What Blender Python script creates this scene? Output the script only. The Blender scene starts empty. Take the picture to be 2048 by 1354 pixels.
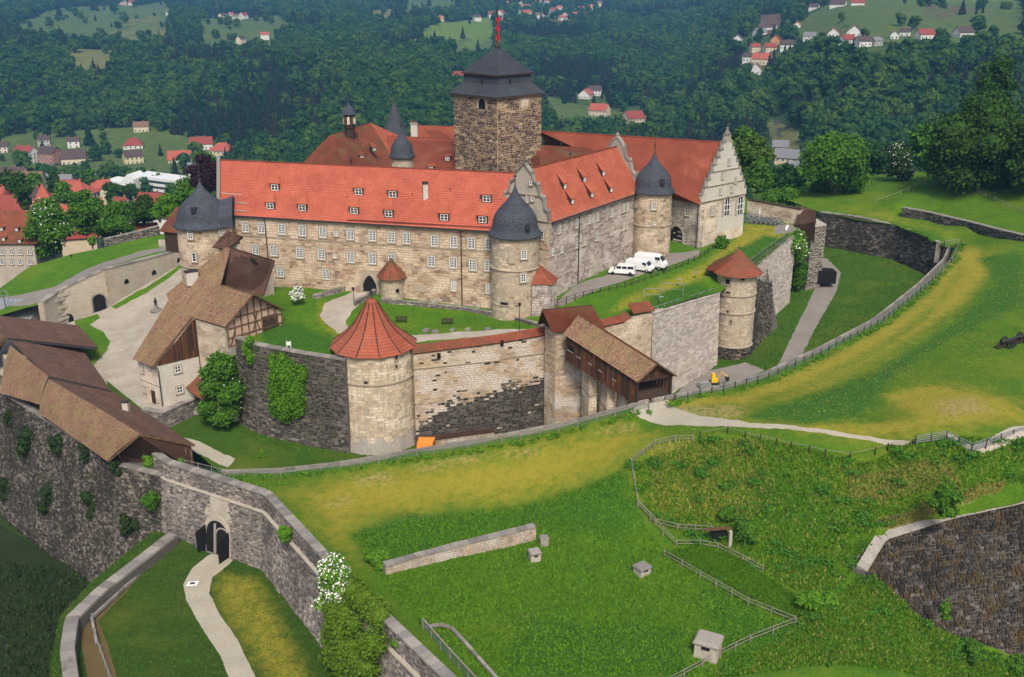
import bpy, bmesh, math, random
import numpy as np
from mathutils import Vector, Matrix
from mathutils.geometry import delaunay_2d_cdt
R = math.radians
rnd = random.Random(7)
S = bpy.context.scene
COL = S.collection
# ------------------------------------------------------------------ camera
FPX, PITCH, CAMH = 2000.0, R(19.2), 50.0
cd = bpy.data.cameras.new('camera'); cam = bpy.data.objects.new('camera', cd); COL.objects.link(cam)
cam.location = (0, 0, CAMH); cam.rotation_euler = (R(90) - PITCH, 0, 0)
cd.sensor_width = 36; cd.lens = 36 * FPX / 2048; cd.clip_start = 1; cd.clip_end = 20000
S.camera = cam
# ------------------------------------------------------------------ sky, sun, exposure
SUN_EL, SUN_ROT = R(50), R(172)          # soft light from behind the camera's left shoulder
w = bpy.data.worlds.new('World'); S.world = w; w.use_nodes = True
wn = w.node_tree.nodes; wl = w.node_tree.links
sky = wn.new('ShaderNodeTexSky'); sky.sky_type = 'NISHITA'; sky.sun_disc = False
sky.sun_elevation = SUN_EL; sky.sun_rotation = SUN_ROT; sky.dust_density = 4.0; sky.air_density = 1.0; sky.ozone_density = 0.6
bg = wn['Background']; bg.inputs[1].default_value = 0.068
wl.new(sky.outputs[0], bg.inputs[0])
sd = bpy.data.lights.new('sun', 'SUN'); sun = bpy.data.objects.new('sun', sd); COL.objects.link(sun)
sd.energy = 1.5; sd.angle = R(14); sd.color = (1.0, 0.94, 0.84)
az = SUN_ROT
sdir = Vector((math.sin(az) * math.cos(SUN_EL), math.cos(az) * math.cos(SUN_EL), math.sin(SUN_EL)))
sun.rotation_euler = sdir.to_track_quat('Z', 'Y').to_euler(); sun.location = (0, 0, 200)
vs = S.view_settings; vs.view_transform = 'Standard'; vs.look = 'None'; vs.gamma = 1; vs.use_curve_mapping = False
vs.exposure = 1.05
S.render.engine = 'CYCLES'
S.cycles.max_bounces = 5; S.cycles.diffuse_bounces = 2; S.cycles.glossy_bounces = 2; S.cycles.volume_bounces = 0
S.cycles.transparent_max_bounces = 6
# ------------------------------------------------------------------ from a sight line to a place
_fw = np.array([0, math.cos(PITCH), -math.sin(PITCH)]); _up = np.array([0, math.sin(PITCH), math.cos(PITCH)])
_C = np.array([0, 0, CAMH])
def ray(x, y): return _fw + np.array([1, 0, 0]) * (x - 1024) / FPX - _up * (y - 677) / FPX
def P(x, y, z):                       # the place at height z seen at (x, y) of the photograph
    d = ray(x, y); return Vector(_C + d * ((z - CAMH) / d[2]))
def PY(x, y, D):                      # the place at forward distance D
    d = ray(x, y); return Vector(_C + d * (D / d[1]))
def PP(a, b, c, x, y):                # the place on plane abc
    a, b, c = (np.array(q) for q in (a, b, c)); n = np.cross(b - a, c - a); d = ray(x, y)
    return Vector(_C + d * (((a - _C) @ n) / (d @ n)))
def PW(a, b, x, y):                   # the place on the upright plane through a and b
    a = Vector(a); b = Vector(b); return PP(a, b, a + Vector((0, 0, 1)), x, y)
def Q(w_):
    v = np.array(w_) - _C; k = v @ _fw; return (1024 + FPX * (v[0]) / k, 677 - FPX * (v @ _up) / k)
def V3(v, z): return Vector((v[0], v[1], z))
# ------------------------------------------------------------------ objects
def tag(o, label=None, cat=None, group=None, kind=None):
    if label: o['label'] = label
    if cat: o['category'] = cat
    if group: o['group'] = group
    if kind: o['kind'] = kind
    return o
def empty(name, loc, label, cat, group=None, rz=0):
    o = bpy.data.objects.new(name, None); COL.objects.link(o); o.location = loc; o.rotation_euler = (0, 0, rz)
    o.empty_display_size = .5
    return tag(o, label, cat, group)
def link(name, me, parent=None, world=True):
    o = bpy.data.objects.new(name, me); COL.objects.link(o)
    if parent is not None:
        o.parent = parent
        if world: o.matrix_parent_inverse = pinv(parent)
    return o
def pinv(p):
    m = Matrix.LocRotScale(p.location, p.rotation_euler, p.scale)
    if p.parent is not None: m = Matrix.LocRotScale(p.parent.location, p.parent.rotation_euler, p.parent.scale) @ p.matrix_parent_inverse @ m
    return m.inverted()
def copy_tree(o, parent=None):
    c = o.copy(); COL.objects.link(c)
    if parent is not None: c.parent = parent
    for ch in KIDS.get(o.name, []): copy_tree(ch, c)
    return c
KIDS = {}
class MB:
    def __init__(s): s.v = []; s.f = []; s.uv = []; s.m = []
    def poly(s, pts, uv=None, m=0):
        n = len(s.v); s.v += [tuple(p) for p in pts]; s.f.append(tuple(range(n, n + len(pts))))
        s.uv.append(uv if uv else [(0, 0)] * len(pts)); s.m.append(m); return s
    def quad(s, a, b, c, d, m=0):
        a, b, c, d = Vector(a), Vector(b), Vector(c), Vector(d)
        u = (b - a).length; v = (d - a).length
        return s.poly([a, b, c, d], [(0, 0), (u, 0), (u, v), (0, v)], m)
    def box(s, c, sx, sy, sz, rz=0, m=0, tp=1.0):   # c = centre of the base
        c = Vector(c); ca, sa = math.cos(rz), math.sin(rz)
        def q(x, y, z): return (c.x + x * ca - y * sa, c.y + x * sa + y * ca, c.z + z)
        x, y = sx / 2, sy / 2; X, Y_ = x * tp, y * tp
        b = [q(-x, -y, 0), q(x, -y, 0), q(x, y, 0), q(-x, y, 0)]; t = [q(-X, -Y_, sz), q(X, -Y_, sz), q(X, Y_, sz), q(-X, Y_, sz)]
        s.hexa(b, t, m); return s
    def hexa(s, b, t, m=0):
        n = len(s.v); s.v += [tuple(p) for p in b] + [tuple(p) for p in t]; k = len(b)
        fs = [tuple(range(n + k - 1, n - 1, -1)), tuple(range(n + k, n + 2 * k))]
        for i in range(k): j = (i + 1) % k; fs.append((n + i, n + j, n + k + j, n + k + i))
        for f in fs: s.f.append(f); s.uv.append([(0, 0)] * len(f)); s.m.append(m)
        return s
    def bar(s, a, b, w_, h=None, m=0):             # square bar from a to b
        a, b = Vector(a), Vector(b); h = h or w_; d = (b - a)
        if d.length < 1e-6: return s
        d.normalize(); sd_ = d.cross(Vector((0, 0, 1)))
        if sd_.length < 1e-3: sd_ = Vector((1, 0, 0))
        sd_.normalize(); u = sd_.cross(d); sd_ = sd_ * w_ / 2; u = u * h / 2
        s.hexa([a - sd_ - u, a + sd_ - u, a + sd_ + u, a - sd_ + u], [b - sd_ - u, b + sd_ - u, b + sd_ + u, b - sd_ + u], m); return s
    def lathe(s, c, prof, n=24, m=0, a0=0, a1=None, ph=0, sx=1, sy=1):          # prof: (radius, z) list
        c = Vector(c); full = a1 is None; a1 = a0 + 2 * math.pi if full else a1
        k = n if full else n + 1; base = len(s.v)
        for r, z in prof:
            for i in range(k):
                a = a0 + (a1 - a0) * i / n + ph; s.v.append((c.x + sx * r * math.cos(a), c.y + sy * r * math.sin(a), c.z + z))
        for j in range(len(prof) - 1):
            for i in range(n):
                i2 = (i + 1) % k if full else i + 1
                f = (base + j * k + i, base + j * k + i2, base + (j + 1) * k + i2, base + (j + 1) * k + i)
                r0 = prof[j][0]; u0 = (a1 - a0) * i / n * r0; u1 = (a1 - a0) * (i + 1) / n * r0
                s.f.append(f); s.uv.append([(u0, prof[j][1]), (u1, prof[j][1]), (u1, prof[j + 1][1]), (u0, prof[j + 1][1])]); s.m.append(m)
        return s
    def tube(s, pts, r, n=6, m=0, r2=None):
        pts = [Vector(p) for p in pts]; base = len(s.v); L = len(pts)
        for i, p in enumerate(pts):
            d = (pts[min(i + 1, L - 1)] - pts[max(i - 1, 0)]).normalized()
            a = d.cross(Vector((0, 0, 1)));
            if a.length < 1e-3: a = Vector((1, 0, 0))
            a.normalize(); b = a.cross(d); rr = r if r2 is None else r + (r2 - r) * i / (L - 1)
            for k in range(n):
                t = 2 * math.pi * k / n; s.v.append(tuple(p + a * rr * math.cos(t) + b * rr * math.sin(t)))
        for i in range(L - 1):
            for k in range(n):
                k2 = (k + 1) % n; s.f.append((base + i * n + k, base + i * n + k2, base + (i + 1) * n + k2, base + (i + 1) * n + k)); s.uv.append([(0, 0)] * 4); s.m.append(m)
        return s
    def mesh(s, name, mats, smooth=False):
        me = bpy.data.meshes.new(name); me.from_pydata(s.v, [], s.f)
        mats = mats if isinstance(mats, (list, tuple)) else [mats]
        for x in mats: me.materials.append(x)
        if len(s.f):
            uvl = me.uv_layers.new(name='UVMap'); flat = []
            for u in s.uv:
                for t in u: flat += [t[0], t[1]]
            uvl.data.foreach_set('uv', flat)
            me.polygons.foreach_set('material_index', s.m)
            if smooth: me.polygons.foreach_set('use_smooth', [True] * len(s.f))
        me.update(); return me
    def obj(s, name, mats, parent=None, smooth=False, **k):
        o = link(name, s.mesh(name, mats, smooth), parent)
        return tag(o, **k) if k else o
# ------------------------------------------------------------------ materials
class NT:
    def __init__(s, name):
        s.mat = bpy.data.materials.new(name); s.mat.use_nodes = True; s.t = s.mat.node_tree; s.n = s.t.nodes; s.l = s.t.links
        s.b = s.n['Principled BSDF']; s.b.inputs['Specular IOR Level'].default_value = 0.25
    def node(s, ty, **k):
        n = s.n.new(ty)
        for a, v in k.items():
            if a.startswith('i_'): n.inputs[a[2:].replace('_', ' ')].default_value = v
            else: setattr(n, a, v)
        return n
    def co(s, kind='Object', scale=None):
        t = s.node('ShaderNodeTexCoord'); o = t.outputs[kind]
        if kind == 'World': pass
        if scale:
            m = s.node('ShaderNodeMapping'); m.inputs['Scale'].default_value = scale; s.l.new(o, m.inputs[0]); o = m.outputs[0]
        return o
    def pos(s, scale=None):
        g = s.node('ShaderNodeNewGeometry'); o = g.outputs['Position']
        if scale:
            m = s.node('ShaderNodeMapping'); m.inputs['Scale'].default_value = scale; s.l.new(o, m.inputs[0]); o = m.outputs[0]
        return o
    def noise(s, co, scale, det=4, rough=.6):
        n = s.node('ShaderNodeTexNoise'); n.inputs['Scale'].default_value = scale; n.inputs['Detail'].default_value = det; n.inputs['Roughness'].default_value = rough
        s.l.new(co, n.inputs['Vector']); return n.outputs['Fac']
    def ramp(s, fac, stops, interp='LINEAR'):
        r = s.node('ShaderNodeValToRGB'); r.color_ramp.interpolation = interp; e = r.color_ramp.elements
        while len(e) < len(stops): e.new(.5)
        for i, (p_, c) in enumerate(stops): e[i].position = p_; e[i].color = (*c, 1) if len(c) == 3 else c
        s.l.new(fac, r.inputs[0]); return r.outputs[0]
    def mix(s, fac, a, b, mode='MIX'):
        m = s.node('ShaderNodeMix', data_type='RGBA', blend_type=mode)
        for k, v in ((0, fac), (6, a), (7, b)):
            if hasattr(v, 'is_linked'): s.l.new(v, m.inputs[k])
            elif isinstance(v, (int, float)): m.inputs[k].default_value = v
            else: m.inputs[k].default_value = (*v, 1)
        return m.outputs[2]
    def val(s, fac, lo, hi):
        m = s.node('ShaderNodeMapRange'); m.inputs[1].default_value = lo; m.inputs[2].default_value = hi; s.l.new(fac, m.inputs[0]); return m.outputs[0]
    def math(s, op, a, b):
        m = s.node('ShaderNodeMath', operation=op)
        for k, v in ((0, a), (1, b)):
            if hasattr(v, 'is_linked'): s.l.new(v, m.inputs[k])
            else: m.inputs[k].default_value = v
        return m.outputs[0]
    def isl(s):
        g = s.node('ShaderNodeNewGeometry'); o = s.node('ShaderNodeObjectInfo')
        a = s.math('ADD', g.outputs['Random Per Island'], o.outputs['Random']); return s.math('FRACT', a, 0)
    def attr(s, name):
        a = s.node('ShaderNodeAttribute', attribute_name=name); return a.outputs['Fac']
    def out(s, col, rough=.9, bump=None, bs=.3, bd=.05, metal=0):
        if hasattr(col, 'is_linked'): s.l.new(col, s.b.inputs['Base Color'])
        else: s.b.inputs['Base Color'].default_value = (*col, 1)
        if hasattr(rough, 'is_linked'): s.l.new(rough, s.b.inputs['Roughness'])
        else: s.b.inputs['Roughness'].default_value = rough
        s.b.inputs['Metallic'].default_value = metal
        if bump is not None:
            b = s.node('ShaderNodeBump'); b.inputs['Strength'].default_value = bs; b.inputs['Distance'].default_value = bd
            s.l.new(bump, b.inputs['Height']); s.l.new(b.outputs[0], s.b.inputs['Normal'])
        return s.mat
def m_plain(name, c, rough=.8, metal=0, var=.15, sc=1.5):
    t = NT(name); p = t.pos(); n = t.noise(p, sc); d = tuple(x * (1 - var) for x in c); e = tuple(min(1, x * (1 + var)) for x in c)
    return t.out(t.ramp(n, [(.3, d), (.7, e)]), rough, metal=metal)
def m_stone(name, cols, stain=(.06, .05, .045), stf=(.52, .72), moss=None, sc=.16, streak=.5, bump=.5, light=None):
    """blocks: colour by block, weathering by place"""
    t = NT(name); i = t.isl(); k = len(cols); c = t.ramp(i, [(j / k, q) for j, q in enumerate(cols)], 'CONSTANT')
    p = t.pos(); fine = t.noise(p, 3.5, 5, .7)
    c = t.mix(t.val(fine, .25, .8), c, t.mix(1, c, (.62, .6, .57), 'MULTIPLY'))
    if light:
        c = t.mix(t.val(t.noise(t.pos((1, 1, 1.6)), sc * 1.7, 4, .55), light[1], light[2]), c, light[0])
    if stf:
        s_ = t.noise(t.pos((1, 1, streak)), sc, 7, .68); c = t.mix(t.math('MULTIPLY', t.val(s_, *stf), .85), c, stain)
    if moss:
        c = t.mix(t.val(t.noise(p, .55, 6, .7), moss[1], moss[2]), c, moss[0])
    return t.out(c, .93, t.noise(p, 5, 6, .7), bump, .06)
def m_mortar(name, c):
    t = NT(name); p = t.pos(); a = t.noise(p, 1.2, 6, .7)
    return t.out(t.ramp(a, [(.25, tuple(x * .6 for x in c)), (.7, c)]), .95, a, .4, .05)
def m_roof(name, cols, patch=None, pf=(.5, .7), sc=.12, row=.34, tile=.22, bump=.5, moss=None, worn=None):
    """clay tiles: uv is in metres, courses along v"""
    t = NT(name); uv = t.co('UV'); br = t.node('ShaderNodeTexBrick'); t.l.new(uv, br.inputs['Vector'])
    for k, v in (('Scale', 1), ('Mortar Size', .03), ('Mortar Smooth', .3), ('Brick Width', tile), ('Row Height', row), ('Bias', 0)): br.inputs[k].default_value = v
    br.inputs['Color1'].default_value = (0, 0, 0, 1); br.inputs['Color2'].default_value = (1, 1, 1, 1); br.inputs['Mortar'].default_value = (.5, .5, .5, 1)
    k = len(cols); c = t.ramp(br.outputs['Color'], [(j / max(1, k - 1), q) for j, q in enumerate(cols)])
    c = t.mix(t.math('MULTIPLY', br.outputs['Fac'], .8), c, t.mix(1, c, (.3, .27, .25), 'MULTIPLY'))
    p = t.pos(); big = t.noise(p, .35, 5, .6)
    c = t.mix(t.val(big, .3, .75), c, t.mix(1, c, (.7, .68, .66), 'MULTIPLY'))
    if patch: c = t.mix(t.math('MULTIPLY', t.val(t.noise(p, sc, 6, .7), *pf), .9), c, patch)
    if moss: c = t.mix(t.val(t.noise(t.pos((1, 1, .5)), moss[3] if len(moss) > 3 else .6, 6, .72), moss[1], moss[2]), c, moss[0])
    h = t.math('SUBTRACT', 1.0, br.outputs['Fac'])
    return t.out(c, .85, h, bump, .04)
def m_grass(name, g0, g1, dry=(.4, .345, .035), bare=(.46, .34, .16), sc=.35):
    t = NT(name); p = t.pos()
    n1 = t.noise(p, sc, 6, .65); n2 = t.noise(p, 2.6, 6, .75); n3 = t.noise(p, .09, 4, .6)
    c = t.mix(t.val(n1, .3, .7), g0, g1)
    c = t.mix(t.val(n2, .35, .75), c, t.mix(1, c, (.42, .5, .4), 'MULTIPLY'))
    c = t.mix(t.math('MULTIPLY', t.val(n3, .5, .7), .35), c, tuple(x * .5 + y * .5 for x, y in zip(dry, g1)))
    d = t.attr('dry'); dn = t.math('ADD', d, t.math('MULTIPLY', t.math('SUBTRACT', t.noise(p, .8, 6, .75), .5), t.math('MULTIPLY', t.math('ADD', d, .1), 1.9))); dn = t.math('ADD', dn, t.math('MULTIPLY', t.math('SUBTRACT', n2, .5), t.math('MULTIPLY', t.math('ADD', d, .1), 1.6)))
    c = t.mix(t.val(dn, .25, .75), c, t.mix(t.val(n2, .3, .7), dry, tuple(x * .72 for x in dry)))
    b = t.attr('bare'); bn = t.math('ADD', b, t.math('MULTIPLY', t.math('SUBTRACT', t.noise(p, 1.6, 6, .75), .5), t.math('MULTIPLY', t.math('ADD', b, .02), 6)))
    c = t.mix(t.math('MULTIPLY', t.val(bn, .5, 1.1), .75), c, bare)
    l = t.attr('lush'); ln = t.math('ADD', l, t.math('MULTIPLY', t.math('SUBTRACT', n1, .5), t.math('MULTIPLY', l, 1.5)))
    c = t.mix(t.val(ln, .3, .7), c, t.mix(t.val(n2, .3, .75), (.065, .19, .01), (.02, .075, .008)))
    return t.out(c, .95, t.noise(p, 3.2, 8, .8), .9, .35)
M = {}
TAN = [(.50, .37, .24), (.42, .30, .20), (.56, .43, .29), (.36, .26, .19), (.48, .34, .26), (.30, .23, .19), (.52, .42, .31), (.40, .26, .19)]
M['ashlar'] = m_stone('sandstone_blocks', [(.6, .44, .28), (.5, .34, .22), (.66, .51, .34), (.37, .245, .17), (.57, .39, .27), (.29, .2, .155), (.62, .47, .32), (.47, .28, .2)], stf=(.58, .85), light=((.7, .55, .41), .44, .6))
M['ashlar_grey'] = m_stone('grey_sandstone_blocks', [(.56, .47, .41), (.48, .38, .33), (.62, .53, .46), (.38, .3, .27), (.53, .43, .39), (.33, .26, .24)], stf=(.6, .9), light=((.64, .56, .49), .46, .62))
M['keep'] = m_stone('dark_keep_stone', [(.14, .095, .075), (.22, .145, .1), (.085, .06, .055), (.3, .2, .13), (.12, .085, .08), (.4, .27, .17), (.16, .115, .1)], stf=(.55, .9), light=((.5, .36, .22), .57, .7))
M['pale'] = m_stone('pale_ashlar', [(.68, .61, .53), (.6, .52, .45), (.74, .67, .59), (.52, .45, .4), (.66, .57, .51), (.48, .43, .4)], stf=(.6, .9))
M['buff'] = m_stone('buff_ashlar', [(.62, .5, .35), (.54, .42, .29), (.68, .56, .4), (.44, .34, .24), (.64, .53, .4), (.57, .43, .29)], stf=(.6, .92), light=((.74, .62, .48), .44, .62))
M['wardwall'] = m_stone('weathered_rubble', [(.58, .42, .26), (.47, .35, .23), (.64, .49, .32), (.36, .27, .2), (.55, .37, .22), (.44, .35, .29)], stf=(.6, .85), light=((.6, .53, .46), .45, .6))
M['rubble'] = m_stone('vignetted_dark_rubble', [(.1, .088, .075), (.15, .125, .105), (.05, .046, .042), (.29, .25, .21), (.07, .062, .058), (.11, .09, .08), (.23, .2, .17), (.06, .054, .048)], stain=(.028, .024, .02), stf=(.42, .62), moss=((.04, .06, .012), .55, .66))  # dark stone; lens vignette at the lower left also put into the colours
M['blackwall'] = m_stone('soot_dark_rubble', [(.045, .04, .036), (.065, .055, .048), (.03, .028, .027), (.13, .115, .1), (.05, .042, .038), (.15, .135, .12), (.035, .03, .028)], stain=(.05, .035, .015), stf=(.5, .62), sc=.5)
M['mossrub'] = m_stone('mossy_dark_rubble', [(.07, .062, .056), (.11, .098, .088), (.045, .04, .036), (.2, .175, .155), (.085, .075, .07), (.06, .05, .045)], stain=(.02, .018, .015), stf=(.42, .6), sc=.3, moss=((.085, .055, .02), .5, .6))
M['gatestone'] = m_stone('grey_rubble', [(.3, .26, .23), (.4, .35, .31), (.19, .17, .16), (.54, .48, .41), (.26, .22, .22), (.34, .29, .27), (.14, .125, .12)], stain=(.06, .052, .05), stf=(.45, .68), moss=((.05, .08, .02), .66, .76))
M['capstone'] = m_stone('weathered_capstones', [(.34, .31, .28), (.28, .26, .24), (.4, .36, .32), (.24, .22, .2)], stf=(.55, .8), moss=((.09, .1, .04), .6, .72))
M['plaster'] = m_stone('aged_render', [(.56, .5, .42)], stain=(.3, .25, .19), stf=(.45, .8), sc=.4, moss=None, bump=.3)
M['plaster_white'] = m_stone('white_render', [(.68, .64, .57)], stain=(.42, .36, .28), stf=(.5, .8), sc=.35, bump=.2)
M['plaster_grey'] = m_stone('grey_render', [(.44, .4, .35)], stain=(.2, .17, .14), stf=(.45, .75), sc=.35, bump=.3)
M['trim'] = m_stone('dressed_stone', [(.5, .42, .32), (.45, .37, .28)], stf=(.6, .9))
M['mortar'] = m_mortar('mortar_tan', (.5, .42, .31)); M['mortar_dark'] = m_mortar('mortar_dark', (.16, .14, .12)); M['mortar_grey'] = m_mortar('mortar_grey', (.34, .3, .26))
M['mortar_keep'] = m_mortar('mortar_keep', (.56, .43, .29))
M['red'] = m_roof('new_red_tiles', [(.56, .13, .08), (.66, .175, .11), (.6, .15, .09), (.7, .2, .13)], bump=.5, patch=(.5, .12, .075), pf=(.5, .8))
M['red2'] = m_roof('worn_red_tiles', [(.45, .11, .06), (.52, .13, .07), (.4, .12, .07), (.55, .15, .085)], patch=(.3, .12, .075), pf=(.5, .75))
M['orange'] = m_roof('orange_clay_tiles', [(.58, .14, .075), (.66, .175, .095), (.53, .14, .08), (.7, .21, .115)], patch=(.5, .16, .09), pf=(.55, .85))
M['oldred'] = m_roof('old_red_tiles', [(.36, .1, .055), (.43, .12, .06), (.27, .08, .05), (.4, .14, .08)], patch=(.14, .075, .035), pf=(.45, .62), sc=.25)
M['mossroof'] = m_roof('mossy_old_tiles', [(.3, .16, .1), (.46, .24, .15), (.2, .11, .08), (.5, .32, .2), (.26, .13, .1)], patch=(.25, .2, .085), pf=(.48, .72), sc=.45, moss=((.22, .21, .06), .5, .78, 1.6))
M['brownroof'] = m_roof('brown_tiles', [(.15, .085, .06), (.24, .125, .08), (.09, .055, .045), (.3, .17, .11)], patch=(.09, .06, .04), pf=(.5, .7), sc=.4)
M['slate'] = m_roof('slate', [(.07, .082, .11), (.1, .112, .14), (.058, .068, .09), (.12, .132, .16)], row=.22, tile=.3, patch=(.075, .095, .1), pf=(.5, .75), bump=.4)
M['bark'] = m_plain('bark', (.09, .065, .045), .95, var=.4, sc=4)
M['wood'] = m_plain('old_timber', (.13, .075, .04), .85, var=.55, sc=2)
M['greywood'] = m_plain('grey_timber', (.25, .225, .185), .85, var=.35, sc=3)
M['darkwood'] = m_plain('dark_timber', (.05, .032, .022), .85, var=.4, sc=3)
M['white'] = m_plain('white_paint', (.8, .79, .76), .5, var=.04)
M['glass'] = m_plain('window_glass', (.03, .035, .045), .08, var=.2)
M['dark'] = m_plain('dark_recess', (.012, .011, .011), .95, var=.2)
M['lead'] = m_plain('lead_pipe', (.05, .045, .045), .6, metal=.3)
M['gravel'] = None
def m_gravel(name, c, d, sc=1.4):
    t = NT(name); p = t.pos(); a = t.noise(p, .25, 6, .7); b = t.noise(p, sc * 3, 6, .8)
    return t.out(t.mix(t.val(b, .3, .8), t.mix(t.val(a, .35, .7), c, d), tuple(x * .7 for x in d)), .95, b, .5, .05)
M['gravel'] = m_gravel('pale_gravel', (.58, .52, .44), (.36, .31, .24)); M['gravel2'] = m_gravel('grey_gravel', (.33, .3, .27), (.24, .21, .18)); M['path'] = m_gravel('sandy_path', (.5, .46, .37), (.42, .37, .28))
M['asphalt'] = m_gravel('asphalt', (.1, .1, .105), (.07, .07, .075))
M['grass'] = m_grass('lawn', (.13, .27, .008), (.075, .2, .008))
M['meadow'] = m_grass('meadow', (.135, .255, .008), (.08, .19, .008))
M['dirt'] = m_gravel('dry_dirt', (.17, .12, .05), (.13, .09, .035))
# ------------------------------------------------------------------ ground patches
def inpoly(x, y, poly):
    c = False; n = len(poly); j = n - 1
    for i in range(n):
        xi, yi = poly[i][0], poly[i][1]; xj, yj = poly[j][0], poly[j][1]
        if (yi > y) != (yj > y) and x < (xj - xi) * (y - yi) / (yj - yi) + xi: c = not c
        j = i
    return c
def segdist(px, py, poly):
    best = 1e9; n = len(poly)
    for i in range(n):
        ax, ay = poly[i][0], poly[i][1]; bx, by = poly[(i + 1) % n][0], poly[(i + 1) % n][1]
        dx, dy = bx - ax, by - ay; L = dx * dx + dy * dy; t = 0 if L == 0 else max(0, min(1, ((px - ax) * dx + (py - ay) * dy) / L))
        best = min(best, (px - ax - t * dx) ** 2 + (py - ay - t * dy) ** 2)
    return math.sqrt(best)
class Surf:
    """smooth height over x,y through control points"""
    def __init__(s, pts, sm=.5):
        p = np.array([tuple(q) for q in pts]); s.p = p[:, :2]; n = len(p)
        K = s.k(s.p, s.p) + np.eye(n) * sm; A = np.zeros((n + 3, n + 3)); A[:n, :n] = K; A[:n, n] = 1; A[:n, n + 1:] = s.p; A[n, :n] = 1; A[n + 1:, :n] = s.p.T
        s.w = np.linalg.lstsq(A, np.concatenate([p[:, 2], np.zeros(3)]), rcond=None)[0]
    def k(s, a, b):
        d = np.sqrt(((a[:, None] - b[None]) ** 2).sum(2)); return -d          # linear kernel: no overshoot
    def many(s, q):
        q = np.asarray(q, float); n = len(s.p); return s.k(q, s.p) @ s.w[:n] + s.w[n] + q @ s.w[n + 1:]
    def __call__(s, x, y): return float(s.many([(x, y)])[0])
def densify(poly, step, closed=True):
    out = []; n = len(poly)
    for i in range(n if closed else n - 1):
        a = Vector(poly[i][:2]); b = Vector(poly[(i + 1) % n][:2]); k = max(1, int((b - a).length / step))
        for j in range(k): out.append(a.lerp(b, j / k))
    if not closed: out.append(Vector(poly[-1][:2]))
    return out
def smooth_line(pts, k=2, closed=False):
    pts = [Vector(p) for p in pts]
    for _ in range(k):
        o = [] if closed else [pts[0]]; n = len(pts)
        for i in range(n if closed else n - 1):
            a = pts[i]; b = pts[(i + 1) % n]; o += [a * .75 + b * .25, a * .25 + b * .75]
        if not closed: o.append(pts[-1])
        pts = o
    return pts
def patch(name, poly, surf, mat, res=1.5, subs=(), attrs=None, rough=.0, kind='structure', bump=None):
    """poly: world xy outline; subs: (name, world outline, material) cut out of it as surfaces of their own"""
    r = random.Random(len(name) * 7 + len(poly)); ed = densify(poly, res)
    V_ = [Vector((p.x, p.y)) for p in ed]; E_ = [(i, (i + 1) % len(V_)) for i in range(len(V_))]; n0 = len(V_)
    for sb in subs:
        q = densify(sb[1], min(res, .8)); jit = sb[3] if len(sb) > 3 else .12; b = len(V_)
        for p in q: V_.append(Vector((p.x + r.uniform(-jit, jit), p.y + r.uniform(-jit, jit))))
        E_ += [(b + i, b + (i + 1) % len(q)) for i in range(len(q))]
    xs = [p[0] for p in poly]; ys = [p[1] for p in poly]; pl = [(p[0], p[1]) for p in poly]
    y = min(ys); row = 0
    while y < max(ys):
        x = min(xs) + (row % 2) * res / 2
        # crossings of this row
        cr = []; n = len(pl)
        for i in range(n):
            a, b = pl[i], pl[(i + 1) % n]
            if (a[1] > y) != (b[1] > y): cr.append(a[0] + (y - a[1]) * (b[0] - a[0]) / (b[1] - a[1]))
        cr.sort()
        for k in range(0, len(cr) - 1, 2):
            x = cr[k] + res * .5
            while x < cr[k + 1] - res * .4: V_.append(Vector((x + r.uniform(-.25, .25) * res, y + r.uniform(-.25, .25) * res))); x += res
        y += res * .87; row += 1
    vo, eo, fo, _, _, _ = delaunay_2d_cdt(V_, E_, [], 0, 1e-4)
    va = np.array([(v.x, v.y) for v in vo]); z = surf.many(va)
    if rough:
        for i in range(len(z)): z[i] += r.uniform(-rough, rough)
    if bump: z = z + bump(va)
    groups = {}
    spoly = [[(p[0], p[1]) for p in sb[1]] for sb in subs]
    for f in fo:
        c = va[list(f)].mean(0)
        if not inpoly(c[0], c[1], pl): continue
        g = -1
        for k, sp in enumerate(spoly):
            if inpoly(c[0], c[1], sp): g = k
        groups.setdefault(g, []).append(f)
    res_o = {}
    for g, fs in groups.items():
        used = sorted({i for f in fs for i in f}); mp = {k: i for i, k in enumerate(used)}
        nm = name if g < 0 else subs[g][0]; mt = mat if g < 0 else subs[g][2]
        me = bpy.data.meshes.new(nm); me.from_pydata([(va[i][0], va[i][1], z[i]) for i in used], [], [tuple(mp[i] for i in f) for f in fs])
        me.materials.append(mt); me.polygons.foreach_set('use_smooth', [True] * len(fs)); me.update()
        if me.polygons and sum(p.normal.z for p in me.polygons) < 0: me.flip_normals()
        if attrs:
            for an, fn in attrs.items():
                at = me.attributes.new(an, 'FLOAT', 'POINT'); at.data.foreach_set('value', [float(fn(va[i][0], va[i][1])) for i in used])
        o = link(nm, me); tag(o, kind=kind); res_o[g] = o
    return res_o
def regions(polys, soft=1.5):
    """0..1 inside any outline (world xy), fading over soft metres"""
    bb = [(min(p[0] for p in q) - soft, max(p[0] for p in q) + soft, min(p[1] for p in q) - soft, max(p[1] for p in q) + soft, q) for q in polys]
    def fn(x, y):
        best = 0
        for x0, x1, y0, y1, q in bb:
            if x0 < x < x1 and y0 < y < y1:
                d = segdist(x, y, q); d = d if inpoly(x, y, q) else -d
                best = max(best, min(1, max(0, .5 + d / soft / 2)))
        return best
    return fn
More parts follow.
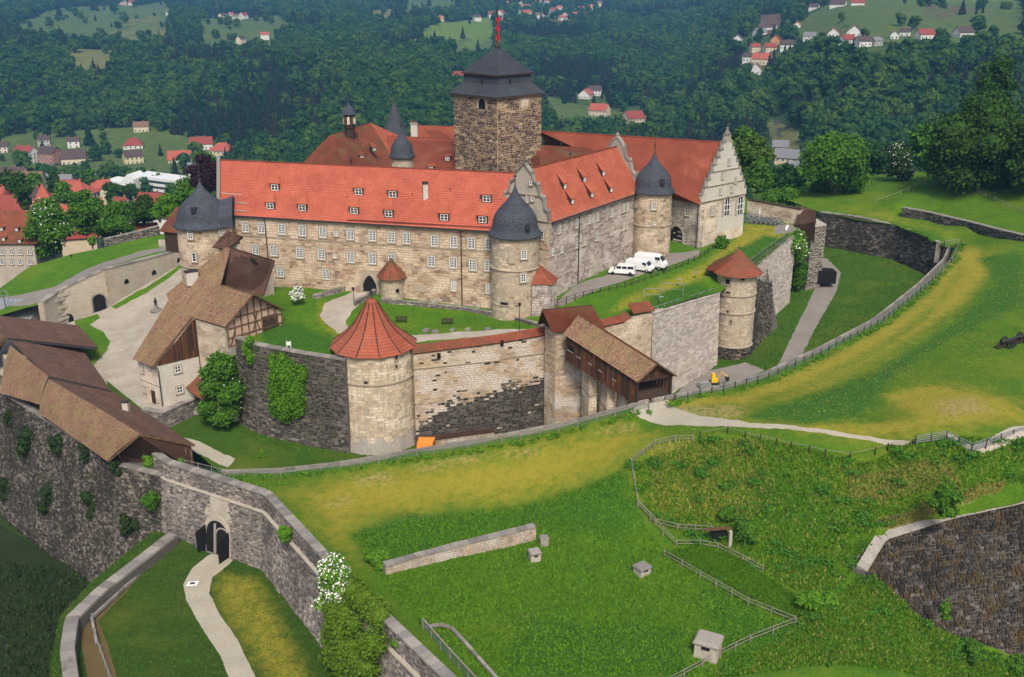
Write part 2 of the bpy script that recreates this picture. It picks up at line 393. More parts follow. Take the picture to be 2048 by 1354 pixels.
# ------------------------------------------------------------------ masonry
STONE = None
def unit_block():
    global STONE
    if STONE is None:
        b = MB(); k = .04
        b.hexa([(-.5, 0, -.5), (.5, 0, -.5), (.5, 0, .5), (-.5, 0, .5)], [(-.5 + k, -1, -.5 + k), (.5 - k, -1, -.5 + k), (.5 - k, -1, .5 - k), (-.5 + k, -1, .5 - k)]); STONE = b
    return STONE
def clad(parent, mat, path, zb, zt, bh=.42, bw=.85, holes=(), proud=.05, joint=.03, alt=None, indiv=0, seed=1, batter=0., closed=False, name='stone_block', irregular=.15, skip=0., nrm=None):
    """courses of separate blocks on a wall face. path: world xy polyline whose left-hand... face looks to its right side (clockwise walls).
    zb, zt: numbers or functions of distance along; batter: metres outward per metre below the top"""
    r = random.Random(seed); pts = [Vector((p[0], p[1])) for p in path]
    if closed: pts.append(pts[0].copy())
    seg = []; L = 0
    for a, b in zip(pts, pts[1:]): seg.append((L, (b - a).length, a, (b - a).normalized() if (b - a).length else Vector((1, 0)))); L += (b - a).length
    fb = zb if callable(zb) else (lambda u: zb); ft = zt if callable(zt) else (lambda u: zt)
    zmin = min(fb(L * i / 20) for i in range(21)); zmax = max(ft(L * i / 20) for i in range(21))
    def at(u):
        for l0, sl, a, d in seg:
            if u <= l0 + sl + 1e-6: break
        return a + d * (u - l0), d
    mb = MB(); mb2 = MB(); cand = []; rub = mat.name in ('vignetted_dark_rubble', 'grey_rubble', 'soot_dark_rubble')
    if rub: irregular = .35; bh *= .9; bw *= .8
    z = zmin
    while z < zmax - .1:
        h = bh * r.uniform(1 - irregular, 1 + irregular); u = -r.uniform(0, bw)
        while u < L:
            wd = bw * r.uniform(.6, 1.4); u0, u1 = max(0, u), min(L, u + wd); u += wd
            if u1 - u0 < .12: continue
            um = (u0 + u1) / 2; z0, z1 = max(z, fb(um)), min(z + h, ft(um))
            if z1 - z0 < .1 or (skip and r.random() < skip): continue
            bad = False
            for h0, h1, v0, v1 in holes:
                if z1 > v0 and z0 < v1 and u1 > h0 and u0 < h1:
                    if u0 < h0 - .12: u1 = h0
                    elif u1 > h1 + .12: u0 = h1
                    else: bad = True; break
            if bad or u1 - u0 < .12: continue
            if rub: q = r.uniform(-.09, .09); z0 += q; z1 = min(z1 + q + r.uniform(-.05, .03), ft(um))
            if z1 - z0 > .08: cand.append((u0, u1, z0, z1))
        z += h
    pick = set(r.sample(range(len(cand)), min(indiv, len(cand)))) if indiv else set()
    if indiv: shared = None
    for k, (u0, u1, z0, z1) in enumerate(cand):
        j = joint * r.uniform(.6, 1.6); a, d = at(u0); b, _ = at(u1); d = (b - a).normalized() if (b - a).length > 1e-6 else d
        n = Vector((d.y, -d.x)); pr = proud * r.uniform(.3, 1.3)
        a2 = a + d * j; b2 = b - d * j; um = (u0 + u1) / 2; T = ft(um)
        def pt(q, zz, o): e = o + batter * (T - zz); return (q.x + n.x * e, q.y + n.y * e, zz)
        zl, zh = z0 + j, z1 - j; k_ = min(.03, (zh - zl) * .2)
        if zh - zl < .05: continue
        bk = [pt(a2, zl, -.04), pt(b2, zl, -.04), pt(b2, zh, -.04), pt(a2, zh, -.04)]
        fr = [pt(a2 + d * k_, zl + k_, pr), pt(b2 - d * k_, zl + k_, pr), pt(b2 - d * k_, zh - k_, pr), pt(a2 + d * k_, zh - k_, pr)]
        tgt = mb if not (alt and r.random() < alt[1](um, (z0 + z1) / 2)) else mb2
        if k in pick and tgt is mb: tgt = MB()
        nn = len(tgt.v); tgt.v += bk + fr
        for f in ((4, 5, 6, 7), (0, 1, 5, 4), (1, 2, 6, 5), (2, 3, 7, 6), (3, 0, 4, 7)): tgt.f.append(tuple(nn + q for q in f)); tgt.uv.append([(0, 0)] * 4); tgt.m.append(0)
        if tgt is not mb and tgt is not mb2: tgt.obj(name, mat, parent)
    if mb2.f: mb2.obj('stained_blocks', alt[0], parent, kind='stuff')
    o = mb.obj(name + 's', mat, parent, kind='stuff') if mb.f else None
    return o
def wall_core(parent, mat, path, zb, zt, th=1.0, name='wall', batter=0., closed=False, caps=True):
    """solid wall behind the blocks; thickness to the left of the path's direction"""
    pts = [Vector((p[0], p[1])) for p in path]; n = len(pts); fb = zb if isinstance(zb, (list, tuple)) else [zb] * n; ft = zt if isinstance(zt, (list, tuple)) else [zt] * n
    def off(i, o):
        ds = []
        if closed or i > 0: ds.append((pts[i] - pts[i - 1]).normalized())
        if closed or i < n - 1: ds.append((pts[(i + 1) % n] - pts[i]).normalized())
        d = sum(ds, Vector((0, 0))).normalized(); nn = Vector((-d.y, d.x)); c = max(.5, abs(nn.dot(Vector((-ds[0].y, ds[0].x))))); return pts[i] + nn * (o / c)
    mb = MB()
    for i in range(n if closed else n - 1):
        j = (i + 1) % n
        fo0 = off(i, -batter * (ft[i] - fb[i])); fo1 = off(j, -batter * (ft[j] - fb[j])); i0 = off(i, th); i1 = off(j, th); p0, p1 = off(i, 0), off(j, 0)
        mb.hexa([V3(fo0, fb[i]), V3(fo1, fb[j]), V3(i1, fb[j]), V3(i0, fb[i])], [V3(p0, ft[i]), V3(p1, ft[j]), V3(i1, ft[j]), V3(i0, ft[i])])
    return mb.obj(name, mat, parent)
def interp(us, vs_):
    return lambda u: float(np.interp(u, us, vs_))
def plen(path):
    L = [0]
    for a, b in zip(path, path[1:]): L.append(L[-1] + (Vector((b[0], b[1])) - Vector((a[0], a[1]))).length)
    return L
def coping(parent, mat, path, zt, wd=.9, h=.22, sl=.9, off=0., name='coping_stone', tilt=0., maxn=300, seed=3):
    """separate slabs along the top of a wall"""
    r = random.Random(seed); L = plen(path); fz = interp(L, zt if isinstance(zt, (list, tuple)) else [zt] * len(path)); P2 = [Vector((p[0], p[1])) for p in path]
    def at(u):
        i = 0
        while i < len(L) - 2 and u > L[i + 1]: i += 1
        t = (u - L[i]) / max(1e-6, L[i + 1] - L[i]); d = (P2[i + 1] - P2[i]).normalized(); return P2[i].lerp(P2[i + 1], t), d
    u = 0; cnt = 0; rest = MB()
    while u < L[-1] - .1:
        w_ = min(sl * r.uniform(.8, 1.25), L[-1] - u); a, d = at(u + .015); b, _ = at(u + w_ - .015); d = (b - a).normalized() if (b - a).length > .01 else d; n = Vector((-d.y, d.x))
        za, zc = fz(u) + r.uniform(-.02, .02), fz(u + w_) + r.uniform(-.02, .02)
        mb = MB() if cnt < maxn else rest; o0 = off - wd * .08; o1 = off + wd
        def q(p, o, z): return (p.x + n.x * o, p.y + n.y * o, z)
        mb.hexa([q(a, o0, za), q(b, o0, zc), q(b, o1, zc), q(a, o1, za)], [q(a, o0 + .03, za + h), q(b, o0 + .03, zc + h), q(b, o1 - .03, zc + h + tilt), q(a, o1 - .03, za + h + tilt)])
        if cnt < maxn: mb.obj(name, mat, parent)
        cnt += 1; u += w_
    if rest.f: rest.obj(name + 's', mat, parent, kind='stuff')
def tiled(parent, mat, a, b, c, d, row=.34, th=.12, name='roof', nu=None, wob=.02, seed=5, sag=0., curve=0., target=None):
    """roof slope of stepped tile courses: a-b along the eave, d-c along the ridge"""
    a, b, c, d = (Vector(q) for q in (a, b, c, d)); r = random.Random(seed)
    H_ = max((d - a).length, (c - b).length); W_ = max((b - a).length, (c - d).length); rows = max(2, int(H_ / row)); nu = nu or max(1, int(W_ / 3))
    nrm = ((b - a) if (b - a).length > .01 else (c - d)).cross(d - a if (d - a).length > .01 else c - b).normalized(); nrm = nrm if nrm.z > 0 else -nrm
    mb = target or MB(); wb = [[r.uniform(-wob, wob) for _ in range(nu + 1)] for _ in range(rows + 1)]
    def pt(i, t, o):
        l = a.lerp(d, t); rr = b.lerp(c, t); s_ = i / nu; p = l.lerp(rr, s_)
        k = -sag * math.sin(math.pi * s_) * t - curve * math.sin(math.pi * t)
        return p + nrm * (o + k)
    for j in range(rows):
        t0, t1 = j / rows, (j + 1) / rows
        for i in range(nu):
            p0 = pt(i, t0, .05 + wb[j][i]); p1 = pt(i + 1, t0, .05 + wb[j][i + 1]); p2 = pt(i + 1, t1, 0.0 + wb[j + 1][i + 1]); p3 = pt(i, t1, 0.0 + wb[j + 1][i])
            u0, u1 = W_ * i / nu, W_ * (i + 1) / nu; v0, v1 = j * row, (j + 1) * row
            mb.poly([p0, p1, p2, p3], [(u0, v0), (u1, v0), (u1, v1), (u0, v1)])
            q0 = pt(i, t0, -.03 + wb[j][i]); q1 = pt(i + 1, t0, -.03 + wb[j][i + 1]); mb.poly([q0, q1, p1, p0], [(u0, v0), (u1, v0), (u1, v0 + .02), (u0, v0 + .02)])
    n0 = nrm * -th; cs = [pt(0, 0, -.03), pt(nu, 0, -.03), pt(nu, 1, -.03), pt(0, 1, -.03)]
    if (b - a).length < .01: cs = [cs[0], cs[2], cs[3]]
    elif (c - d).length < .01: cs = cs[:3]
    if not curve and not sag: mb.hexa([q + n0 for q in cs], cs)
    if target: return None
    return mb.obj(name, mat, parent)
def ridge_tiles(parent, mat, a, b, r_=.14, step=.4, name='ridge_tile', indiv=False):
    a, b = Vector(a), Vector(b); L = (b - a).length; n = max(1, int(L / step)); mb = MB()
    for i in range(n):
        p = a.lerp(b, i / n); q = a.lerp(b, (i + 1.08) / n); mb.tube([p + Vector((0, 0, .02)), q], r_, 6, r2=r_ * .85)
    return mb.obj('ridge_tiles', mat, parent, kind='stuff')
# ------------------------------------------------------------------ windows, doors
WMESH = {}
def win_mesh(w_, h, nx, ny, fr=.12, mun=.07, dark=False):
    k = (round(w_, 2), round(h, 2), nx, ny)
    if k not in WMESH:
        s = MB(); sw, sh = w_ + .36, h + .36   # surround
        def bx(b, x0, x1, z0, z1, y0, y1): b.hexa([(x0, y0, z0), (x1, y0, z0), (x1, y1, z0), (x0, y1, z0)], [(x0, y0, z1), (x1, y0, z1), (x1, y1, z1), (x0, y1, z1)])
        bx(s, -sw / 2, -w_ / 2, 0, h, -.1, .05); bx(s, w_ / 2, sw / 2, 0, h, -.1, .05); bx(s, -sw / 2, sw / 2, h, h + .18, -.1, .05); bx(s, -sw / 2 - .05, sw / 2 + .05, -.2, 0, -.14, .05)
        f = MB(); bx(f, -w_ / 2, -w_ / 2 + fr, 0, h, -.07, .02); bx(f, w_ / 2 - fr, w_ / 2, 0, h, -.07, .02); bx(f, -w_ / 2 + fr, w_ / 2 - fr, h - fr, h, -.07, .02); bx(f, -w_ / 2 + fr, w_ / 2 - fr, 0, fr, -.07, .02)
        for i in range(1, nx):
            x = -w_ / 2 + fr + (w_ - 2 * fr) * i / nx; g = mun if i * 2 != nx else mun * 1.6; bx(f, x - g / 2, x + g / 2, fr, h - fr, -.065, .0)
        for i in range(1, ny):
            z = fr + (h - 2 * fr) * i / ny; bx(f, -w_ / 2 + fr, w_ / 2 - fr, z - mun / 2, z + mun / 2, -.06, -.005)
        g = MB(); g.quad((-w_ / 2 + .02, -.035, .02), (w_ / 2 - .02, -.035, .02), (w_ / 2 - .02, -.035, h - .02), (-w_ / 2 + .02, -.035, h - .02))
        WMESH[k] = (f.mesh('window', M['white']), g.mesh('pane', M['glass']), s.mesh('window_surround', M['trim']))
    return WMESH[k]
def window(parent, c, n, w_=1.0, h=1.6, nx=2, ny=3, surround=True, out=.06):
    """c: middle of the window on the wall; n: outward direction (xy)"""
    f, g, s = win_mesh(w_, h, nx, ny); ang = math.atan2(n[1], n[0]) + math.pi / 2
    loc = Vector(c) + Vector((n[0], n[1], 0)).normalized() * out - Vector((0, 0, h / 2))
    o = link('window', f, parent, world=False); iv = pinv(parent)
    o.matrix_basis = iv @ Matrix.LocRotScale(loc, Matrix.Rotation(ang, 3, 'Z').to_euler(), None)
    p = link('pane', g, o, world=False)
    if surround: q = link('window_surround', s, o, world=False)
    return o
def wall_windows(parent, a, b, pts, w_, h, nx=2, ny=3, off=.0, surround=True):
    """windows at sight points on the upright wall a-b; returns block holes in wall distance/height"""
    a, b = Vector((a[0], a[1])), Vector((b[0], b[1])); d = (b - a).normalized(); n = Vector((d.y, -d.x)); hs = []
    for it in pts:
        x, y = it[0], it[1]; W_, H_ = (it[2], it[3]) if len(it) > 3 else (w_, h); nn = (it[4], it[5]) if len(it) > 5 else (nx, ny)
        p = PW((a.x, a.y, 0), (b.x, b.y, 0), x, y); u = (Vector((p.x, p.y)) - a).dot(d)
        window(parent, p, n, W_, H_, nn[0], nn[1], surround, .04 + off); e = .16
        hs.append((u - W_ / 2 - e, u + W_ / 2 + e, p.z - H_ / 2 - .18, p.z + H_ / 2 + .16))
    return hs
def pipe(parent, pts, r_=.09): return MB().tube(pts, r_, 6).obj('downpipe', M['lead'], parent)
def finial(mb, c, h, m=0):
    mb.lathe(c, [(.09, 0), (.06, h * .35), (.22, h * .42), (.22, h * .5), (.05, h * .56), (.04, h * .75), (.11, h * .8), (.03, h * .86), (.0, h)], 8, m)
def arch_pts(w_, h, n=8, pointed=False):
    """outline of an arched opening, x from -w/2 to w/2, springing so that the crown is at h"""
    r_ = w_ / 2; s_ = h - r_ * (1.35 if pointed else 1); o = [(-r_, 0), (-r_, s_)]
    for i in range(1, n):
        t = i / n
        if pointed:
            x = -r_ + 2 * r_ * t; o.append((x, s_ + (h - s_) * (1 - abs(2 * t - 1) ** 1.8)))
        else:
            a = math.pi * (1 - t); o.append((r_ * math.cos(a), s_ + r_ * math.sin(a)))
    return o + [(r_, s_), (r_, 0)]
def arch_panel(parent, c, n, w_, h, mat, name, depth=.5, pointed=False, rim=None, rimw=.3, out=.05):
    """dark recess and dressed rim of an arched opening standing on the wall face at base centre c"""
    c = Vector(c); n = Vector((n[0], n[1], 0)).normalized(); d = Vector((-n.y, n.x, 0)); o = arch_pts(w_, h, 10, pointed)
    b = MB(); pf = [c + d * x + Vector((0, 0, z)) + n * out for x, z in o]; b.poly(pf)
    ob = b.obj(name, mat, parent)
    if rim:
        q = MB(); o2 = arch_pts(w_ + 2 * rimw, h + rimw, 10, pointed)
        for i in range(len(o) - 1):
            A = [c + d * x + Vector((0, 0, z)) for x, z in (o[i], o[i + 1], o2[i + 1], o2[i])]
            q.hexa([p_ - n * .1 for p_ in A], [p_ + n * (out + .12) for p_ in A])
        q.obj(name + '_surround', rim, parent)
    return ob
# ================================================================== ground near the castle
def xy(L, z=None): return [P(*q) if len(q) == 3 else P(q[0], q[1], z) for q in L]
GX = lambda *a: [P(*q) for q in a]
# moat edge line (outer side), left to right: the fence runs along it
EDGE = GX((345, 922, -14.6), (450, 948, -14.6), (560, 945, -14.4), (680, 930, -14), (830, 905, -12.8), (1000, 876, -10.6), (1150, 845, -8.2), (1262, 815, -6), (1292, 806, -5.4),
          (1345, 797, -5), (1440, 780, -5), (1530, 755, -4.8), (1650, 700, -4.2), (1760, 642, -3.4), (1850, 570, -2), (1900, 520, -1), (1912, 492, -1.2), (1882, 489, -.9), (1850, 471, .1), (1790, 448, .6), (1634, 422, 1.1))
BACK = GX((1560, 396, 1.5), (1500, 385, 2)) + [Vector((70, 262, 1)), Vector((130, 268, 4)), Vector((190, 250, 8)), Vector((190, 150, 3)), Vector((150, 100, -2)), Vector((110, 80, -6))]
RWALL = GX((2075, 985, -8), (1900, 1027, -9.8), (1768, 1072, -12), (1733, 1118, -14))   # above the big lower right wall
LOWR = [Vector((80, 70, -19)), Vector((60, 55, -19)), Vector((0, 48, -18.5))]
BAST = [Vector(q) for q in ((5, 67, -15.6), (-5.3, 80.6, -15.2), (-16.2, 95.4, -14.7), (-31.6, 118, -14.1), (-47.8, 127.6, -14.7))]
F_OUT = EDGE + BACK + RWALL + GX((1745, 1150, -15), (1800, 1215, -18), (1930, 1285, -23), (2075, 1360, -28)) + [Vector((42, 70, -27)), Vector((20, 60, -22)), Vector((9, 58, -18))] + BAST
ctrl = list(F_OUT) + GX((700, 1000, -14.8), (1000, 950, -13), (1000, 1050, -15.5), (1200, 900, -9.5), (1260, 925, -9), (1330, 888, -7), (1265, 1000, -12), (1310, 1060, -14.5), (1525, 1140, -15), (1430, 1090, -14),
    (1330, 1115, -15.6), (1590, 1235, -16.5), (1370, 1350, -17), (1650, 1200, -14), (1410, 866, -5.2), (1500, 869, -4.4), (1600, 902, -5.2), (1700, 915, -5.6), (1800, 890, -4), (1890, 872, -3.2), (1945, 903, -3.6), (2050, 872, -2.6),
    (1600, 1000, -9.5), (1600, 1100, -13.5), (1460, 1000, -10.4), (1750, 990, -9.5), (1900, 960, -7), (2040, 940, -6), (1700, 1300, -19), (1500, 1354, -18), (1850, 1300, -23), (1080, 1110, -15.4), (1280, 1140, -15.6), (1100, 1250, -16), (800, 1150, -15.2), (960, 1330, -16.2),
    (1500, 845, -4.2), (1820, 888, -3.6), (1300, 850, -7), (1500, 800, -4.6), (1750, 740, -3.6), (1750, 830, -4), (2000, 690, -1.5), (2040, 780, -2), (1950, 560, -.6), (2040, 600, 0), (1950, 500, .3), (2048, 505, 1.2), (1880, 455, .6), (1800, 432, .8), (1700, 412, 1.4), (700, 930, -14.2))
# the slope with the trees on the right
ctrl += [Vector((112, 218, 6)), Vector((150, 215, 10))] + GX((1808, 416, 2.2), (1930, 452, 2.2), (2048, 485, 3.0), (1800, 396, 4.4), (1700, 395, 2.2), (1950, 405, 5), (1660, 408, 1.6), (1750, 420, 1.1), (1850, 452, .5), (2060, 380, 8.5), (1900, 360, 7.5))
FIELD = Surf(ctrl, .8)
def pz(x, y, s=FIELD): return s(x, y)
def onfield(px, py, s=FIELD, z0=-8):
    z = z0
    for _ in range(60):
        p = P(px, py, z); z = z * .5 + s(p.x, p.y) * .5
    p.z = s(p.x, p.y); return p
def fxy(L, s=FIELD, z0=-8): return [onfield(*q, s, z0) for q in L]
dry_polys = [fxy(L) for L in (
    [(560, 985), (700, 945), (900, 915), (1100, 875), (1250, 845), (1310, 870), (1250, 925), (1120, 985), (900, 1020), (740, 1040), (700, 1075), (740, 1130), (650, 1080), (600, 1020)],
    [(1340, 812), (1500, 790), (1600, 745), (1750, 680), (1860, 600), (1915, 520), (1930, 492), (2000, 500), (1975, 560), (1900, 640), (1760, 740), (1600, 800), (1480, 830), (1700, 850), (1900, 850), (2048, 800), (2048, 850), (1900, 868), (1800, 880), (1600, 858), (1400, 835)],
    [(1760, 780), (1850, 760), (1980, 770), (2048, 810), (2048, 850), (1800, 850)],
    [(1640, 412), (1760, 418), (1900, 455), (1990, 500), (1940, 500), (1870, 462), (1720, 432)],
    [(1700, 930), (1900, 930), (1900, 960), (1760, 1000), (1650, 1010)], [(1300, 900), (1400, 880), (1500, 900), (1440, 960), (1330, 930)], [(1280, 950), (1420, 940), (1500, 990), (1440, 1050), (1300, 1020)])]
bare_polys = [fxy(L) for L in (
    [(1310, 815), (1400, 805), (1490, 812), (1500, 835), (1420, 845), (1340, 838)], [(700, 955), (780, 940), (790, 965), (720, 975)], [(820, 930), (960, 905), (990, 915), (850, 945)], [(1190, 862), (1270, 845), (1280, 862), (1210, 875)],
    [(1000, 900), (1080, 893), (1070, 912), (1010, 915)], [(650, 1000), (700, 985), (712, 1005), (660, 1020)], [(1700, 950), (1830, 935), (1850, 975), (1740, 1000)], [(1860, 930), (1920, 935), (1900, 965), (1850, 960)],
    [(1860, 800), (1960, 790), (1990, 830), (1880, 840)], [(1770, 1062), (1900, 1012), (2000, 975), (1990, 968), (1880, 1000), (1760, 1045)], [(1040, 1230), (1055, 1228), (1056, 1240), (1041, 1241)])]
lush_polys = [fxy(L) for L in (
    [(700, 1070), (780, 1035), (900, 1025), (1120, 988), (1250, 935), (1265, 1000), (1290, 1050), (1210, 1080), (1100, 1060), (1060, 1040), (900, 1085), (770, 1140), (740, 1130)],
    [(1480, 835), (1600, 800), (1760, 740), (1900, 650), (1960, 600), (1990, 560), (2048, 560), (2048, 610), (1960, 650), (1880, 690), (1790, 750), (1750, 800), (1740, 830), (1600, 850)],
    [(1960, 515), (2048, 505), (2048, 575), (1990, 565)], [(1500, 960), (1650, 950), (1700, 1020), (1650, 1080), (1500, 1050)], [(1400, 1160), (1600, 1260), (1900, 1300), (2040, 1360), (1450, 1360)], [(1050, 1240), (1380, 1250), (1380, 1354), (1000, 1354)],
    [(1800, 1210), (1950, 1290), (1930, 1310), (1780, 1250)], [(1660, 430), (1850, 462), (1890, 490), (1880, 520), (1850, 500)])]
thin = regions([fxy(L) for L in ([(1345, 806), (1480, 790), (1600, 742), (1740, 672), (1850, 596), (1900, 530), (1925, 490), (1960, 500), (1975, 545), (1930, 600), (1860, 650), (1740, 720), (1640, 775), (1560, 800), (1700, 742), (1850, 640), (1915, 560), (1925, 530), (1890, 590), (1760, 690), (1600, 770), (1480, 808), (1345, 818)], [(1770, 790), (1850, 770), (1960, 785), (2048, 820), (2048, 845), (1850, 848)], [(1500, 838), (1700, 850), (2048, 835), (2048, 848), (1800, 866), (1600, 856)])], 2.5); _ad = regions(dry_polys, 5)
a_dry = lambda x, y: max(_ad(x, y) * (.56 if x > 18 and y > 125 else .8), thin(x, y) * 1.05); a_bare = regions(bare_polys, 2.0); a_lush = regions(lush_polys, 2.5)
gp = fxy([(1262, 822), (1290, 800), (1335, 800), (1350, 812), (1400, 832), (1500, 845), (1640, 856), (1740, 870), (1822, 884), (1815, 890), (1740, 880), (1640, 864), (1500, 854), (1420, 852), (1330, 850), (1280, 836)])
gp2 = fxy([(1892, 866), (1942, 893), (2075, 850), (2075, 878), (1945, 908), (1900, 884)])
rg = random.Random(3)
from mathutils import noise as mn
def bump1(va):
    o = np.zeros(len(va))
    for i, (x, y) in enumerate(va): o[i] = .16 * mn.noise(Vector((x * .35, y * .35, 0))) + .25 * mn.noise(Vector((x * .09, y * .09, 5)))
    return o
patch('meadow', F_OUT, FIELD, M['meadow'], .95, [('gravel_path', gp, M['path']), ('footpath', gp2, M['gravel'])], {'dry': a_dry, 'bare': a_bare, 'lush': a_lush}, bump=bump1)
# moat floor
MOAT_O = EDGE[1:] + GX((1500, 385, -6)) + [Vector((60, 235, -7)), Vector((45, 205, -9)), Vector((28, 170, -13)), Vector((10, 154, -15)), Vector((-20, 144, -15.5)), Vector((-50, 149, -14.5)), Vector((-62, 143, -14.8))] + GX((215, 775, -14.5), (330, 860, -15))
mctrl = [Vector((e.x, e.y, z)) for e, z in zip(EDGE, [-14.8, -15, -15.2, -15.4, -15.6, -15.8, -16, -15.8, -15.5, -15, -14.6, -14, -13, -12, -10.5, -9.5, -9, -8.6, -8, -7.4, -7])] + [Vector((60, 235, -7)), Vector((10, 154, -15.5)), Vector((-20, 144, -15.8)), Vector((-50, 149, -14)), Vector((-62, 143, -14.2)), Vector((-62, 165, -13))] \
    + GX((1575, 735, -13), (1650, 520, -7.6), (1600, 640, -11), (1480, 720, -13.5), (1750, 560, -9), (1450, 755, -14.2), (600, 880, -15.2), (400, 860, -14.6))
MOAT = Surf(mctrl, .8)
mp = [onfield(x, y, MOAT, -12) for x, y in [(1632, 512), (1655, 518), (1682, 545), (1672, 585), (1640, 640), (1600, 715), (1580, 738), (1552, 738), (1575, 690), (1610, 620), (1638, 560), (1645, 540), (1630, 522)]]
mp2 = [onfield(x, y, MOAT, -14) for x, y in [(345, 868), (400, 885), (470, 918), (455, 935), (400, 910), (330, 885)]]
mp3 = [onfield(x, y, MOAT, -14) for x, y in [(1350, 790), (1400, 745), (1490, 725), (1530, 740), (1480, 765), (1420, 780)]]
patch('moat_floor', MOAT_O, MOAT, m_grass('moat_grass', (.08, .17, .01), (.055, .125, .008)), 1.6, [('moat_path', mp, M['gravel2']), ('ramp_path', mp2, M['path']), ('bare_earth', mp3, M['gravel2'])], {'dry': lambda x, y: 0, 'bare': lambda x, y: 0, 'lush': lambda x, y: 0}, bump=bump1)
# inner ward
WARD_O = GX((455, 672, -.8), (505, 688, -1), (600, 706, -1.3), (690, 718, -1.5), (745, 722, -1.5), (830, 706, -1.2), (1000, 678, -.8), (1120, 655, -.5), (1190, 655, -.4), (1305, 630, 0), (1440, 586, -.7), (1474, 560, .8), (1510, 530, 3), (1560, 490, 3.6), (1590, 465, 4), (1612, 440, 4)) + [Vector((63, 222, 4)), Vector((45, 245, 4)), Vector((-30, 245, 2)), Vector((-58, 240, 0)), Vector((-50, 185, 0)), Vector((-46, 166, 0)), Vector((-43, 158, -.6))]
wctrl = WARD_O + GX((560, 600, .6), (740, 580, .8), (985, 640, -1.2), (1080, 640, -.2), (1160, 575, 2.2), (1265, 545, 2.3), (1340, 520, 2.4), (1400, 510, 2.4), (1480, 470, 3), (1250, 600, 1.4), (1120, 610, 1.2), (1400, 540, 1.7), (1430, 560, .5), (1500, 500, 3.2), (800, 650, -.9), (1000, 660, -.8), (600, 660, -.6))
WARD = Surf(wctrl, .5)
def ow(x, y, z=0): return onfield(x, y, WARD, z)
wp1 = [ow(*q) for q in [(745, 580), (728, 600), (705, 622), (690, 645), (700, 663), (760, 672), (840, 668), (960, 663), (1090, 655), (1095, 660), (960, 676), (860, 680), (800, 690), (740, 690), (690, 676), (655, 652), (640, 632), (650, 608), (690, 590), (725, 575)]]
wp2 = [ow(*q) for q in [(1110, 606), (1150, 570), (1215, 548), (1240, 525), (1340, 505), (1400, 500), (1398, 510), (1330, 535), (1250, 560), (1190, 582), (1120, 612)]]
wp3 = [ow(*q) for q in [(1483, 440), (1595, 452), (1588, 465), (1548, 468), (1552, 450), (1500, 446)]]
wdry = regions([[ow(*q) for q in L] for L in ([(1250, 600), (1330, 565), (1420, 520), (1470, 480), (1490, 448), (1560, 452), (1570, 470), (1480, 500), (1420, 540), (1330, 585), (1230, 625)], [(690, 640), (660, 650), (650, 620), (645, 600), (640, 640), (665, 665), (690, 680)])], 2)
wl_ = regions([[ow(*q) for q in L] for L in ([(1290, 600), (1390, 565), (1440, 585), (1320, 630)], [(1440, 520), (1530, 470), (1560, 478), (1500, 520)], [(490, 660), (600, 645), (680, 690), (680, 712), (560, 696)])], 2)
patch('inner_ward_lawn', WARD_O, WARD, M['grass'], 1.1, [('ward_path', wp1, M['gravel']), ('parking_lane', wp2, M['gravel2']), ('terrace_paving', wp3, M['gravel2'])], {'dry': wdry, 'bare': lambda x, y: 0, 'lush': wl_}, bump=bump1)
# lower courtyard at the left and its slope
COURT_O = [Vector(q) for q in ((-62, 143, -14.6), (-50, 149, -13), (-48, 156, -11), (-54, 175, -8), (-58, 200, -6), (-62, 225, -3), (-74, 222, -4))] + GX((365, 522, -7), (270, 580, -9.5), (200, 622, -12), (130, 648, -13)) + [Vector((-100, 200, -14)), Vector((-108, 186, -15.6)), Vector((-92, 168, -15.6)), Vector((-80, 156, -15.6)), Vector((-61, 138.5, -15.5)), Vector((-54, 131.5, -15.3)), Vector((-48.5, 127.6, -14.7))] + GX((345, 922, -14.6), (330, 870, -15), (240, 790, -14.6))
CTRL_C = COURT_O + GX((250, 650, -12.3), (250, 800, -14.2), (320, 600, -10), (350, 560, -8.6), (290, 830, -14.4)) + [Vector((-56, 146, -14))]
COURT = Surf(CTRL_C, .5)
def oc(x, y): return onfield(x, y, COURT, -12)
lawn = [oc(*q) for q in [(150, 640), (195, 628), (200, 636), (180, 650), (205, 662), (220, 682), (215, 700), (188, 730), (150, 700)]]
lawn2 = [oc(*q) for q in [(222, 614), (290, 576), (372, 518), (372, 528), (295, 585), (232, 618)]]
lawn3 = [oc(*q) for q in [(320, 862), (400, 872), (470, 915), (455, 925), (400, 915), (330, 885)]]
patch('courtyard', COURT_O, COURT, M['gravel'], 1.6, [('courtyard_lawn', lawn, M['grass']), ('grass_verge', lawn2, M['grass'])], {'dry': lambda x, y: .1, 'bare': lambda x, y: 0, 'lush': lambda x, y: 0})
# gate yard, lower left
YARD_O = GX((318, 1052, -23), (350, 1068, -23), (400, 1100, -23), (470, 1122, -23.1)) + [Vector((-34, 118.2, -23.2)), Vector((-24.5, 106, -23.2)), Vector((-16.8, 95.2, -23.2)), Vector((-5.5, 80, -23.2)), Vector((4, 67, -23.2))] + GX((220, 1420, -23.4), (100, 1420, -23.4), (100, 1330, -23.4), (118, 1235, -23.3), (185, 1160, -23.2))
YARD = Surf(YARD_O, .3)
def oy(x, y): return onfield(x, y, YARD, -23)
yp = [oy(*q) for q in [(440, 1100), (478, 1105), (460, 1130), (425, 1155), (418, 1185), (440, 1230), (475, 1280), (525, 1380), (470, 1385), (440, 1310), (400, 1250), (372, 1200), (366, 1168), (385, 1135), (415, 1112)]]
yt = [oy(*q) for q in [(335, 1066), (352, 1076), (196, 1240), (215, 1290), (240, 1375), (180, 1380), (165, 1300), (155, 1240), (190, 1190)]]
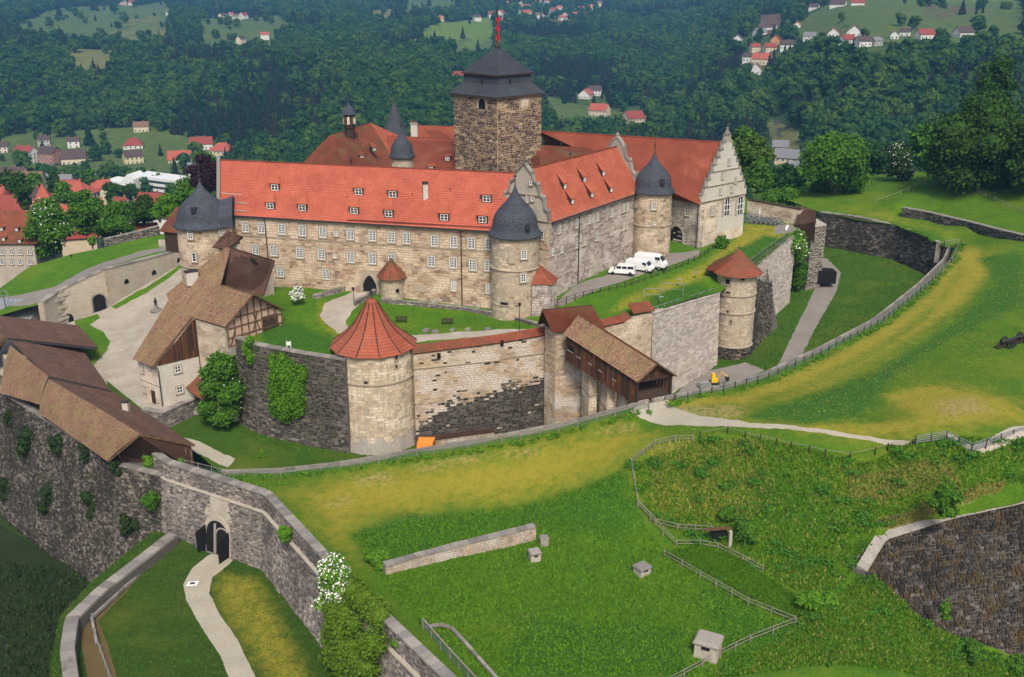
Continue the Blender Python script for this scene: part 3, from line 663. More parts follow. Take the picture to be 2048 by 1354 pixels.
yb = regions([[oy(*q) for q in [(430, 1140), (520, 1150), (640, 1370), (530, 1375), (470, 1270), (422, 1190)]]], 2)
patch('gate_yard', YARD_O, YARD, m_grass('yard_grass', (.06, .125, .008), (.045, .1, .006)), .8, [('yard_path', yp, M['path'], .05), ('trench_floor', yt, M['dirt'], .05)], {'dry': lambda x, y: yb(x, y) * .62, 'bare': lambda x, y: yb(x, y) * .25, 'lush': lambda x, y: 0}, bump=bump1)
# dry ditch below the outer walls, left corner; ditch under the right-hand wall
D1 = [Vector(q) for q in ((-140, 190, -36), (-44, 118, -36), (-38, 100, -36), (-30, 60, -36), (-140, 60, -37))]
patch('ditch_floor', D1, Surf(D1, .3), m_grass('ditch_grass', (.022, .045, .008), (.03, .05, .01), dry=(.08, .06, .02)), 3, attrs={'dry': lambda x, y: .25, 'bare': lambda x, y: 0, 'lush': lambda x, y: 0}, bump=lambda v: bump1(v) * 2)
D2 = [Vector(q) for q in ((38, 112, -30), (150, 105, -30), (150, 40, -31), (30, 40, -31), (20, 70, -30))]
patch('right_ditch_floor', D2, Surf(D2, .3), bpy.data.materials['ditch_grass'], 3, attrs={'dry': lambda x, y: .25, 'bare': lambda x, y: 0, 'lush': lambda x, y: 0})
# ------------------------------------------------------------------ the valley and hills
PROF = [  # column u = x/y, then (distance, height)
    (-.9, [(0, -60), (260, -62), (450, -80), (850, -80), (1000, -66), (1200, -45), (1500, -25), (1900, -5), (2600, 15), (3500, 48), (5000, 120), (7000, 220)]),
    (-.5, [(0, -60), (260, -62), (450, -80), (850, -80), (1000, -66), (1200, -45), (1500, -25), (1900, -5), (2600, 15), (3500, 48), (5000, 120), (7000, 220)]),
    (-.3, [(0, -60), (260, -58), (450, -78), (820, -80), (950, -68), (1150, -44), (1450, -26), (1900, -8), (2600, 12), (3500, 44), (5000, 120), (7000, 220)]),
    (-.1, [(0, -60), (260, -58), (420, -76), (640, -80), (760, -66), (980, -45), (1300, -30), (1700, -16), (2400, 6), (3400, 40), (5000, 130), (7000, 220)]),
    (.05, [(0, -60), (260, -58), (420, -76), (700, -78), (950, -70), (1300, -52), (1700, -32), (2300, -4), (2700, 14), (3500, 44), (5000, 130), (7000, 220)]),
    (.15, [(0, -60), (280, -58), (420, -74), (700, -74), (950, -68), (1300, -52), (1700, -30), (2300, -2), (2900, 20), (3700, 52), (5000, 120), (7000, 220)]),
    (.24, [(0, -60), (280, -50), (420, -64), (700, -58), (780, -54), (900, -38), (1100, -14), (1400, 8), (1800, 24), (2600, 50), (3600, 90), (7000, 260)]),
    (.33, [(0, -60), (280, -30), (420, -60), (600, -52), (680, -36), (780, -6), (900, 10), (1050, 22), (1300, 33), (2000, 66), (3000, 110), (7000, 300)]),
    (.5, [(0, -60), (280, -30), (420, -60), (560, -52), (650, -34), (740, -8), (860, 10), (1000, 22), (1300, 35), (2000, 70), (3000, 120), (7000, 320)]),
    (.9, [(0, -60), (280, -30), (420, -60), (560, -52), (650, -34), (740, -8), (860, 10), (1000, 22), (1300, 35), (2000, 70), (3000, 120), (7000, 320)])]
_us = [p[0] for p in PROF]
def hz(x, y, rough=True):
    u = x / max(y, 1); u = min(.9, max(-.9, u)); k = max(0, min(len(_us) - 2, int(np.searchsorted(_us, u) - 1))); t = (u - _us[k]) / (_us[k + 1] - _us[k]); t = t * t * (3 - 2 * t)
    a = np.interp(y, [q[0] for q in PROF[k][1]], [q[1] for q in PROF[k][1]]); b = np.interp(y, [q[0] for q in PROF[k + 1][1]], [q[1] for q in PROF[k + 1][1]]); z = a * (1 - t) + b * t
    if rough and y > 300: z += min(1, max(0, (y - 820) / 400)) * (9 * mn.noise(Vector((x * .0035, y * .0035, 2))) + 4 * mn.noise(Vector((x * .01, y * .01, 8))))
    # the castle hill
    d = math.hypot((x - 5) / 150, (y - 170) / 125); h = max(0, 1 - max(0, d - .75) / .75); h = h * h * (3 - 2 * h)
    top = -38
    return z * (1 - h) + max(z, top) * h
def onhill(px, py):
    d = ray(px, py); lo = 240.
    t = lo; prev = t
    while t < 7500:
        p = _C + d * (t / d[1])
        if p[2] < hz(p[0], p[1], False): break
        prev = t; t *= 1.01
    for _ in range(20):
        m = (prev + t) / 2; p = _C + d * (m / d[1])
        if p[2] < hz(p[0], p[1], False): t = m
        else: prev = m
    p = _C + d * (t / d[1]); return Vector((p[0], p[1], hz(p[0], p[1])))
def hxy(L): return [onhill(*q) for q in L]
fields = {'pasture': ((.12, .17, .04), (.09, .14, .035)), 'crop_field': ((.17, .25, .03), (.14, .22, .025)), 'ploughed_field': ((.16, .10, .08), (.13, .08, .065)), 'hay_meadow': ((.22, .21, .07), (.17, .18, .05))}
FIELDS = [('pasture', [(10, 45), (120, 25), (230, 22), (330, 14), (350, 40), (300, 60), (200, 70), (60, 62)]), ('hay_meadow', [(200, 62), (290, 38), (330, 40), (340, 70), (260, 78)]), ('pasture', [(390, 45), (560, 40), (590, 60), (520, 78), (410, 82)]), ('hay_meadow', [(130, 108), (240, 106), (215, 135), (150, 130)]),
          ('crop_field', [(0, 148), (40, 150), (70, 162), (30, 168), (0, 168)]), ('crop_field', [(790, 82), (860, 60), (985, 45), (990, 70), (930, 85), (860, 78)]), ('pasture', [(900, 85), (990, 72), (990, 95), (910, 105)]), ('pasture', [(800, 0), (940, 0), (900, 12), (820, 12)]),
          ('pasture', [(1570, 50), (1700, 12), (1850, 0), (2048, 0), (2048, 85), (1900, 70), (1750, 62), (1640, 68)]), ('ploughed_field', [(1850, 10), (1920, 6), (1990, 14), (1900, 20), (1850, 22)]), ('ploughed_field', [(1515, 40), (1570, 36), (1560, 52), (1515, 58)]),
          ('hay_meadow', [(1530, 255), (1545, 240), (1610, 275), (1600, 300), (1560, 300)]), ('pasture', [(0, 270), (300, 255), (420, 290), (470, 310), (440, 350), (0, 345)]), ('pasture', [(1090, 195), (1150, 210), (1300, 230), (1300, 260), (1100, 250)]), ('hay_meadow', [(740, 22), (830, 18), (830, 30), (740, 36)])]
def grow(L):
    if L[0][1] > 135: return L
    m = sum(q[1] for q in L) / len(L); return [(x, y + (y - m) * .45 + (14 if y > m else 0)) for x, y in L]
FW = [(n, hxy(grow(L))) for n, L in FIELDS]
# town ground left
TOWN = [(0, 345), (440, 345), (440, 520), (330, 470), (180, 500), (0, 560)]
# one sheet for the land
vs_, fs_ = [], []; us = np.linspace(-1.3, 1.3, 181); ds = [0.5 * 1] + list(np.geomspace(60, 9000, 150)); NU = len(us)
for d_ in ds:
    for u_ in us:
        x_ = u_ * max(d_, 60) ; vs_.append((x_, d_, hz(x_, d_) if d_ > 100 else -62))
for j in range(len(ds) - 1):
    for i in range(NU - 1): a_ = j * NU + i; fs_.append((a_, a_ + 1, a_ + NU + 1, a_ + NU))
me = bpy.data.meshes.new('terrain'); me.from_pydata(vs_, [], fs_); me.materials.append(m_grass('hillside', (.06, .11, .02), (.045, .09, .02), sc=.02)); me.polygons.foreach_set('use_smooth', [True] * len(fs_)); me.update()
tag(link('terrain', me), kind='structure')
def drape(name, poly, mat, lift=.35, res=12, kind='structure'):
    s = type('S', (), {'many': staticmethod(lambda q: np.array([hz(a, b) + lift for a, b in q]))})
    return patch(name, poly, s, mat, res, kind=kind, attrs={'dry': lambda x, y: 0})
for k, (n, L) in enumerate(FW):
    c0, c1 = fields[n]; mt = bpy.data.materials.get(n) or m_grass(n, c0, c1, sc=.03)
    dist = sum(p.y for p in L) / len(L); drape(n, [(p.x, p.y) for p in L], mt, .6, dist / 70)
def road(name, L, wd, mat, lift=.5):
    pts = smooth_line([Vector((p.x, p.y)) for p in hxy(L)], 2); mb = MB(); o = []
    pts2 = []
    for a, b in zip(pts, pts[1:]):
        k = max(1, int((b - a).length / 8))
        pts2 += [a.lerp(b, i / k) for i in range(k)]
    pts2.append(pts[-1])
    for i, p in enumerate(pts2):
        d = (pts2[min(i + 1, len(pts2) - 1)] - pts2[max(0, i - 1)]).normalized(); n = Vector((-d.y, d.x)) * wd / 2; o.append((p + n, p - n))
    for (a, b), (c, d) in zip(o, o[1:]): mb.poly([V3(b, hz(b.x, b.y) + lift), V3(d, hz(d.x, d.y) + lift), V3(c, hz(c.x, c.y) + lift), V3(a, hz(a.x, a.y) + lift)])
    return mb.obj(name, mat, kind='structure')
road('main_road', [(-40, 333), (120, 335), (215, 332), (300, 345), (440, 350)], 10, M['asphalt'])
road('railway_line', [(-40, 352), (120, 350), (215, 350), (330, 362), (440, 362)], 9, M['gravel2'])
road('country_road', [(1092, 196), (1108, 222), (1130, 240), (1140, 262)], 8, M['asphalt'])
road('valley_road', [(1545, 245), (1562, 270), (1560, 290), (1548, 300), (1530, 312)], 8, M['asphalt'])
road('field_track', [(893, 88), (899, 100), (898, 115)], 4, M['gravel'])
# ================================================================== castle buildings
def circ(c, r_, n=28, a0=0, a1=None):
    if a1 is None: return [(c[0] + r_ * math.cos(2 * math.pi * i / n), c[1] + r_ * math.sin(2 * math.pi * i / n)) for i in range(n)]
    return [(c[0] + r_ * math.cos(a0 + (a1 - a0) * i / n), c[1] + r_ * math.sin(a0 + (a1 - a0) * i / n)) for i in range(n + 1)]
def along(a, b, u): a = Vector((a[0], a[1])); b = Vector((b[0], b[1])); return a + (b - a).normalized() * u
def facade(par, a, b, zb, zt, mat, mort, holes=(), th=1, **k):
    wall_core(par, M[mort], [a, b], [zb if not callable(zb) else -3] * 2, [zt, zt], th)
    clad(par, M[mat], [a, b], zb, zt, holes=holes, **k)
def cornice(par, a, b, z, h=.3, o=.25, mat='trim', name='string_course'):
    a = Vector((a[0], a[1], z)); b = Vector((b[0], b[1], z)); d = (b - a).normalized(); n = Vector((d.y, -d.x, 0))
    m = MB(); m.hexa([a - n * .1, a + n * o * .6, b + n * o * .6, b - n * .1], [a + Vector((0, 0, h)) - n * .1, a + n * o + Vector((0, 0, h)), b + n * o + Vector((0, 0, h)), b + Vector((0, 0, h)) - n * .1])
    return m.obj(name, M[mat], par)
def dormer(par, base, ea, eb, w_=1.5, h=1.0, back=3.4, mat='red', up=None, ridge=None):
    """shed dormer: base = foot of its front on the roof; ea-eb eave line, up = up-slope vector"""
    e = (Vector(eb) - Vector(ea)); e.z = 0; e.normalize(); out = Vector((e.y, -e.x, 0)); up = Vector(up).normalized(); base = Vector(base)
    L = base - e * w_ / 2; Rr = base + e * w_ / 2; hh = Vector((0, 0, h))
    tb = base + up * back; o = MB()
    fr = [L + out * .02, Rr + out * .02, Rr + hh + out * .02, L + hh + out * .02]
    bk = L + up * back * .9; bk2 = Rr + up * back * .9
    o.hexa([L - up * .1, Rr - up * .1, Rr + up * 1.2, L + up * 1.2], [L + hh, Rr + hh, Rr + up * 1.25 + Vector((0, 0, .12)), L + up * 1.25 + Vector((0, 0, .12))])
    for q_ in (L, Rr): o.poly([q_, q_ + hh, tb + e * (w_ * .42 if q_ is Rr else -w_ * .05)])
    d = o.obj('dormer', M['darkwood'], par)
    r_ = MB(); a = L + hh - e * .22 + out * .28 - Vector((0, 0, .06)); b = Rr + hh + e * .22 + out * .28 - Vector((0, 0, .06)); c = tb + e * (w_ * .42); f = tb - e * (w_ * .05)
    nn = (b - a).cross(f - a).normalized() * .1
    r_.quad(a + nn, b + nn, c + nn, f + nn).quad(a, b, b + nn, a + nn).quad(b, c, c + nn, b + nn).quad(f, a, a + nn, f + nn).quad(b, a, f, c)
    r_.obj('dormer_roof', M[mat], d)
    wd = w_ - .45; wh = h - .3
    f_, g_, s_ = win_mesh(wd, wh, 2, 2, .09, .07); ang = math.atan2(out.y, out.x) + math.pi / 2
    q = link('window', f_, d, world=False); q.matrix_basis = pinv(d) @ Matrix.LocRotScale(base + out * .12 + Vector((0, 0, .14)), Matrix.Rotation(ang, 3, 'Z').to_euler(), None)
    return d
# ------------------------------------------------------------------ long front wing
FA = P(465, 430.5, 13); FB = P(1000, 463, 13); fd = Vector((FB.x - FA.x, FB.y - FA.y)).normalized(); fn = Vector((fd.y, -fd.x))
FA2 = Vector((FA.x, FA.y)) - fn * .45 - fd * 1.5; FB2 = Vector((FB.x, FB.y)) - fn * .45 + fd * 3
LW = empty('castle_wing', V3((FA2 + FB2) / 2, 0), 'long sandstone castle wing with the bright red roof and pointed gateway across the front', 'castle wing')
top = [(491, 453), (523, 455.5), (564, 458), (605, 461), (646, 464), (673, 466.5, .7, .9, 2, 2), (701, 468), (745, 471), (783, 474), (813, 476), (870, 481.5), (907.6, 484), (943, 486), (977, 488)]
mid = [(511, 498), (548, 501), (600, 505.5), (643, 508), (670, 512, .6, .7, 2, 2), (702, 514), (745, 517), (784, 519), (863, 522), (906.6, 525), (946, 529.5), (977, 531)]
low = [(561, 542.5), (652.5, 548), (907.6, 571.5, .9, 1.7), (978, 576.6, .9, 1.7)]
hs = wall_windows(LW, FA2, FB2, top + mid + low, 1.25, 1.85, 4, 4)
hs += wall_windows(LW, FA2, FB2, [(868, 605, .5, .5, 1, 1), (957, 612.5, .5, .5, 1, 1), (920, 616, 1.6, .9, 3, 1)], 1, 1, surround=True)
gpnt = PW(V3(FA2, 0), V3(FB2, 0), 740.7, 583); gu = (Vector((gpnt.x, gpnt.y)) - FA2).dot(fd)
hs.append((gu - 1.9, gu + 1.9, -3, gpnt.z + 3.6))
facade(LW, FA2, FB2, -4, 12.9, 'ashlar', 'mortar', hs, bh=.46, bw=.95, proud=.07, joint=.035, seed=11)
arch_panel(LW, gpnt, fn, 2.5, 2.9, M['dark'], 'gateway', pointed=True, rim=M['trim'], rimw=.55)
pl = PW(V3(FA2, 0), V3(FB2, 0), 841, 577); MB().hexa([pl + V3(fd * s_, z) + V3(fn * o, 0) for s_, z, o in ((-1.2, -.6, 0), (1.2, -.6, 0), (1.2, -.6, .12), (-1.2, -.6, .12))], [pl + V3(fd * s_, z) + V3(fn * o, 0) for s_, z, o in ((-1.2, .7, 0), (1.2, .7, 0), (1.2, .7, .12), (-1.2, .7, .12))]).obj('stone_plaque', M['trim'], LW)
pl = PW(V3(FA2, 0), V3(FB2, 0), 725, 480); MB().hexa([pl + V3(fd * s_, z) + V3(fn * o, 0) for s_, z, o in ((-.6, -.8, 0), (.6, -.8, 0), (.6, -.8, .12), (-.6, -.8, .12))], [pl + V3(fd * s_, z) + V3(fn * o, 0) for s_, z, o in ((-.6, .7, 0), (.6, .7, 0), (.6, .7, .12), (-.6, .7, .12))]).obj('relief_panel', M['trim'], LW)
cornice(LW, FA2, FB2, 12.6, .4, .35, name='eaves_cornice'); zs = PW(V3(FA2, 0), V3(FB2, 0), 800, 493).z; cornice(LW, FA2, FB2, zs, .22, .16)
cornice(LW, FA2, FB2, -1.6, .5, .4, name='plinth')
for xt, yt_, yb_ in ((531, 434, 523), (923, 459, 624)):
    a = PW(V3(FA2, 0), V3(FB2, 0), xt, yt_); b = PW(V3(FA2, 0), V3(FB2, 0), xt + (8 if xt < 600 else 5), yb_); o = V3(fn * .35, 0)
    pipe(LW, [Vector((a.x, a.y, 12.8)) + o * 1.8, Vector((a.x, a.y, 12.1)) + o, Vector((a.x, a.y, b.z)) + o])
ra, rb = P(441, 320, 21.2), P(1048, 347, 21.2); e0, e1 = P(441, 429, 13), P(1012, 464, 13)
tiled(LW, M['red'], e0, e1, rb, ra, row=.36, nu=26, wob=.012)
bk = Vector((-fn.x, -fn.y, 0)) * 16
tiled(LW, M['red2'], Vector((ra.x, ra.y, 0)) + V3(-fn * 8, 13), Vector((rb.x, rb.y, 0)) + V3(-fn * 8, 13), rb, ra, row=.5, nu=6, name='rear_roof')
ridge_tiles(LW, M['red2'], ra, rb, .16)
gt = MB(); gt.tube([e0 + V3(fn * .12, -.05), e1 + V3(fn * .12, -.05)], .13, 6); gt.obj('gutter', M['lead'], LW)
up0 = (ra - e0); MB().hexa([e0 + V3(-fd * .7, -.6), e0 + V3(-fd * .05, -.6), ra + V3(-fd * .05, -.4), ra + V3(-fd * .7, -.4)], [e0 + V3(-fd * .7, .7), e0 + V3(-fd * .05, .7), ra + V3(-fd * .05, .8), ra + V3(-fd * .7, .8)]).obj('gable_coping', M['capstone'], LW)
gw = MB(); bl = ra + V3(-fn * 8, 0); gw.hexa([V3(FA2 - fd * .6, -4), V3(FA2, -4), V3(FA2 - fn * 16, -4), V3(FA2 - fn * 16 - fd * .6, -4)], [V3(FA2 - fd * .6, 13), V3(FA2, 13), V3(FA2 - fn * 16, 13), V3(FA2 - fn * 16 - fd * .6, 13)]); gw.hexa([V3(FA2 - fd * .6, 13), V3(FA2, 13), V3(FA2 - fn * 16, 13), V3(FA2 - fn * 16 - fd * .6, 13)], [ra + V3(-fd * .6, 0), ra, ra + V3(-fn * .2, 0), ra + V3(-fn * .2 - fd * .6, 0)]); gw.obj('gable_wall', M['mortar_grey'], LW)
# snow guards: thin rails along the lower roof
def onroof(x, y): return PP(e0, e1, rb, x, y)
nr = (e1 - e0).cross(ra - e0).normalized()
for a, b in (((695, 441), (985, 456)), ((445, 387), (485, 391)), ((465, 405), (495, 408)), ((470, 421), (495, 424))):
    A, B = onroof(*a) + nr * .22, onroof(*b) + nr * .22; m = MB(); m.bar(A, B, .06, .16)
    k = int((B - A).length / 1.2)
    for i in range(k + 1): q = A.lerp(B, i / k); m.bar(q - nr * .2, q, .05)
    m.obj('snow_guard', M['plaster'] if a[0] < 600 else M['red2'], LW)
for x, y in ((718, 391), (786, 396), (605.5, 423), (709, 429), (778, 435), (889, 442), (973.6, 405), (965.7, 447), (550.6, 382), (541.4, 419)):
    dormer(LW, onroof(x, y), e0, e1, 1.75, 1.35, 4.0, up=up0, mat='orange')
cb = onroof(851, 395); MB().box(cb + Vector((0, 0, -.6)), .8, .8, 2.9, .2).obj('chimney', M['plaster_white'], LW); MB().box(cb + Vector((0, 0, 2.3)), .95, .95, .35, .2).obj('chimney_cap', M['darkwood'], LW)
for x, y in ((470, 345), (560, 350), (690, 358), (810, 362), (900, 380), (695, 395), (825, 390)):
    MB().box(onroof(x, y), .18, .18, .3).obj('roof_vent', M['darkwood'], LW)
# ------------------------------------------------------------------ right wing with the scrolled gable
C0 = P(1103, 440, 15); C1 = P(1266, 385, 15); rd = Vector((C1.x - C0.x, C1.y - C0.y)).normalized(); rn = Vector((rd.y, -rd.x)); GWID = 9.8
RW = empty('castle_wing', V3((C0.xy + C1.xy) / 2, 2), 'side wing behind the parked vans with scrolled gable and rows of small white windows', 'castle wing')
K0 = C0.xy - rn * .3 - rd * 0; K1 = C1.xy - rn * .3 + rd * 3; K2 = K0 - rn * GWID
ptsT = [(1084.4, 469.6), (1117.6, 457.6), (1153.5, 446.3), (1177, 438.8), (1193.5, 432.7), (1222.6, 425), (1245.8, 416), (1253.5, 414)]
ptsM = [(1104, 503.8, .7, 1.3), (1123, 498, .7, 1.3), (1153, 486.7), (1167.8, 481.6), (1193, 472), (1222.6, 461), (1245.8, 452), (1252.5, 450)]
hs = wall_windows(RW, K0, K1, [q for q in ptsT[1:] + ptsM], .95, 1.55, 2, 4)
facade(RW, K0, K1, -1, 14.9, 'ashlar_grey', 'mortar_grey', hs, bh=.42, bw=.9, proud=.06, seed=12)
pl = PW(V3(K0, 0), V3(K1, 0), 1195, 533); MB().hexa([pl + V3(rd * s_, z) + V3(rn * o, 0) for s_, z, o in ((-1.3, -1, 0), (1.3, -1, 0), (1.3, -1, .1), (-1.3, -1, .1))], [pl + V3(rd * s_, z) + V3(rn * o, 0) for s_, z, o in ((-1.3, 1, 0), (1.3, 1, 0), (1.3, 1, .1), (-1.3, 1, .1))]).obj('pale_wall_patch', M['plaster'], RW)
cornice(RW, K0, K1, 14.5, .4, .4, name='eaves_cornice'); cornice(RW, K0, K1, 9.1, .2, .14)
gfa = K2; gfb = K0; hs = []
gd = (gfb - gfa).normalized(); gn = Vector((gd.y, -gd.x)); gpar = RW
out_ = [(0, -1), (GWID, -1), (GWID, 15.0), (GWID - .2, 16.2), (GWID - .9, 16.6), (GWID - 1.1, 18.3), (GWID - 1.9, 18.9), (GWID - 2.2, 20.3), (GWID - 3.0, 20.9), (GWID - 3.4, 22.2), (GWID / 2 + .5, 23.2), (GWID / 2, 23.8)]
oo = out_ + [(GWID - u, z) for u, z in reversed(out_[2:-1])]
gm = MB(); F_ = [V3(gfa + gd * u, z) for u, z in oo]; n_ = len(F_); gm.v += [tuple(p + V3(gn * .1, 0)) for p in F_] + [tuple(p - V3(gn * .5, 0)) for p in F_]
gm.f.append(tuple(range(n_))); gm.f.append(tuple(range(2 * n_ - 1, n_ - 1, -1))); gm.uv += [[(0, 0)] * n_] * 2; gm.m += [0, 0]
for i in range(n_): j = (i + 1) % n_; gm.f.append((j, i, n_ + i, n_ + j)); gm.uv.append([(0, 0)] * 4); gm.m.append(0)
gm.obj('gable_wall', M['plaster'], RW)
q = MB()
for i in range(2, n_ - 1):
    a, b = F_[i], F_[i + 1]; q.bar(a + V3(gn * .0, .05), b + V3(gn * 0, .05), .8, .22)
q.obj('gable_coping', M['capstone'], RW)
for i, (u, z) in enumerate([o for o in out_[3:] if True]):
    for s_ in (u, GWID - u):
        if i % 2 == 0: MB().lathe(V3(gfa + gd * s_, z), [(0, -.1), (.28, .1), (.3, .35), (.12, .6), (0, .8)], 8).obj('gable_ornament', M['capstone'], RW)
clad(RW, M['ashlar'], [K2, K0], -1, 13.2, bh=.46, bw=.9, seed=13, proud=.16)
for z in (14.4, 18.4): cornice(RW, K2 + gd * (0 if z < 15 else 1.4), K0 - gd * (0 if z < 15 else 1.4), z, .3, .35)
for x, y in ((1056, 398), (1066, 396), (1063, 364)):
    p = PW(V3(K2, 0), V3(K0, 0), x, y); window(RW, p, gn, .45, .9, 1, 2, True, .18)
window(RW, PW(V3(K2, 0), V3(K0, 0), 1084.5, 469.6), gn, .95, 1.55, 2, 4, True, .2)
R0 = V3(K0 - rn * GWID / 2, 22.6); R1 = V3(K1 - rn * GWID / 2, 22.6)
a, b = V3(K0 + rn * .5, 14.6), V3(K1 + rn * .5 , 14.6)
tiled(RW, M['orange'], a, b, R1, R0, row=.36, nu=14, seed=6); tiled(RW, M['orange'], V3(K1 - rn * (GWID + .5), 14.6), V3(K0 - rn * (GWID + .5), 14.6), R0, R1, row=.5, nu=6, name='rear_roof')
ridge_tiles(RW, M['orange'], R0, R1, .17); MB().tube([a + V3(rn * .1, 0), b + V3(rn * .1, 0)], .13).obj('gutter', M['lead'], RW)
for x, y in ((1129, 376), (1168, 362.5), (1206, 350), (1144, 407), (1183, 393.5), (1221.5, 383)):
    dormer(RW, PP(a, b, R0, x, y + 2), a, b, 1.1, 1.0, 3.0, up=R0 - a, mat='orange')
pipe(RW, [V3(K0 + rd * 9, 14.4) + V3(rn * .5, 0), V3(K0 + rd * 9, 13.6) + V3(rn * .25, 0), V3(K0 + rd * 9, 1.8) + V3(rn * .25, 0)])
# far scroll gable of the same wing
G2 = K1 - rd * .2
g2 = MB(); oo = [(0, 10), (GWID, 10), (GWID, 16.4), (GWID - .6, 17.6), (GWID - 1.6, 18.4), (GWID - 2, 20), (GWID - 3, 20.8), (GWID - 3.3, 22.4), (GWID / 2 + .7, 23.8), (GWID / 2, 24.4), (GWID / 2 - .7, 23.8), (3.3, 22.4), (3, 20.8), (2, 20), (1.6, 18.4), (.6, 17.6), (0, 16.4)]
F_ = [V3(G2 - rn * GWID + rn * u, z) for u, z in oo]; n_ = len(F_); g2.v += [tuple(p - V3(rd * .1, 0)) for p in F_] + [tuple(p + V3(rd * .5, 0)) for p in F_]
g2.f += [tuple(range(n_)), tuple(range(2 * n_ - 1, n_ - 1, -1))]; g2.uv += [[(0, 0)] * n_] * 2; g2.m += [0, 0]
for i in range(n_): j = (i + 1) % n_; g2.f.append((j, i, n_ + i, n_ + j)); g2.uv.append([(0, 0)] * 4); g2.m.append(0)
g2.obj('far_gable_wall', M['plaster_grey'], RW)
for i in range(2, n_ - 1): MB().bar(F_[i] + V3(rd * .2, .05), F_[i + 1] + V3(rd * .2, .05), .9, .3).obj('gable_coping', M['capstone'], RW)
for i in (3, 5, 7, 9): MB().lathe(F_[i] + V3(rd * .2, 0), [(0, -.1), (.32, .15), (.36, .45), (.12, .75), (0, 1)], 8).obj('gable_ornament', M['capstone'], RW)
# ------------------------------------------------------------------ round towers with bell roofs
def round_tower(cx, D, R0_, zb, ze, label, dome, blk='ashlar', mort='mortar', base_r=None, wins=(), holes=(), bh=.45, bw=.9, batter=0, indiv=0, seed=3, name='round_tower', zc=None, n=28, strings=(), proud=.06, joint=.03, yc=500):
    c = PY(cx, yc, D); c = Vector((c.x, D)); t = empty(name, V3(c, zb), label, 'tower')
    path = circ(c, R0_, n); hs = list(holes); Lc = 2 * R0_ * math.sin(math.pi / n) * n
    for wx, wy, ww, wh, nx, ny in wins:
        # hit point on the cylinder
        d = ray(wx, wy); dx, dy = d[0], d[1]; A = dx * dx + dy * dy; B = -2 * (dx * c.x + dy * c.y); Cc = c.x ** 2 + c.y ** 2 - (R0_) ** 2; disc = B * B - 4 * A * Cc
        if disc < 0: continue
        k = (-B - math.sqrt(disc)) / 2 / A; p = Vector(_C + d * k); nn = (p.xy - c).normalized()
        if nx: window(t, p, nn, ww, wh, nx, ny, True, .12)
        else:
            dd = Vector((-nn.y, nn.x)); MB().hexa([V3(p.xy + dd * s_ * ww / 2 + nn * o, p.z - wh / 2) for s_, o in ((-1, -.6), (1, -.6), (1, .09), (-1, .09))], [V3(p.xy + dd * s_ * ww / 2 + nn * o, p.z + wh / 2) for s_, o in ((-1, -.6), (1, -.6), (1, .09), (-1, .09))]).obj('loophole', M['dark'], t)
            f = MB()
            for (s0, s1, z0, z1) in ((-ww / 2 - .2, -ww / 2, -wh / 2, wh / 2), (ww / 2, ww / 2 + .2, -wh / 2, wh / 2), (-ww / 2 - .2, ww / 2 + .2, wh / 2, wh / 2 + .22), (-ww / 2 - .2, ww / 2 + .2, -wh / 2 - .22, -wh / 2)):
                f.hexa([V3(p.xy + dd * s_ + nn * o, p.z + z0) for s_, o in ((s0, -.2), (s1, -.2), (s1, .14), (s0, .14))], [V3(p.xy + dd * s_ + nn * o, p.z + z1) for s_, o in ((s0, -.2), (s1, -.2), (s1, .14), (s0, .14))])
            f.obj('loophole_surround', M['trim'], t)
        a = math.atan2(nn.y, nn.x) % (2 * math.pi); u = a / (2 * math.pi) * Lc; e = .18
        hs.append((u - ww / 2 - e, u + ww / 2 + e, p.z - wh / 2 - .2, p.z + wh / 2 + .2))
    MB().lathe(V3(c, 0), [(R0_ + batter * (ze - zb), zb), (R0_, ze), (R0_ - .4, ze + .02), (0, ze + .03)], 40, ).obj('wall', M[mort], t, smooth=False)
    clad(t, M[blk], path, zb, ze - .12, bh=bh, bw=bw, holes=hs, closed=True, batter=batter, indiv=indiv, seed=seed, proud=proud, joint=joint)
    for z in strings: MB().lathe(V3(c, z), [(R0_ + batter * (ze - z) + .02, -.14), (R0_ + batter * (ze - z) + .2, -.06), (R0_ + batter * (ze - z) + .2, .08), (R0_ + batter * (ze - z) + .02, .14)], 40).obj('string_course', M['trim'], t)
    if dome:
        prof, roofmat, nseg, smooth, fin = dome; r_ = MB().lathe(V3(c, ze), prof, nseg, ph=math.pi / nseg)
        r_.obj('roof', M[roofmat], t, smooth=smooth)
        if fin:
            f = MB(); finial(f, V3(c, ze + prof[-1][1] - .25), fin); f.obj('finial', M['lead'], t)
    return t, c
def bell(R_, H_): return [(R_ + .05, -.25), (R_ + .55, -.22), (R_ + .5, -.02), (R_ * 1.0, .6), (R_ * .95, 1.2), (R_ * .93, H_ * .25), (R_ * .87, H_ * .35), (R_ * .74, H_ * .45), (R_ * .56, H_ * .55), (R_ * .36, H_ * .65), (R_ * .2, H_ * .75), (R_ * .1, H_ * .85), (.12, H_ * .94), (.05, H_ * 1.06)]
T1, c1 = round_tower(1030, 158.2, yc=560, R0_=3.9, zb=-5, ze=13, label='round corner tower with slate bell roof in front of the scrolled gable', dome=(bell(3.9, 8.1), 'slate', 24, True, 1.8), blk='ashlar', strings=(7.6, 12.8),
    wins=[(1047, 508, .9, 1.5, 2, 4), (1046, 555, .9, 1.4, 2, 3), (1009, 607, 1.3, .45, 0, 0), (1068, 602, .8, .8, 0, 0)], seed=21, proud=.035)
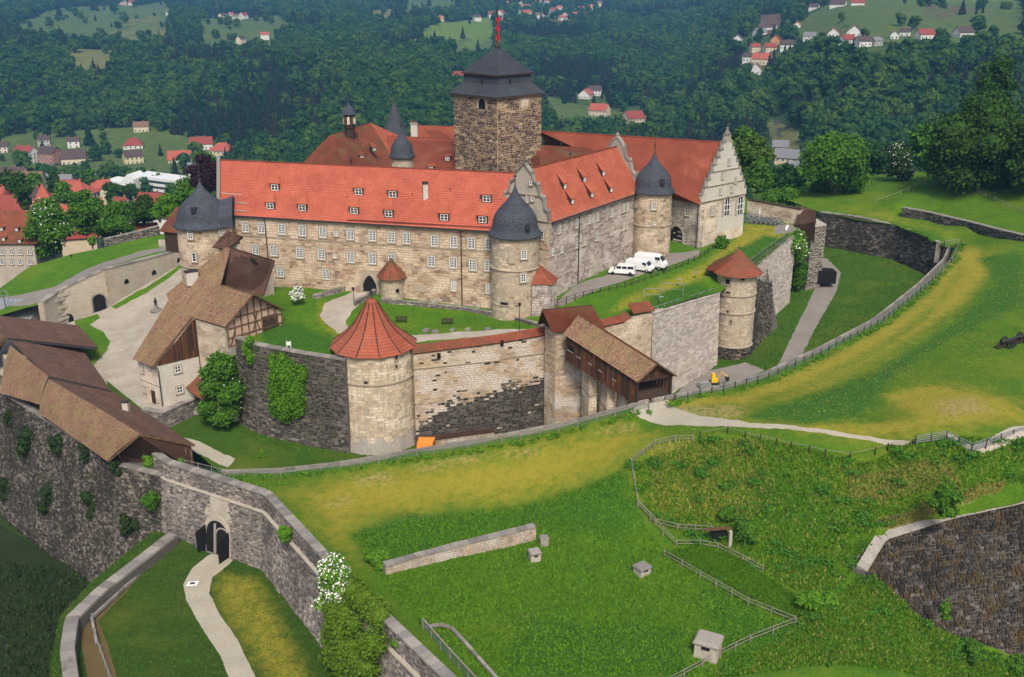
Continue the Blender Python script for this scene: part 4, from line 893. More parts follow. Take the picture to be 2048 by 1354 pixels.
p = PY(1024, 505, 154.2); MB().box((p.x, p.y + .1, p.z - 1.8), 1.1, .35, 2.2).obj('coat_of_arms', M['trim'], T1); MB().lathe((p.x, p.y + .1, p.z + .4), [(.65, 0), (.5, .3), (.1, .8), (0, 1)], 8, sy=.3).obj('relief_crown', M['trim'], T1)
dm = PY(1056, 459, 154.6); MB().box(dm, .7, .7, .8).obj('roof_hatch', M['slate'], T1)
T2, c2 = round_tower(1303, 184, yc=450, R0_=3.5, zb=-1, ze=15, label='round tower with slate bell roof beside the white vans', dome=(bell(3.5, 7.4), 'slate', 24, True, 1.6), strings=(8.9, 14.8), wins=[(1308, 411, .8, 1.4, 2, 3), (1274, 410, .5, .7, 1, 2), (1309, 447, .5, .5, 1, 1)], seed=22, proud=.06)
dm = PY(1325, 368, 180.8); MB().box(dm, .8, .8, .9).obj('roof_hatch', M['slate'], T2)
T3, c3 = round_tower(413, 171.5, R0_=4.6, zb=-9, ze=11.6, label='wide round tower with lobed slate roof at the left end of the long wing', dome=([(q * 1.03, z) for q, z in bell(4.5, 7.8)], 'slate', 24, True, 2.0), strings=(4.7, 11.4), wins=[(381, 467, .9, 1.9, 2, 4), (441, 461, .8, 1.7, 2, 4), (389, 514, .8, 1.6, 1, 3)], seed=23)
# lobe of its roof that joins the long wing
m = MB(); A0 = V3(c3, 11.5); A1 = Vector((c3.x + 4.4, c3.y + .6, 12)); pr = [(-3.6, 0), (-3.4, 2), (-2.2, 3.6), (0, 4.6), (2.2, 3.6), (3.4, 2), (3.6, 0)]
dd = (A1.xy - c3).normalized(); n2 = Vector((-dd.y, dd.x)); L_ = 5.4
for i in range(6):
    for j in range(8):
        def pt(i_, j_):
            s_ = j_ / 8; lift = .9 + .9 * s_ ** 3; w__ = pr[i_][0]; return V3(c3 + dd * (L_ * s_) + n2 * w__, 11.5 + pr[i_][1] * .86 + (lift - .9) * (pr[i_][1] / 4.6))
        m.quad(pt(i, j), pt(i, j + 1), pt(i + 1, j + 1), pt(i + 1, j))
m.poly([pt_ for pt_ in [V3(c3 + dd * L_ + n2 * w__, 11.5 + h_ * .86 + .9 * (h_ / 4.6)) for w__, h_ in pr]])
m.obj('roof_lobe', M['slate'], T3, smooth=True)
m = MB(); m.hexa([V3(c3 + dd * 2 - n2 * 3, 0), V3(c3 + dd * 5 - n2 * 3, 0), V3(c3 + dd * 5 + n2 * 3, 0), V3(c3 + dd * 2 + n2 * 3, 0)], [V3(c3 + dd * 2 - n2 * 3, 11.5), V3(c3 + dd * 5 - n2 * 3, 11.5), V3(c3 + dd * 5 + n2 * 3, 11.5), V3(c3 + dd * 2 + n2 * 3, 11.5)]); m.obj('neck_wall', M['buff'], T3)
MB().lathe(P(470, 433, 10.6), [(1.2, -3.4), (1.2, 0)], 16).obj('oriel', M['plaster'], T3); MB().lathe(P(470, 433, 10.6), [(1.5, -.1), (.9, 1.1), (.3, 1.7), (0, 1.8)], 16).obj('oriel_roof', M['oldred'], T3)
dm = PY(388, 425, 167.5); MB().box(dm, .8, .8, .9).obj('roof_hatch', M['slate'], T3)
# lean-to against the middle tower
ST = T1; sb = MB(); s0 = Vector((4.3, 154.6)); s1 = Vector((7.0, 158.6))
B_ = [Vector((3.2, 155)), Vector((6.3, 154.6)), Vector((7.4, 158.2)), Vector((4.5, 159.6))]
sb.hexa([V3(q, -3) for q in B_], [V3(q, 5.4) for q in B_]); sb.obj('annex_wall', M['mortar_grey'], ST); clad(ST, M['ashlar_grey'], [B_[0], B_[1], B_[2]], -3, 5.3, seed=31, name='annex_block')
MB().poly([V3(B_[0] + Vector((-.1, -.3)), 5.35), V3(B_[1] + Vector((.2, -.3)), 5.35), V3(Vector((4.2, 157.4)), 8.1)], [(0, 0), (3, 0), (1.5, 3)]).poly([V3(B_[1] + Vector((.2, -.3)), 5.35), V3(B_[2] + Vector((.3, 0)), 5.35), V3(Vector((4.2, 157.4)), 8.1)], [(0, 0), (3, 0), (1.5, 3)]).obj('annex_roof', M['oldred'], ST)
# half-round bastion turret beside the gateway
gt_p = PW(V3(FA2, 0), V3(FB2, 0), 788, 600)
T4 = empty('gate_turret', V3(gt_p.xy, -1), 'little half-round turret with ribbed conical roof right of the pointed gateway', 'turret')
cc = gt_p.xy + fn * .6; MB().lathe(V3(cc, 0), [(1.95, -3), (1.85, 4.2), (0, 4.25)], 24).obj('wall', M['mortar'], T4); clad(T4, M['buff'], circ(cc, 1.87, 18), -3, 4.1, closed=True, seed=33, bh=.4, bw=.7)
MB().lathe(V3(cc, 4.1), [(1.8, -.1), (2.55, -.1), (2.5, .05), (1.3, 1.5), (.5, 2.4), (0, 3.1)], 8).obj('roof', M['oldred'], T4)
for i in range(8):
    a = 2 * math.pi * i / 8; MB().tube([V3(cc + Vector((math.cos(a), math.sin(a))) * r_, 4.15 + z) for r_, z in ((2.5, .05), (1.3, 1.55), (.5, 2.45), (0, 3.15))], .1, 5).obj('ridge_rib', M['mossroof'], T4)
for x, y in ((781, 584), (795, 584)):
    p = PY(x, y, cc.y - 1.6); MB().box(p, .55, .4, .5).obj('loophole', M['dark'], T4)
# ------------------------------------------------------------------ keep
KC = Vector((-2.8, 198.3)); ks = [(KC.x - 8.5, KC.y), (KC.x + .1, KC.y - 8.3), (KC.x + 8.5, KC.y - .1), (KC.x, KC.y + 8.3)]; ks = [Vector(q) for q in ks]
KP = empty('castle_keep', V3(KC, 2), 'tall square dark stone keep with black pyramid roof and flagpole', 'tower')
wall_core(KP, M['mortar_keep'], ks, 2, 31.2, 1.5, closed=True)
khole = {}
for k in range(4):
    a, b = ks[k], ks[(k + 1) % 4]; hs = []
    if k in (0, 1):
        x, y = ((965, 218), (1049, 215))[k]; p = PW(V3(a, 0), V3(b, 0), x, y); d = (b - a).normalized(); n = Vector((d.y, -d.x)); u = (p.xy - a).dot(d)
        arch_panel(KP, p, n, 1.9, 1.9, M['dark'] if k == 0 else M['buff'], 'bell_opening' if k == 0 else 'blind_arch', rim=M['trim'], rimw=.4, out=.08); hs.append((u - 1.4, u + 1.4, p.z - .1, p.z + 2.4))
    clad(KP, M['keep'], [a, b], 3, 31.1, bh=.43, bw=.95, proud=.13, joint=.07, holes=hs, indiv=140 if k < 2 else 0, seed=40 + k, irregular=.12, skip=.02)
def sq(c, r_, z, ph=0): return [Vector((c.x - r_, c.y, z)), Vector((c.x, c.y - r_, z)), Vector((c.x + r_, c.y, z)), Vector((c.x, c.y + r_, z))]
def ring(par, A, B, mat, name):
    m = MB()
    for i in range(4): m.quad(A[i], A[(i + 1) % 4], B[(i + 1) % 4], B[i])
    return m.obj(name, mat, par)
MB().hexa(sq(KC, 9.3, 31.0), sq(KC, 9.2, 31.25)).obj('eaves', M['darkwood'], KP)
s0, s1 = sq(KC, 9.2, 31.25), sq(KC, 6.6, 33.3)
for i in range(4): tiled(KP, M['slate'], s0[i], s0[(i + 1) % 4], s1[(i + 1) % 4], s1[i], row=.25, nu=6, name='skirt_roof')
ring(KP, sq(KC, 6.5, 33.2), sq(KC, 6.5, 35.1), M['slate'], 'lantern_wall'); MB().hexa(sq(KC, 7.1, 34.9), sq(KC, 7.0, 35.1)).obj('lantern_eaves', M['darkwood'], KP)
s0 = sq(KC, 6.98, 35.1); ap = V3(KC, 39.9)
for i in range(4): tiled(KP, M['slate'], s0[i], s0[(i + 1) % 4], ap, ap, row=.25, nu=5, name='pyramid_roof')
for x, y, i in ((964, 164, 0), (1020, 163, 1)):
    a, b = sq(KC, 6.55, 33.2)[i], sq(KC, 6.55, 33.2)[i + 1]; p = PW(a, b, x, y); MB().box(p - Vector((0, 0, .4)), .4, .4, .7).obj('lantern_opening', M['dark'], KP)
MB().tube([ap + Vector((0, 0, -.6)), V3(KC, 47.2)], .14, 8).obj('flagpole', M['darkwood'], KP); MB().lathe(ap, [(.45, -.4), (.5, .1), (.25, .5), (.1, 1)], 10).obj('pole_base', M['lead'], KP)
fl = MB(); fr = random.Random(2); zz = 45.2; prev = None
for i in range(15):
    z = 45.2 - i * .34; w_ = .26 + .12 * math.sin(i * 1.3); pts = [Vector((KC.x + .08 + w_ * q, KC.y - .12 + .16 * math.sin(q * 9 + i * .6), z)) for q in (-.8, -.35, .1, .55, 1)]
    if prev:
        for k in range(4): fl.quad(prev[k], prev[k + 1], pts[k + 1], pts[k])
    prev = pts
t = NT('flag_cloth'); tag(fl.obj('flag', [t.out((.72, .015, .03), .7), M['white']], None, smooth=True), 'narrow red flag hanging limp down the pole on top of the keep', 'flag')
# ------------------------------------------------------------------ rear right wing with stepped gable
N0 = P(1402, 405, 11.7).xy; N1 = P(1491, 387, 11.7).xy; bd = (N1 - N0).normalized(); bn = Vector((bd.y, -bd.x)); BWD = (N1 - N0).length
NW = empty('castle_wing', V3((N0 + N1) / 2, 3), 'rear wing with big orange roof ending in a pale stepped gable with obelisks', 'castle wing')
hs = wall_windows(NW, N0, N1, [(1424, 422, .8, 1.7, 2, 3)], 1, 1.6)
zt_ = PW(V3(N0, 0), V3(N1, 0), 1450, 430)
wall_core(NW, M['plaster_white'], [N0, N1], 2, 11.7, .8)
clad(NW, M['buff'], [N0, N1], 3, 11.6, bh=.5, bw=1.1, holes=hs + [(5.5, 13.8, 5, 10.5)], proud=.04, seed=51)
m = MB(); mid_ = BWD / 2; steps = 8; oo = []
for i in range(steps + 1):
    z0 = 11.7 + i * (10.8 / steps); u_ = mid_ - mid_ * i / (steps + .6)
    oo.append((u_, z0, z0 + 10.8 / steps + .45))
def front(mb, u0, u1, z0, z1, y0=.12, y1=-.6): mb.hexa([V3(N0 + bd * u0 + bn * y0, z0), V3(N0 + bd * u1 + bn * y0, z0), V3(N0 + bd * u1 + bn * y1, z0), V3(N0 + bd * u0 + bn * y1, z0)], [V3(N0 + bd * u0 + bn * y0, z1), V3(N0 + bd * u1 + bn * y0, z1), V3(N0 + bd * u1 + bn * y1, z1), V3(N0 + bd * u0 + bn * y1, z1)])
for i, (u_, z0, z1) in enumerate(oo): front(m, mid_ - u_, mid_ + u_, z0, z1 - .45)
m.obj('gable_wall', M['plaster_white'], NW)
for i, (u_, z0, z1) in enumerate(oo):
    for s_ in (-1, 1):
        c = V3(N0 + bd * (mid_ + s_ * (u_ - .35)) - bn * .25, z0 + 10.8 / steps - .05); MB().box(c, .9, .9, .35, math.atan2(bd.y, bd.x)).obj('step_coping', M['capstone'], NW)
        MB().box(c + Vector((0, 0, .35)), .42, .42, 1.15, math.atan2(bd.y, bd.x), tp=.3).obj('obelisk', M['capstone'], NW)
MB().box(V3(N0 + bd * mid_ - bn * .2, 22.8), 1.0, .8, 1.6, math.atan2(bd.y, bd.x), tp=.8).obj('gable_crown', M['trim'], NW); f = MB(); finial(f, V3(N0 + bd * mid_ - bn * .2, 24.3), 1.8); f.obj('finial', M['capstone'], NW)
for z, e in ((11.5, 0), (14.3, 1.6), (17, 3)): cornice(NW, N0 + bd * e, N1 - bd * e, z, .28, .3)
for x, y in ((1457, 323), (1444, 351), (1470, 360), (1440, 382), (1462, 378)):
    p = PW(V3(N0, 0), V3(N1, 0), x, y); window(NW, p, bn, .55, 1.1, 1, 2, True, .16)
for x, y, w_ in ((1452, 430, 2.3), (1478, 428, 2.3)):
    p = PW(V3(N0, 0), V3(N1, 0), x, y); arch_panel(NW, p, bn, w_, 3.6, M['glass'], 'arched_window', rim=M['trim'], rimw=.3, out=.08)
    o = arch_pts(w_, 3.6, 10); fr_ = MB()
    for k in range(len(o) - 1): fr_.bar(p + V3(bd * o[k][0] + bn * .14, o[k][1]), p + V3(bd * o[k + 1][0] + bn * .14, o[k + 1][1]), .12)
    for s_ in (-.33, 0, .33): fr_.bar(p + V3(bd * w_ * s_ + bn * .14, 0), p + V3(bd * w_ * s_ + bn * .14, 3.2), .1)
    for z in (1.0, 2.1): fr_.bar(p + V3(-bd * w_ / 2 + bn * .14, z), p + V3(bd * w_ / 2 + bn * .14, z), .1)
    fr_.obj('arched_window_frame', M['white'], NW)
ri0 = V3(N0 + bd * mid_ - bn * .6, 22.4); ri1 = P(1080, 262, 22.4); B0 = P(1330, 392, 11.7).xy; B0 = Vector((30.6, 196)); ed_ = (B0 - N0).normalized(); E1 = N0 + ed_ * 40
hs = wall_windows(NW, E1, N0, [(1375, 422, 1.0, 1.8, 2, 3), (1372, 478, 1.0, 1.9, 2, 3)], 1, 1.6)
facade(NW, E1, N0, 0, 11.6, 'ashlar_grey', 'mortar_grey', hs, seed=52, bh=.45, bw=.9)
en = Vector((-ed_.y, ed_.x)); en = en if en.y < 0 else -en
ex = V3(N0 + en * .45, 11.5) - V3(bd * .0, 0); ex2 = V3(E1 + en * .45, 11.5)
tiled(NW, M['orange'], ex2, ex, ri0, ri1, row=.36, nu=18, seed=9); ridge_tiles(NW, M['orange'], ri0, ri1, .16)
tiled(NW, M['orange'], V3(N1, 11.5), V3(N1 + (ri1.xy - ri0.xy), 11.5), ri1, ri0, row=.5, nu=8, name='rear_roof', seed=9)
pipe(NW, [V3(N0 + en * .3 + ed_ * .3, 11.4), V3(N0 + en * .3 + ed_ * .3, 2.4)])
cornice(NW, E1, N0, 11.2, .35, .3, name='eaves_cornice')
ar = PW(V3(E1, 0), V3(N0, 0), 1351, 512); arch_panel(NW, ar, en, 3.2, 6.0, M['dark'], 'arched_recess', rim=M['trim'])
# dormer rising like a hood on the rear roof
for x, y in ((1350, 350),): dormer(NW, PP(ex2, ex, ri0, x, y), ex2, ex, 1.4, 1.2, 4, up=ri0 - ex, mat='orange')
# ------------------------------------------------------------------ inner wings left of the keep
IW = empty('castle_wing', (-25, 215, 5), 'inner wing with weathered orange roofs left of the keep', 'castle wing')
a, b, c, d = P(760, 352, 15), P(935, 354, 15), P(935, 280, 20.6), P(775, 272, 20.6); tiled(IW, M['oldred'] if 0 else M['red2'], a, b, c, d, nu=6, seed=12); ridge_tiles(IW, M['red2'], d, c)
MB().hexa([a + Vector((0, .5, -14)), b + Vector((0, .5, -14)), b + Vector((0, 12, -14)), a + Vector((0, 12, -14))], [a + Vector((0, .5, -.2)), b + Vector((0, .5, -.2)), b + Vector((0, 12, -.2)), a + Vector((0, 12, -.2))]).obj('wall', M['plaster'], IW)
a2, b2, c2_, d2 = PY(833, 290, 223), PY(925, 292, 221), PY(925, 254, 229), PY(835, 251, 229); tiled(IW, M['red2'], a2, b2, c2_, d2, nu=4, seed=13, name='upper_roof'); ridge_tiles(IW, M['red2'], d2, c2_)
p = PY(829, 277, 215); MB().box(p, 1.4, 1.0, 3.0).obj('chimney', M['plaster_white'], IW); MB().box(p + Vector((0, 0, 3)), 1.6, 1.2, .3).obj('chimney_cap', M['capstone'], IW)
for q in (-.4, .3): MB().lathe(p + Vector((q, 0, 3.3)), [(.18, 0), (.14, .5)], 8).obj('chimney_pot', M['oldred'], IW)
for x, y in ((895, 322), (862, 342)): dormer(IW, PP(a, b, c, x, y), a, b, 1.4, 1.0, 3.4, up=d - a, mat='red2')
IW2 = empty('castle_wing', (14, 212, 5), 'low inner wing with dull red roof right of the keep', 'castle wing')
a, b, c, d = PY(1070, 345, 188), PY(1235, 325, 196), PY(1200, 296, 206), PY(1074, 290, 200); tiled(IW2, M['oldred'], a, b, c, d, nu=5, seed=14)
MB().hexa([a + Vector((0, .5, -12)), b + Vector((0, .5, -12)), b + Vector((0, 8, -12)), a + Vector((0, 8, -12))], [a + Vector((0, .5, -.3)), b + Vector((0, .5, -.3)), b + Vector((0, 8, -.3)), a + Vector((0, 8, -.3))]).obj('wall', M['plaster_grey'], IW2)
p = PY(1140, 328, 194); f = MB(); f.lathe(p, [(.9, -1.0), (.8, -.2), (.25, .4), (.1, 1.0)], 10); finial(f, p + Vector((0, 0, .6)), 3); f.obj('spire', M['slate'], IW2)
MB().box(PY(1072, 350, 170), 1.2, 1.0, 3.2).obj('chimney', M['oldred'], IW2)
f = MB(); f.tube([PY(1127, 268, 210), PY(1122, 292, 205)], .15); f.obj('lightning_rod', M['lead'], IW2)
CH = empty('chapel', V3(PY(690, 330, 200).xy, 5), 'chapel with steep mottled roofs and hipped end rising behind the long wing', 'chapel')
R1_, R2_ = PY(656, 274, 203), PY(697, 261, 207); eL, eF, eR = PY(598, 334, 199), PY(697, 340, 189), PY(772, 340, 197)
tiled(CH, M['oldred'], eL, eF, R1_, R1_, nu=4, seed=15, name='hip_roof'); tiled(CH, M['oldred'], eF, eR, R2_, R1_, nu=4, seed=16, name='roof')
R3_, R4_ = PY(706, 257, 209), PY(741, 246, 216); eR2 = PY(796, 332, 205)
tiled(CH, M['oldred'], PY(745, 335, 199.5), eR2, R4_, R3_, nu=4, seed=17, name='nave_roof'); tiled(CH, M['orange'], eR2, PY(806, 275, 225), R4_, R4_, nu=3, seed=18, name='rear_roof')
ridge_tiles(CH, M['orange'], R1_, R2_); ridge_tiles(CH, M['orange'], R3_, R4_); ridge_tiles(CH, M['orange'], eF, R1_); ridge_tiles(CH, M['mossroof'], eR, R2_)
MB().hexa([V3(q, 3) for q in (eF.xy, eR2.xy, PY(806, 275, 225).xy, eL.xy)], [V3(q, z) for q, z in ((eF.xy + Vector((0, .5)), eF.z - .3), (eR2.xy + Vector((-.3, .4)), eR2.z - .3), (PY(806, 275, 225).xy, eR2.z - .3), (eL.xy + Vector((.5, 0)), eL.z - .3))]).obj('wall', M['plaster'], CH)
upc = (R2_ + R1_) / 2 - (eF + eR) / 2
for x, y in ((691, 292), (723, 319), (723, 316)): dormer(CH, PP(eF, eR, R1_, x, y), eF, eR, 1.3, .9, 3.2, up=upc, mat='oldred')
dormer(CH, PY(748, 303, 201.5), eF, eR, 1.3, .9, 3.2, up=R4_ - eR2, mat='oldred')
MB().lathe(PY(703, 330, 192), [(.05, 0), (.05, .7), (.3, .9), (.25, 1.2), (.04, 1.4), (.03, 2)], 8).obj('roof_finial', M['lead'], CH)
tb = PY(700, 268, 204.5); BT = CH
MB().lathe(tb + Vector((0, 0, -3)), [(1.05, 0), (1.0, 4.2), (1.2, 4.3), (1.2, 4.5), (1.0, 4.5), (.95, 6.9), (1.3, 7.0)], 8, ph=math.pi / 8).obj('bell_turret', M['darkwood'], BT)
MB().lathe(tb + Vector((0, 0, 4.0)), [(1.5, -.1), (1.45, .1), (1.2, .7), (.7, 1.3), (.25, 1.7), (.1, 2.2), (.22, 2.5), (.05, 2.8), (.04, 3.8), (0, 4)], 12).obj('turret_cap', M['slate'], BT)
for i in range(8):
    a = math.pi * 2 * (i + .0) / 8; q = tb + Vector((math.cos(a) * 1.0, math.sin(a) * 1.0, 2.0)); MB().box(q, .5, .5, 1.5, a).obj('louvre', M['wood'] if i % 2 else M['plaster_white'], BT)
m = MB(); m.lathe((0, 0, 0), [(0, .05), (.5, .05), (.5, 0), (0, 0)], 16); o = m.obj('clock_face', M['white'], BT); o.matrix_basis = Matrix.Translation(tb + Vector((.95, -.75, 2.6)) - Vector(BT.location)) @ Matrix.Rotation(R(-52), 4, 'Z') @ Matrix.Rotation(R(90), 4, 'X'); o.matrix_parent_inverse = Matrix()
SC, sc_ = round_tower(799, 226, 3.8, 5, 16.2, 'dark slate cone tower far behind the chapel', ([(4.4, -.2), (4.0, 1), (2.6, 4.2), (1.2, 7.6), (.1, 10.6)], 'slate', 16, True, .9), blk='buff', seed=55)
ON, on_ = round_tower(811, 196, 2.1, 3, 19.4, 'small onion-domed stair turret rising behind the long red roof', ([(2.25, -.2), (2.6, -.15), (2.5, .1), (2.15, 1.0), (2.05, 1.9), (1.5, 2.9), (.8, 3.7), (.3, 4.5), (.06, 5.6)], 'slate', 18, True, 1.5), blk='buff', seed=56)
# ================================================================== outer works
def piece_wall(name, label, cat, path, zb, zt, mat, mort, th=1., bh=.42, bw=.85, batter=0., cope=None, cw=.9, csl=.9, seed=1, holes=(), proud=.06, indiv=0, back=False, closed=False, joint=.03, alt=None, ch=.2):
    path = [Vector((p[0], p[1])) for p in path]; L = plen(path); t = empty(name, V3(path[0].lerp(path[-1], .5), min(zb if isinstance(zb, list) else [zb])), label, cat)
    zbs = zb if isinstance(zb, list) else [zb] * len(path); zts = zt if isinstance(zt, list) else [zt] * len(path)
    wall_core(t, M[mort], path, zbs, zts, th, batter=batter)
    clad(t, M[mat], path, interp(L, zbs), interp(L, zts), bh=bh, bw=bw, batter=batter, seed=seed, holes=holes, proud=proud, indiv=indiv, joint=joint, alt=alt)
    if back:
        rp = [p + (Vector((-(path[min(i + 1, len(path) - 1)] - path[max(i - 1, 0)]).y, (path[min(i + 1, len(path) - 1)] - path[max(i - 1, 0)]).x)).normalized() * th) for i, p in enumerate(path)][::-1]
        L2 = plen(rp); clad(t, M[mat], rp, interp(L2, zbs[::-1]), interp(L2, zts[::-1]), bh=bh, bw=bw, seed=seed + 50, proud=proud)
    if cope: coping(t, M[cope], path, zts, wd=cw, sl=csl, seed=seed, off=-.05, h=ch)
    return t
def tile_cap(t, path, z0, mat='oldred', out=.35, wd=1.3, rise=.8):
    for i in range(len(path) - 1):
        a, b = Vector(path[i][:2]), Vector(path[i + 1][:2]); d = (b - a).normalized(); n = Vector((d.y, -d.x)); za, zb = (z0[i], z0[i + 1]) if isinstance(z0, list) else (z0, z0)
        tiled(t, M[mat], V3(a + n * out, za), V3(b + n * out, zb), V3(b - n * wd, zb + rise), V3(a - n * wd, za + rise), row=.3, nu=max(2, int((b - a).length / 2)), name='tile_coping')
# front round tower
conc = [(6.6, -.35), (6.55, -.2), (5.2, .75), (3.9, 1.8), (2.75, 3.1), (1.6, 5.0), (.85, 6.3), (.45, 6.8), (0, 6.85)]
TA, ca = round_tower(752, 141.8, 5.9, -17, .1, 'big pale round tower with flared red tile cone standing in the moat', (conc, 'red2', 12, False, 0), blk='buff', indiv=300, batter=.015, bh=.5, bw=1.0, proud=.035, joint=.022, seed=60, n=40, yc=790, strings=(-4.6, -.25),
    wins=[(732, 765, .55, .4, 0, 0), (792, 714, .4, .8, 0, 0), (792, 733, .3, .5, 0, 0), (733, 821, .5, .5, 0, 0), (735, 848, .35, 1.1, 0, 0), (822, 797, .4, .4, 0, 0), (824, 825, .35, 1.2, 0, 0)], name='round_tower')
for i in range(12):
    a = 2 * math.pi * i / 12 + math.pi / 12; MB().tube([V3(ca + Vector((math.cos(a), math.sin(a))) * r_, .14 + z) for r_, z in conc[1:7]], .09, 5).obj('ridge_rib', M['brownroof'], TA)
MB().lathe(V3(ca, 0), [(6.9, -17), (6.5, -15.2), (6.05, -12.6), (5.95, -12.5)], 14).obj('sloping_base', M['plaster_grey'], TA)
# ward walls
m1 = [P(452, 668, -.2), P(505, 688, -.2), P(600, 706, -.5), P(690, 720, -.8)]
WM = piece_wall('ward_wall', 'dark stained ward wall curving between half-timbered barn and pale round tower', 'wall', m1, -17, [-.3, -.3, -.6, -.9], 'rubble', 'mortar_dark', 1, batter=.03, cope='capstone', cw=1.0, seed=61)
n1 = [P(826, 703, -.5), P(1000, 681, -.1), P(1123, 660, .3)]
L_ = plen(n1); sf = lambda u: float(np.interp(u, [0, 3, 6, 14, 22, 26, 27.5, 30], [-13.5, -10.5, -9.3, -8.0, -7.4, -7.6, -11, -19])) + .7 * mn.noise(Vector((u * .6, 3, 0)))
WN = piece_wall('ward_wall', 'tan ward wall with soot-black lower half between round tower and covered bridge', 'wall', n1, -18, [-.7, -.3, .1], 'wardwall', 'mortar', 1.2, seed=62, bh=.36, bw=.75, proud=.07, alt=(M['blackwall'], lambda u, z: min(.98, max(.04, .5 + (sf(u) - z) * .33))))
ms = MB()
for i in range(56):
    q_ = []
    for u in (i * .5, i * .5 + .5):
        j = 0 if u < L_[1] else 1; pq = n1[j].lerp(n1[j + 1], (u - L_[j]) / (L_[j + 1] - L_[j])); q_.append((pq, sf(u) - .5))
    (pa_, za), (pb_, zb2) = q_; d_ = (pb_.xy - pa_.xy).normalized(); o_ = Vector((d_.y, -d_.x)) * .02; ms.quad(V3(pa_.xy + o_, -18), V3(pb_.xy + o_, -18), V3(pb_.xy + o_, zb2), V3(pa_.xy + o_, za))
ms.obj('soot_crust', M['mortar_dark'], WN)
tile_cap(WN, n1, [-.75, -.35, .05], 'oldred', .3, 1.2, .85)
cornice(WN, n1[0].xy, n1[1].xy, -3.4, .2, .2); cornice(WN, n1[1].xy, n1[2].xy, -3.2, .2, .2)
for x, y in ((878, 712), (1004, 686)):
    p = PW(V3(n1[0], 0), V3(n1[1], 0), x, y); MB().box(p + V3(Vector((0, -.15)), -.4), .5, .3, .9).obj('loophole', M['dark'], WN)
q = [P(836, 890, -15.8) + Vector((0, -1.5, 0)), P(990, 872, -15.8) + Vector((0, -1, 0))]
piece_wall('low_wall', 'low old foundation wall with tiled top at the foot of the soot-black wall', 'wall', q, -17, -14.6, 'wardwall', 'mortar_grey', 1.6, cope='brownroof', cw=1.6, seed=64)
o1 = [P(1188, 655, .2), P(1245, 642, .6), P(1305, 627, 1.0)]; o2 = [P(1305, 625, .7), P(1375, 603, 0), P(1440, 583, -.5)]
WO = piece_wall('ward_wall', 'short tan wall with purple tile coping just right of the covered bridge', 'wall', o1, -17, [.1, .5, .9], 'buff', 'mortar', 1, seed=65, bh=.38)
tile_cap(WO, o1[:2] + [P(1262, 634, .7)], [.1, .5, .6], 'oldred', .3, 1.1, .8); tile_cap(WO, [P(1265, 630, .9), P(1308, 622, 1.2)], [1.2, 1.4], 'oldred', .35, 2.0, 1.0)
WP = piece_wall('ward_wall', 'long pale ashlar wall stepping up from covered bridge to the red-coned corner turret', 'wall', o2, -16.5, [.4, -.3, -.8], 'pale', 'mortar_grey', 1, cope='pale', cw=1.1, csl=1.4, seed=66, bh=.42, bw=1.0, batter=.04, indiv=200)
L_ = plen(o2); MB().hexa([V3(o2[0].xy + Vector((.2, -2.2)), -17), V3(o2[2].xy + Vector((-.5, -2.2)), -17), V3(o2[2].xy + Vector((0, 0)), -17), V3(o2[0].xy, -17)], [V3(o2[0].xy + Vector((.3, -1.3)), -8.5), V3(o2[2].xy + Vector((-.3, -1.3)), -8.5), V3(o2[2].xy, -8.1), V3(o2[0].xy, -8.1)]).obj('footing_core', M['mortar_grey'], WP)
clad(WP, M['pale'], [o2[0].xy + Vector((.3, -1.32)), o2[2].xy + Vector((-.3, -1.32))], -17, interp([0, 28], [-8.5, -8.5]), bh=.42, bw=1, seed=67, batter=.09, proud=.05, name='footing_block')
# corner turret with red cone
TD, cdd = round_tower(1469, 174.2, 3.55, -15.5, 2.4, 'slim corner turret with purplish red cone roof and dark base at the wall angle', ([(4.5, -.25), (4.4, -.1), (3.3, .8), (2.1, 1.9), (1.0, 3.0), (.25, 3.8), (0, 3.9)], 'oldred', 32, True, 1.0), blk='buff', seed=68, strings=(-1.6, -4.9, -11.3), proud=.04, batter=.0, yc=620,
    wins=[(1456, 563, .9, .9, 0, 0), (1485, 559, .7, .35, 0, 0), (1456, 585, .8, .35, 0, 0), (1456, 623, .35, .5, 0, 0), (1462, 643, .3, .6, 0, 0)])
clad(TD, M['blackwall'], circ(cdd, 3.66, 28), -15.5, interp([0, 8, 18, 26], [-11.2, -10.8, -11.4, -11.2]), closed=True, seed=69, proud=.08, name='soot_block')
pr = [V3(cdd + Vector((-5.2, 1.2)), 2.1), V3(cdd + Vector((-4.4, 4.0)), 2.1), V3(cdd + Vector((-2.8, 5.6)), 2.1)]
for p in pr: MB().box(p + Vector((0, 0, -3.4)), .28, .28, 3.4).obj('post', M['wood'], TD)
MB().hexa([p for p in (pr[0] + Vector((-.6, -1.2, .3)), V3(cdd + Vector((-2, -1.5)), 2.4), V3(cdd + Vector((1, 4)), 2.4), pr[2] + Vector((0, .6, .3)))], [p for p in (pr[0] + Vector((-.6, -1.2, .5)), V3(cdd + Vector((-1, -1)), 5), V3(cdd + Vector((.5, 2)), 5.4), pr[2] + Vector((0, .6, .5)))]).obj('porch_roof', M['oldred'], TD)
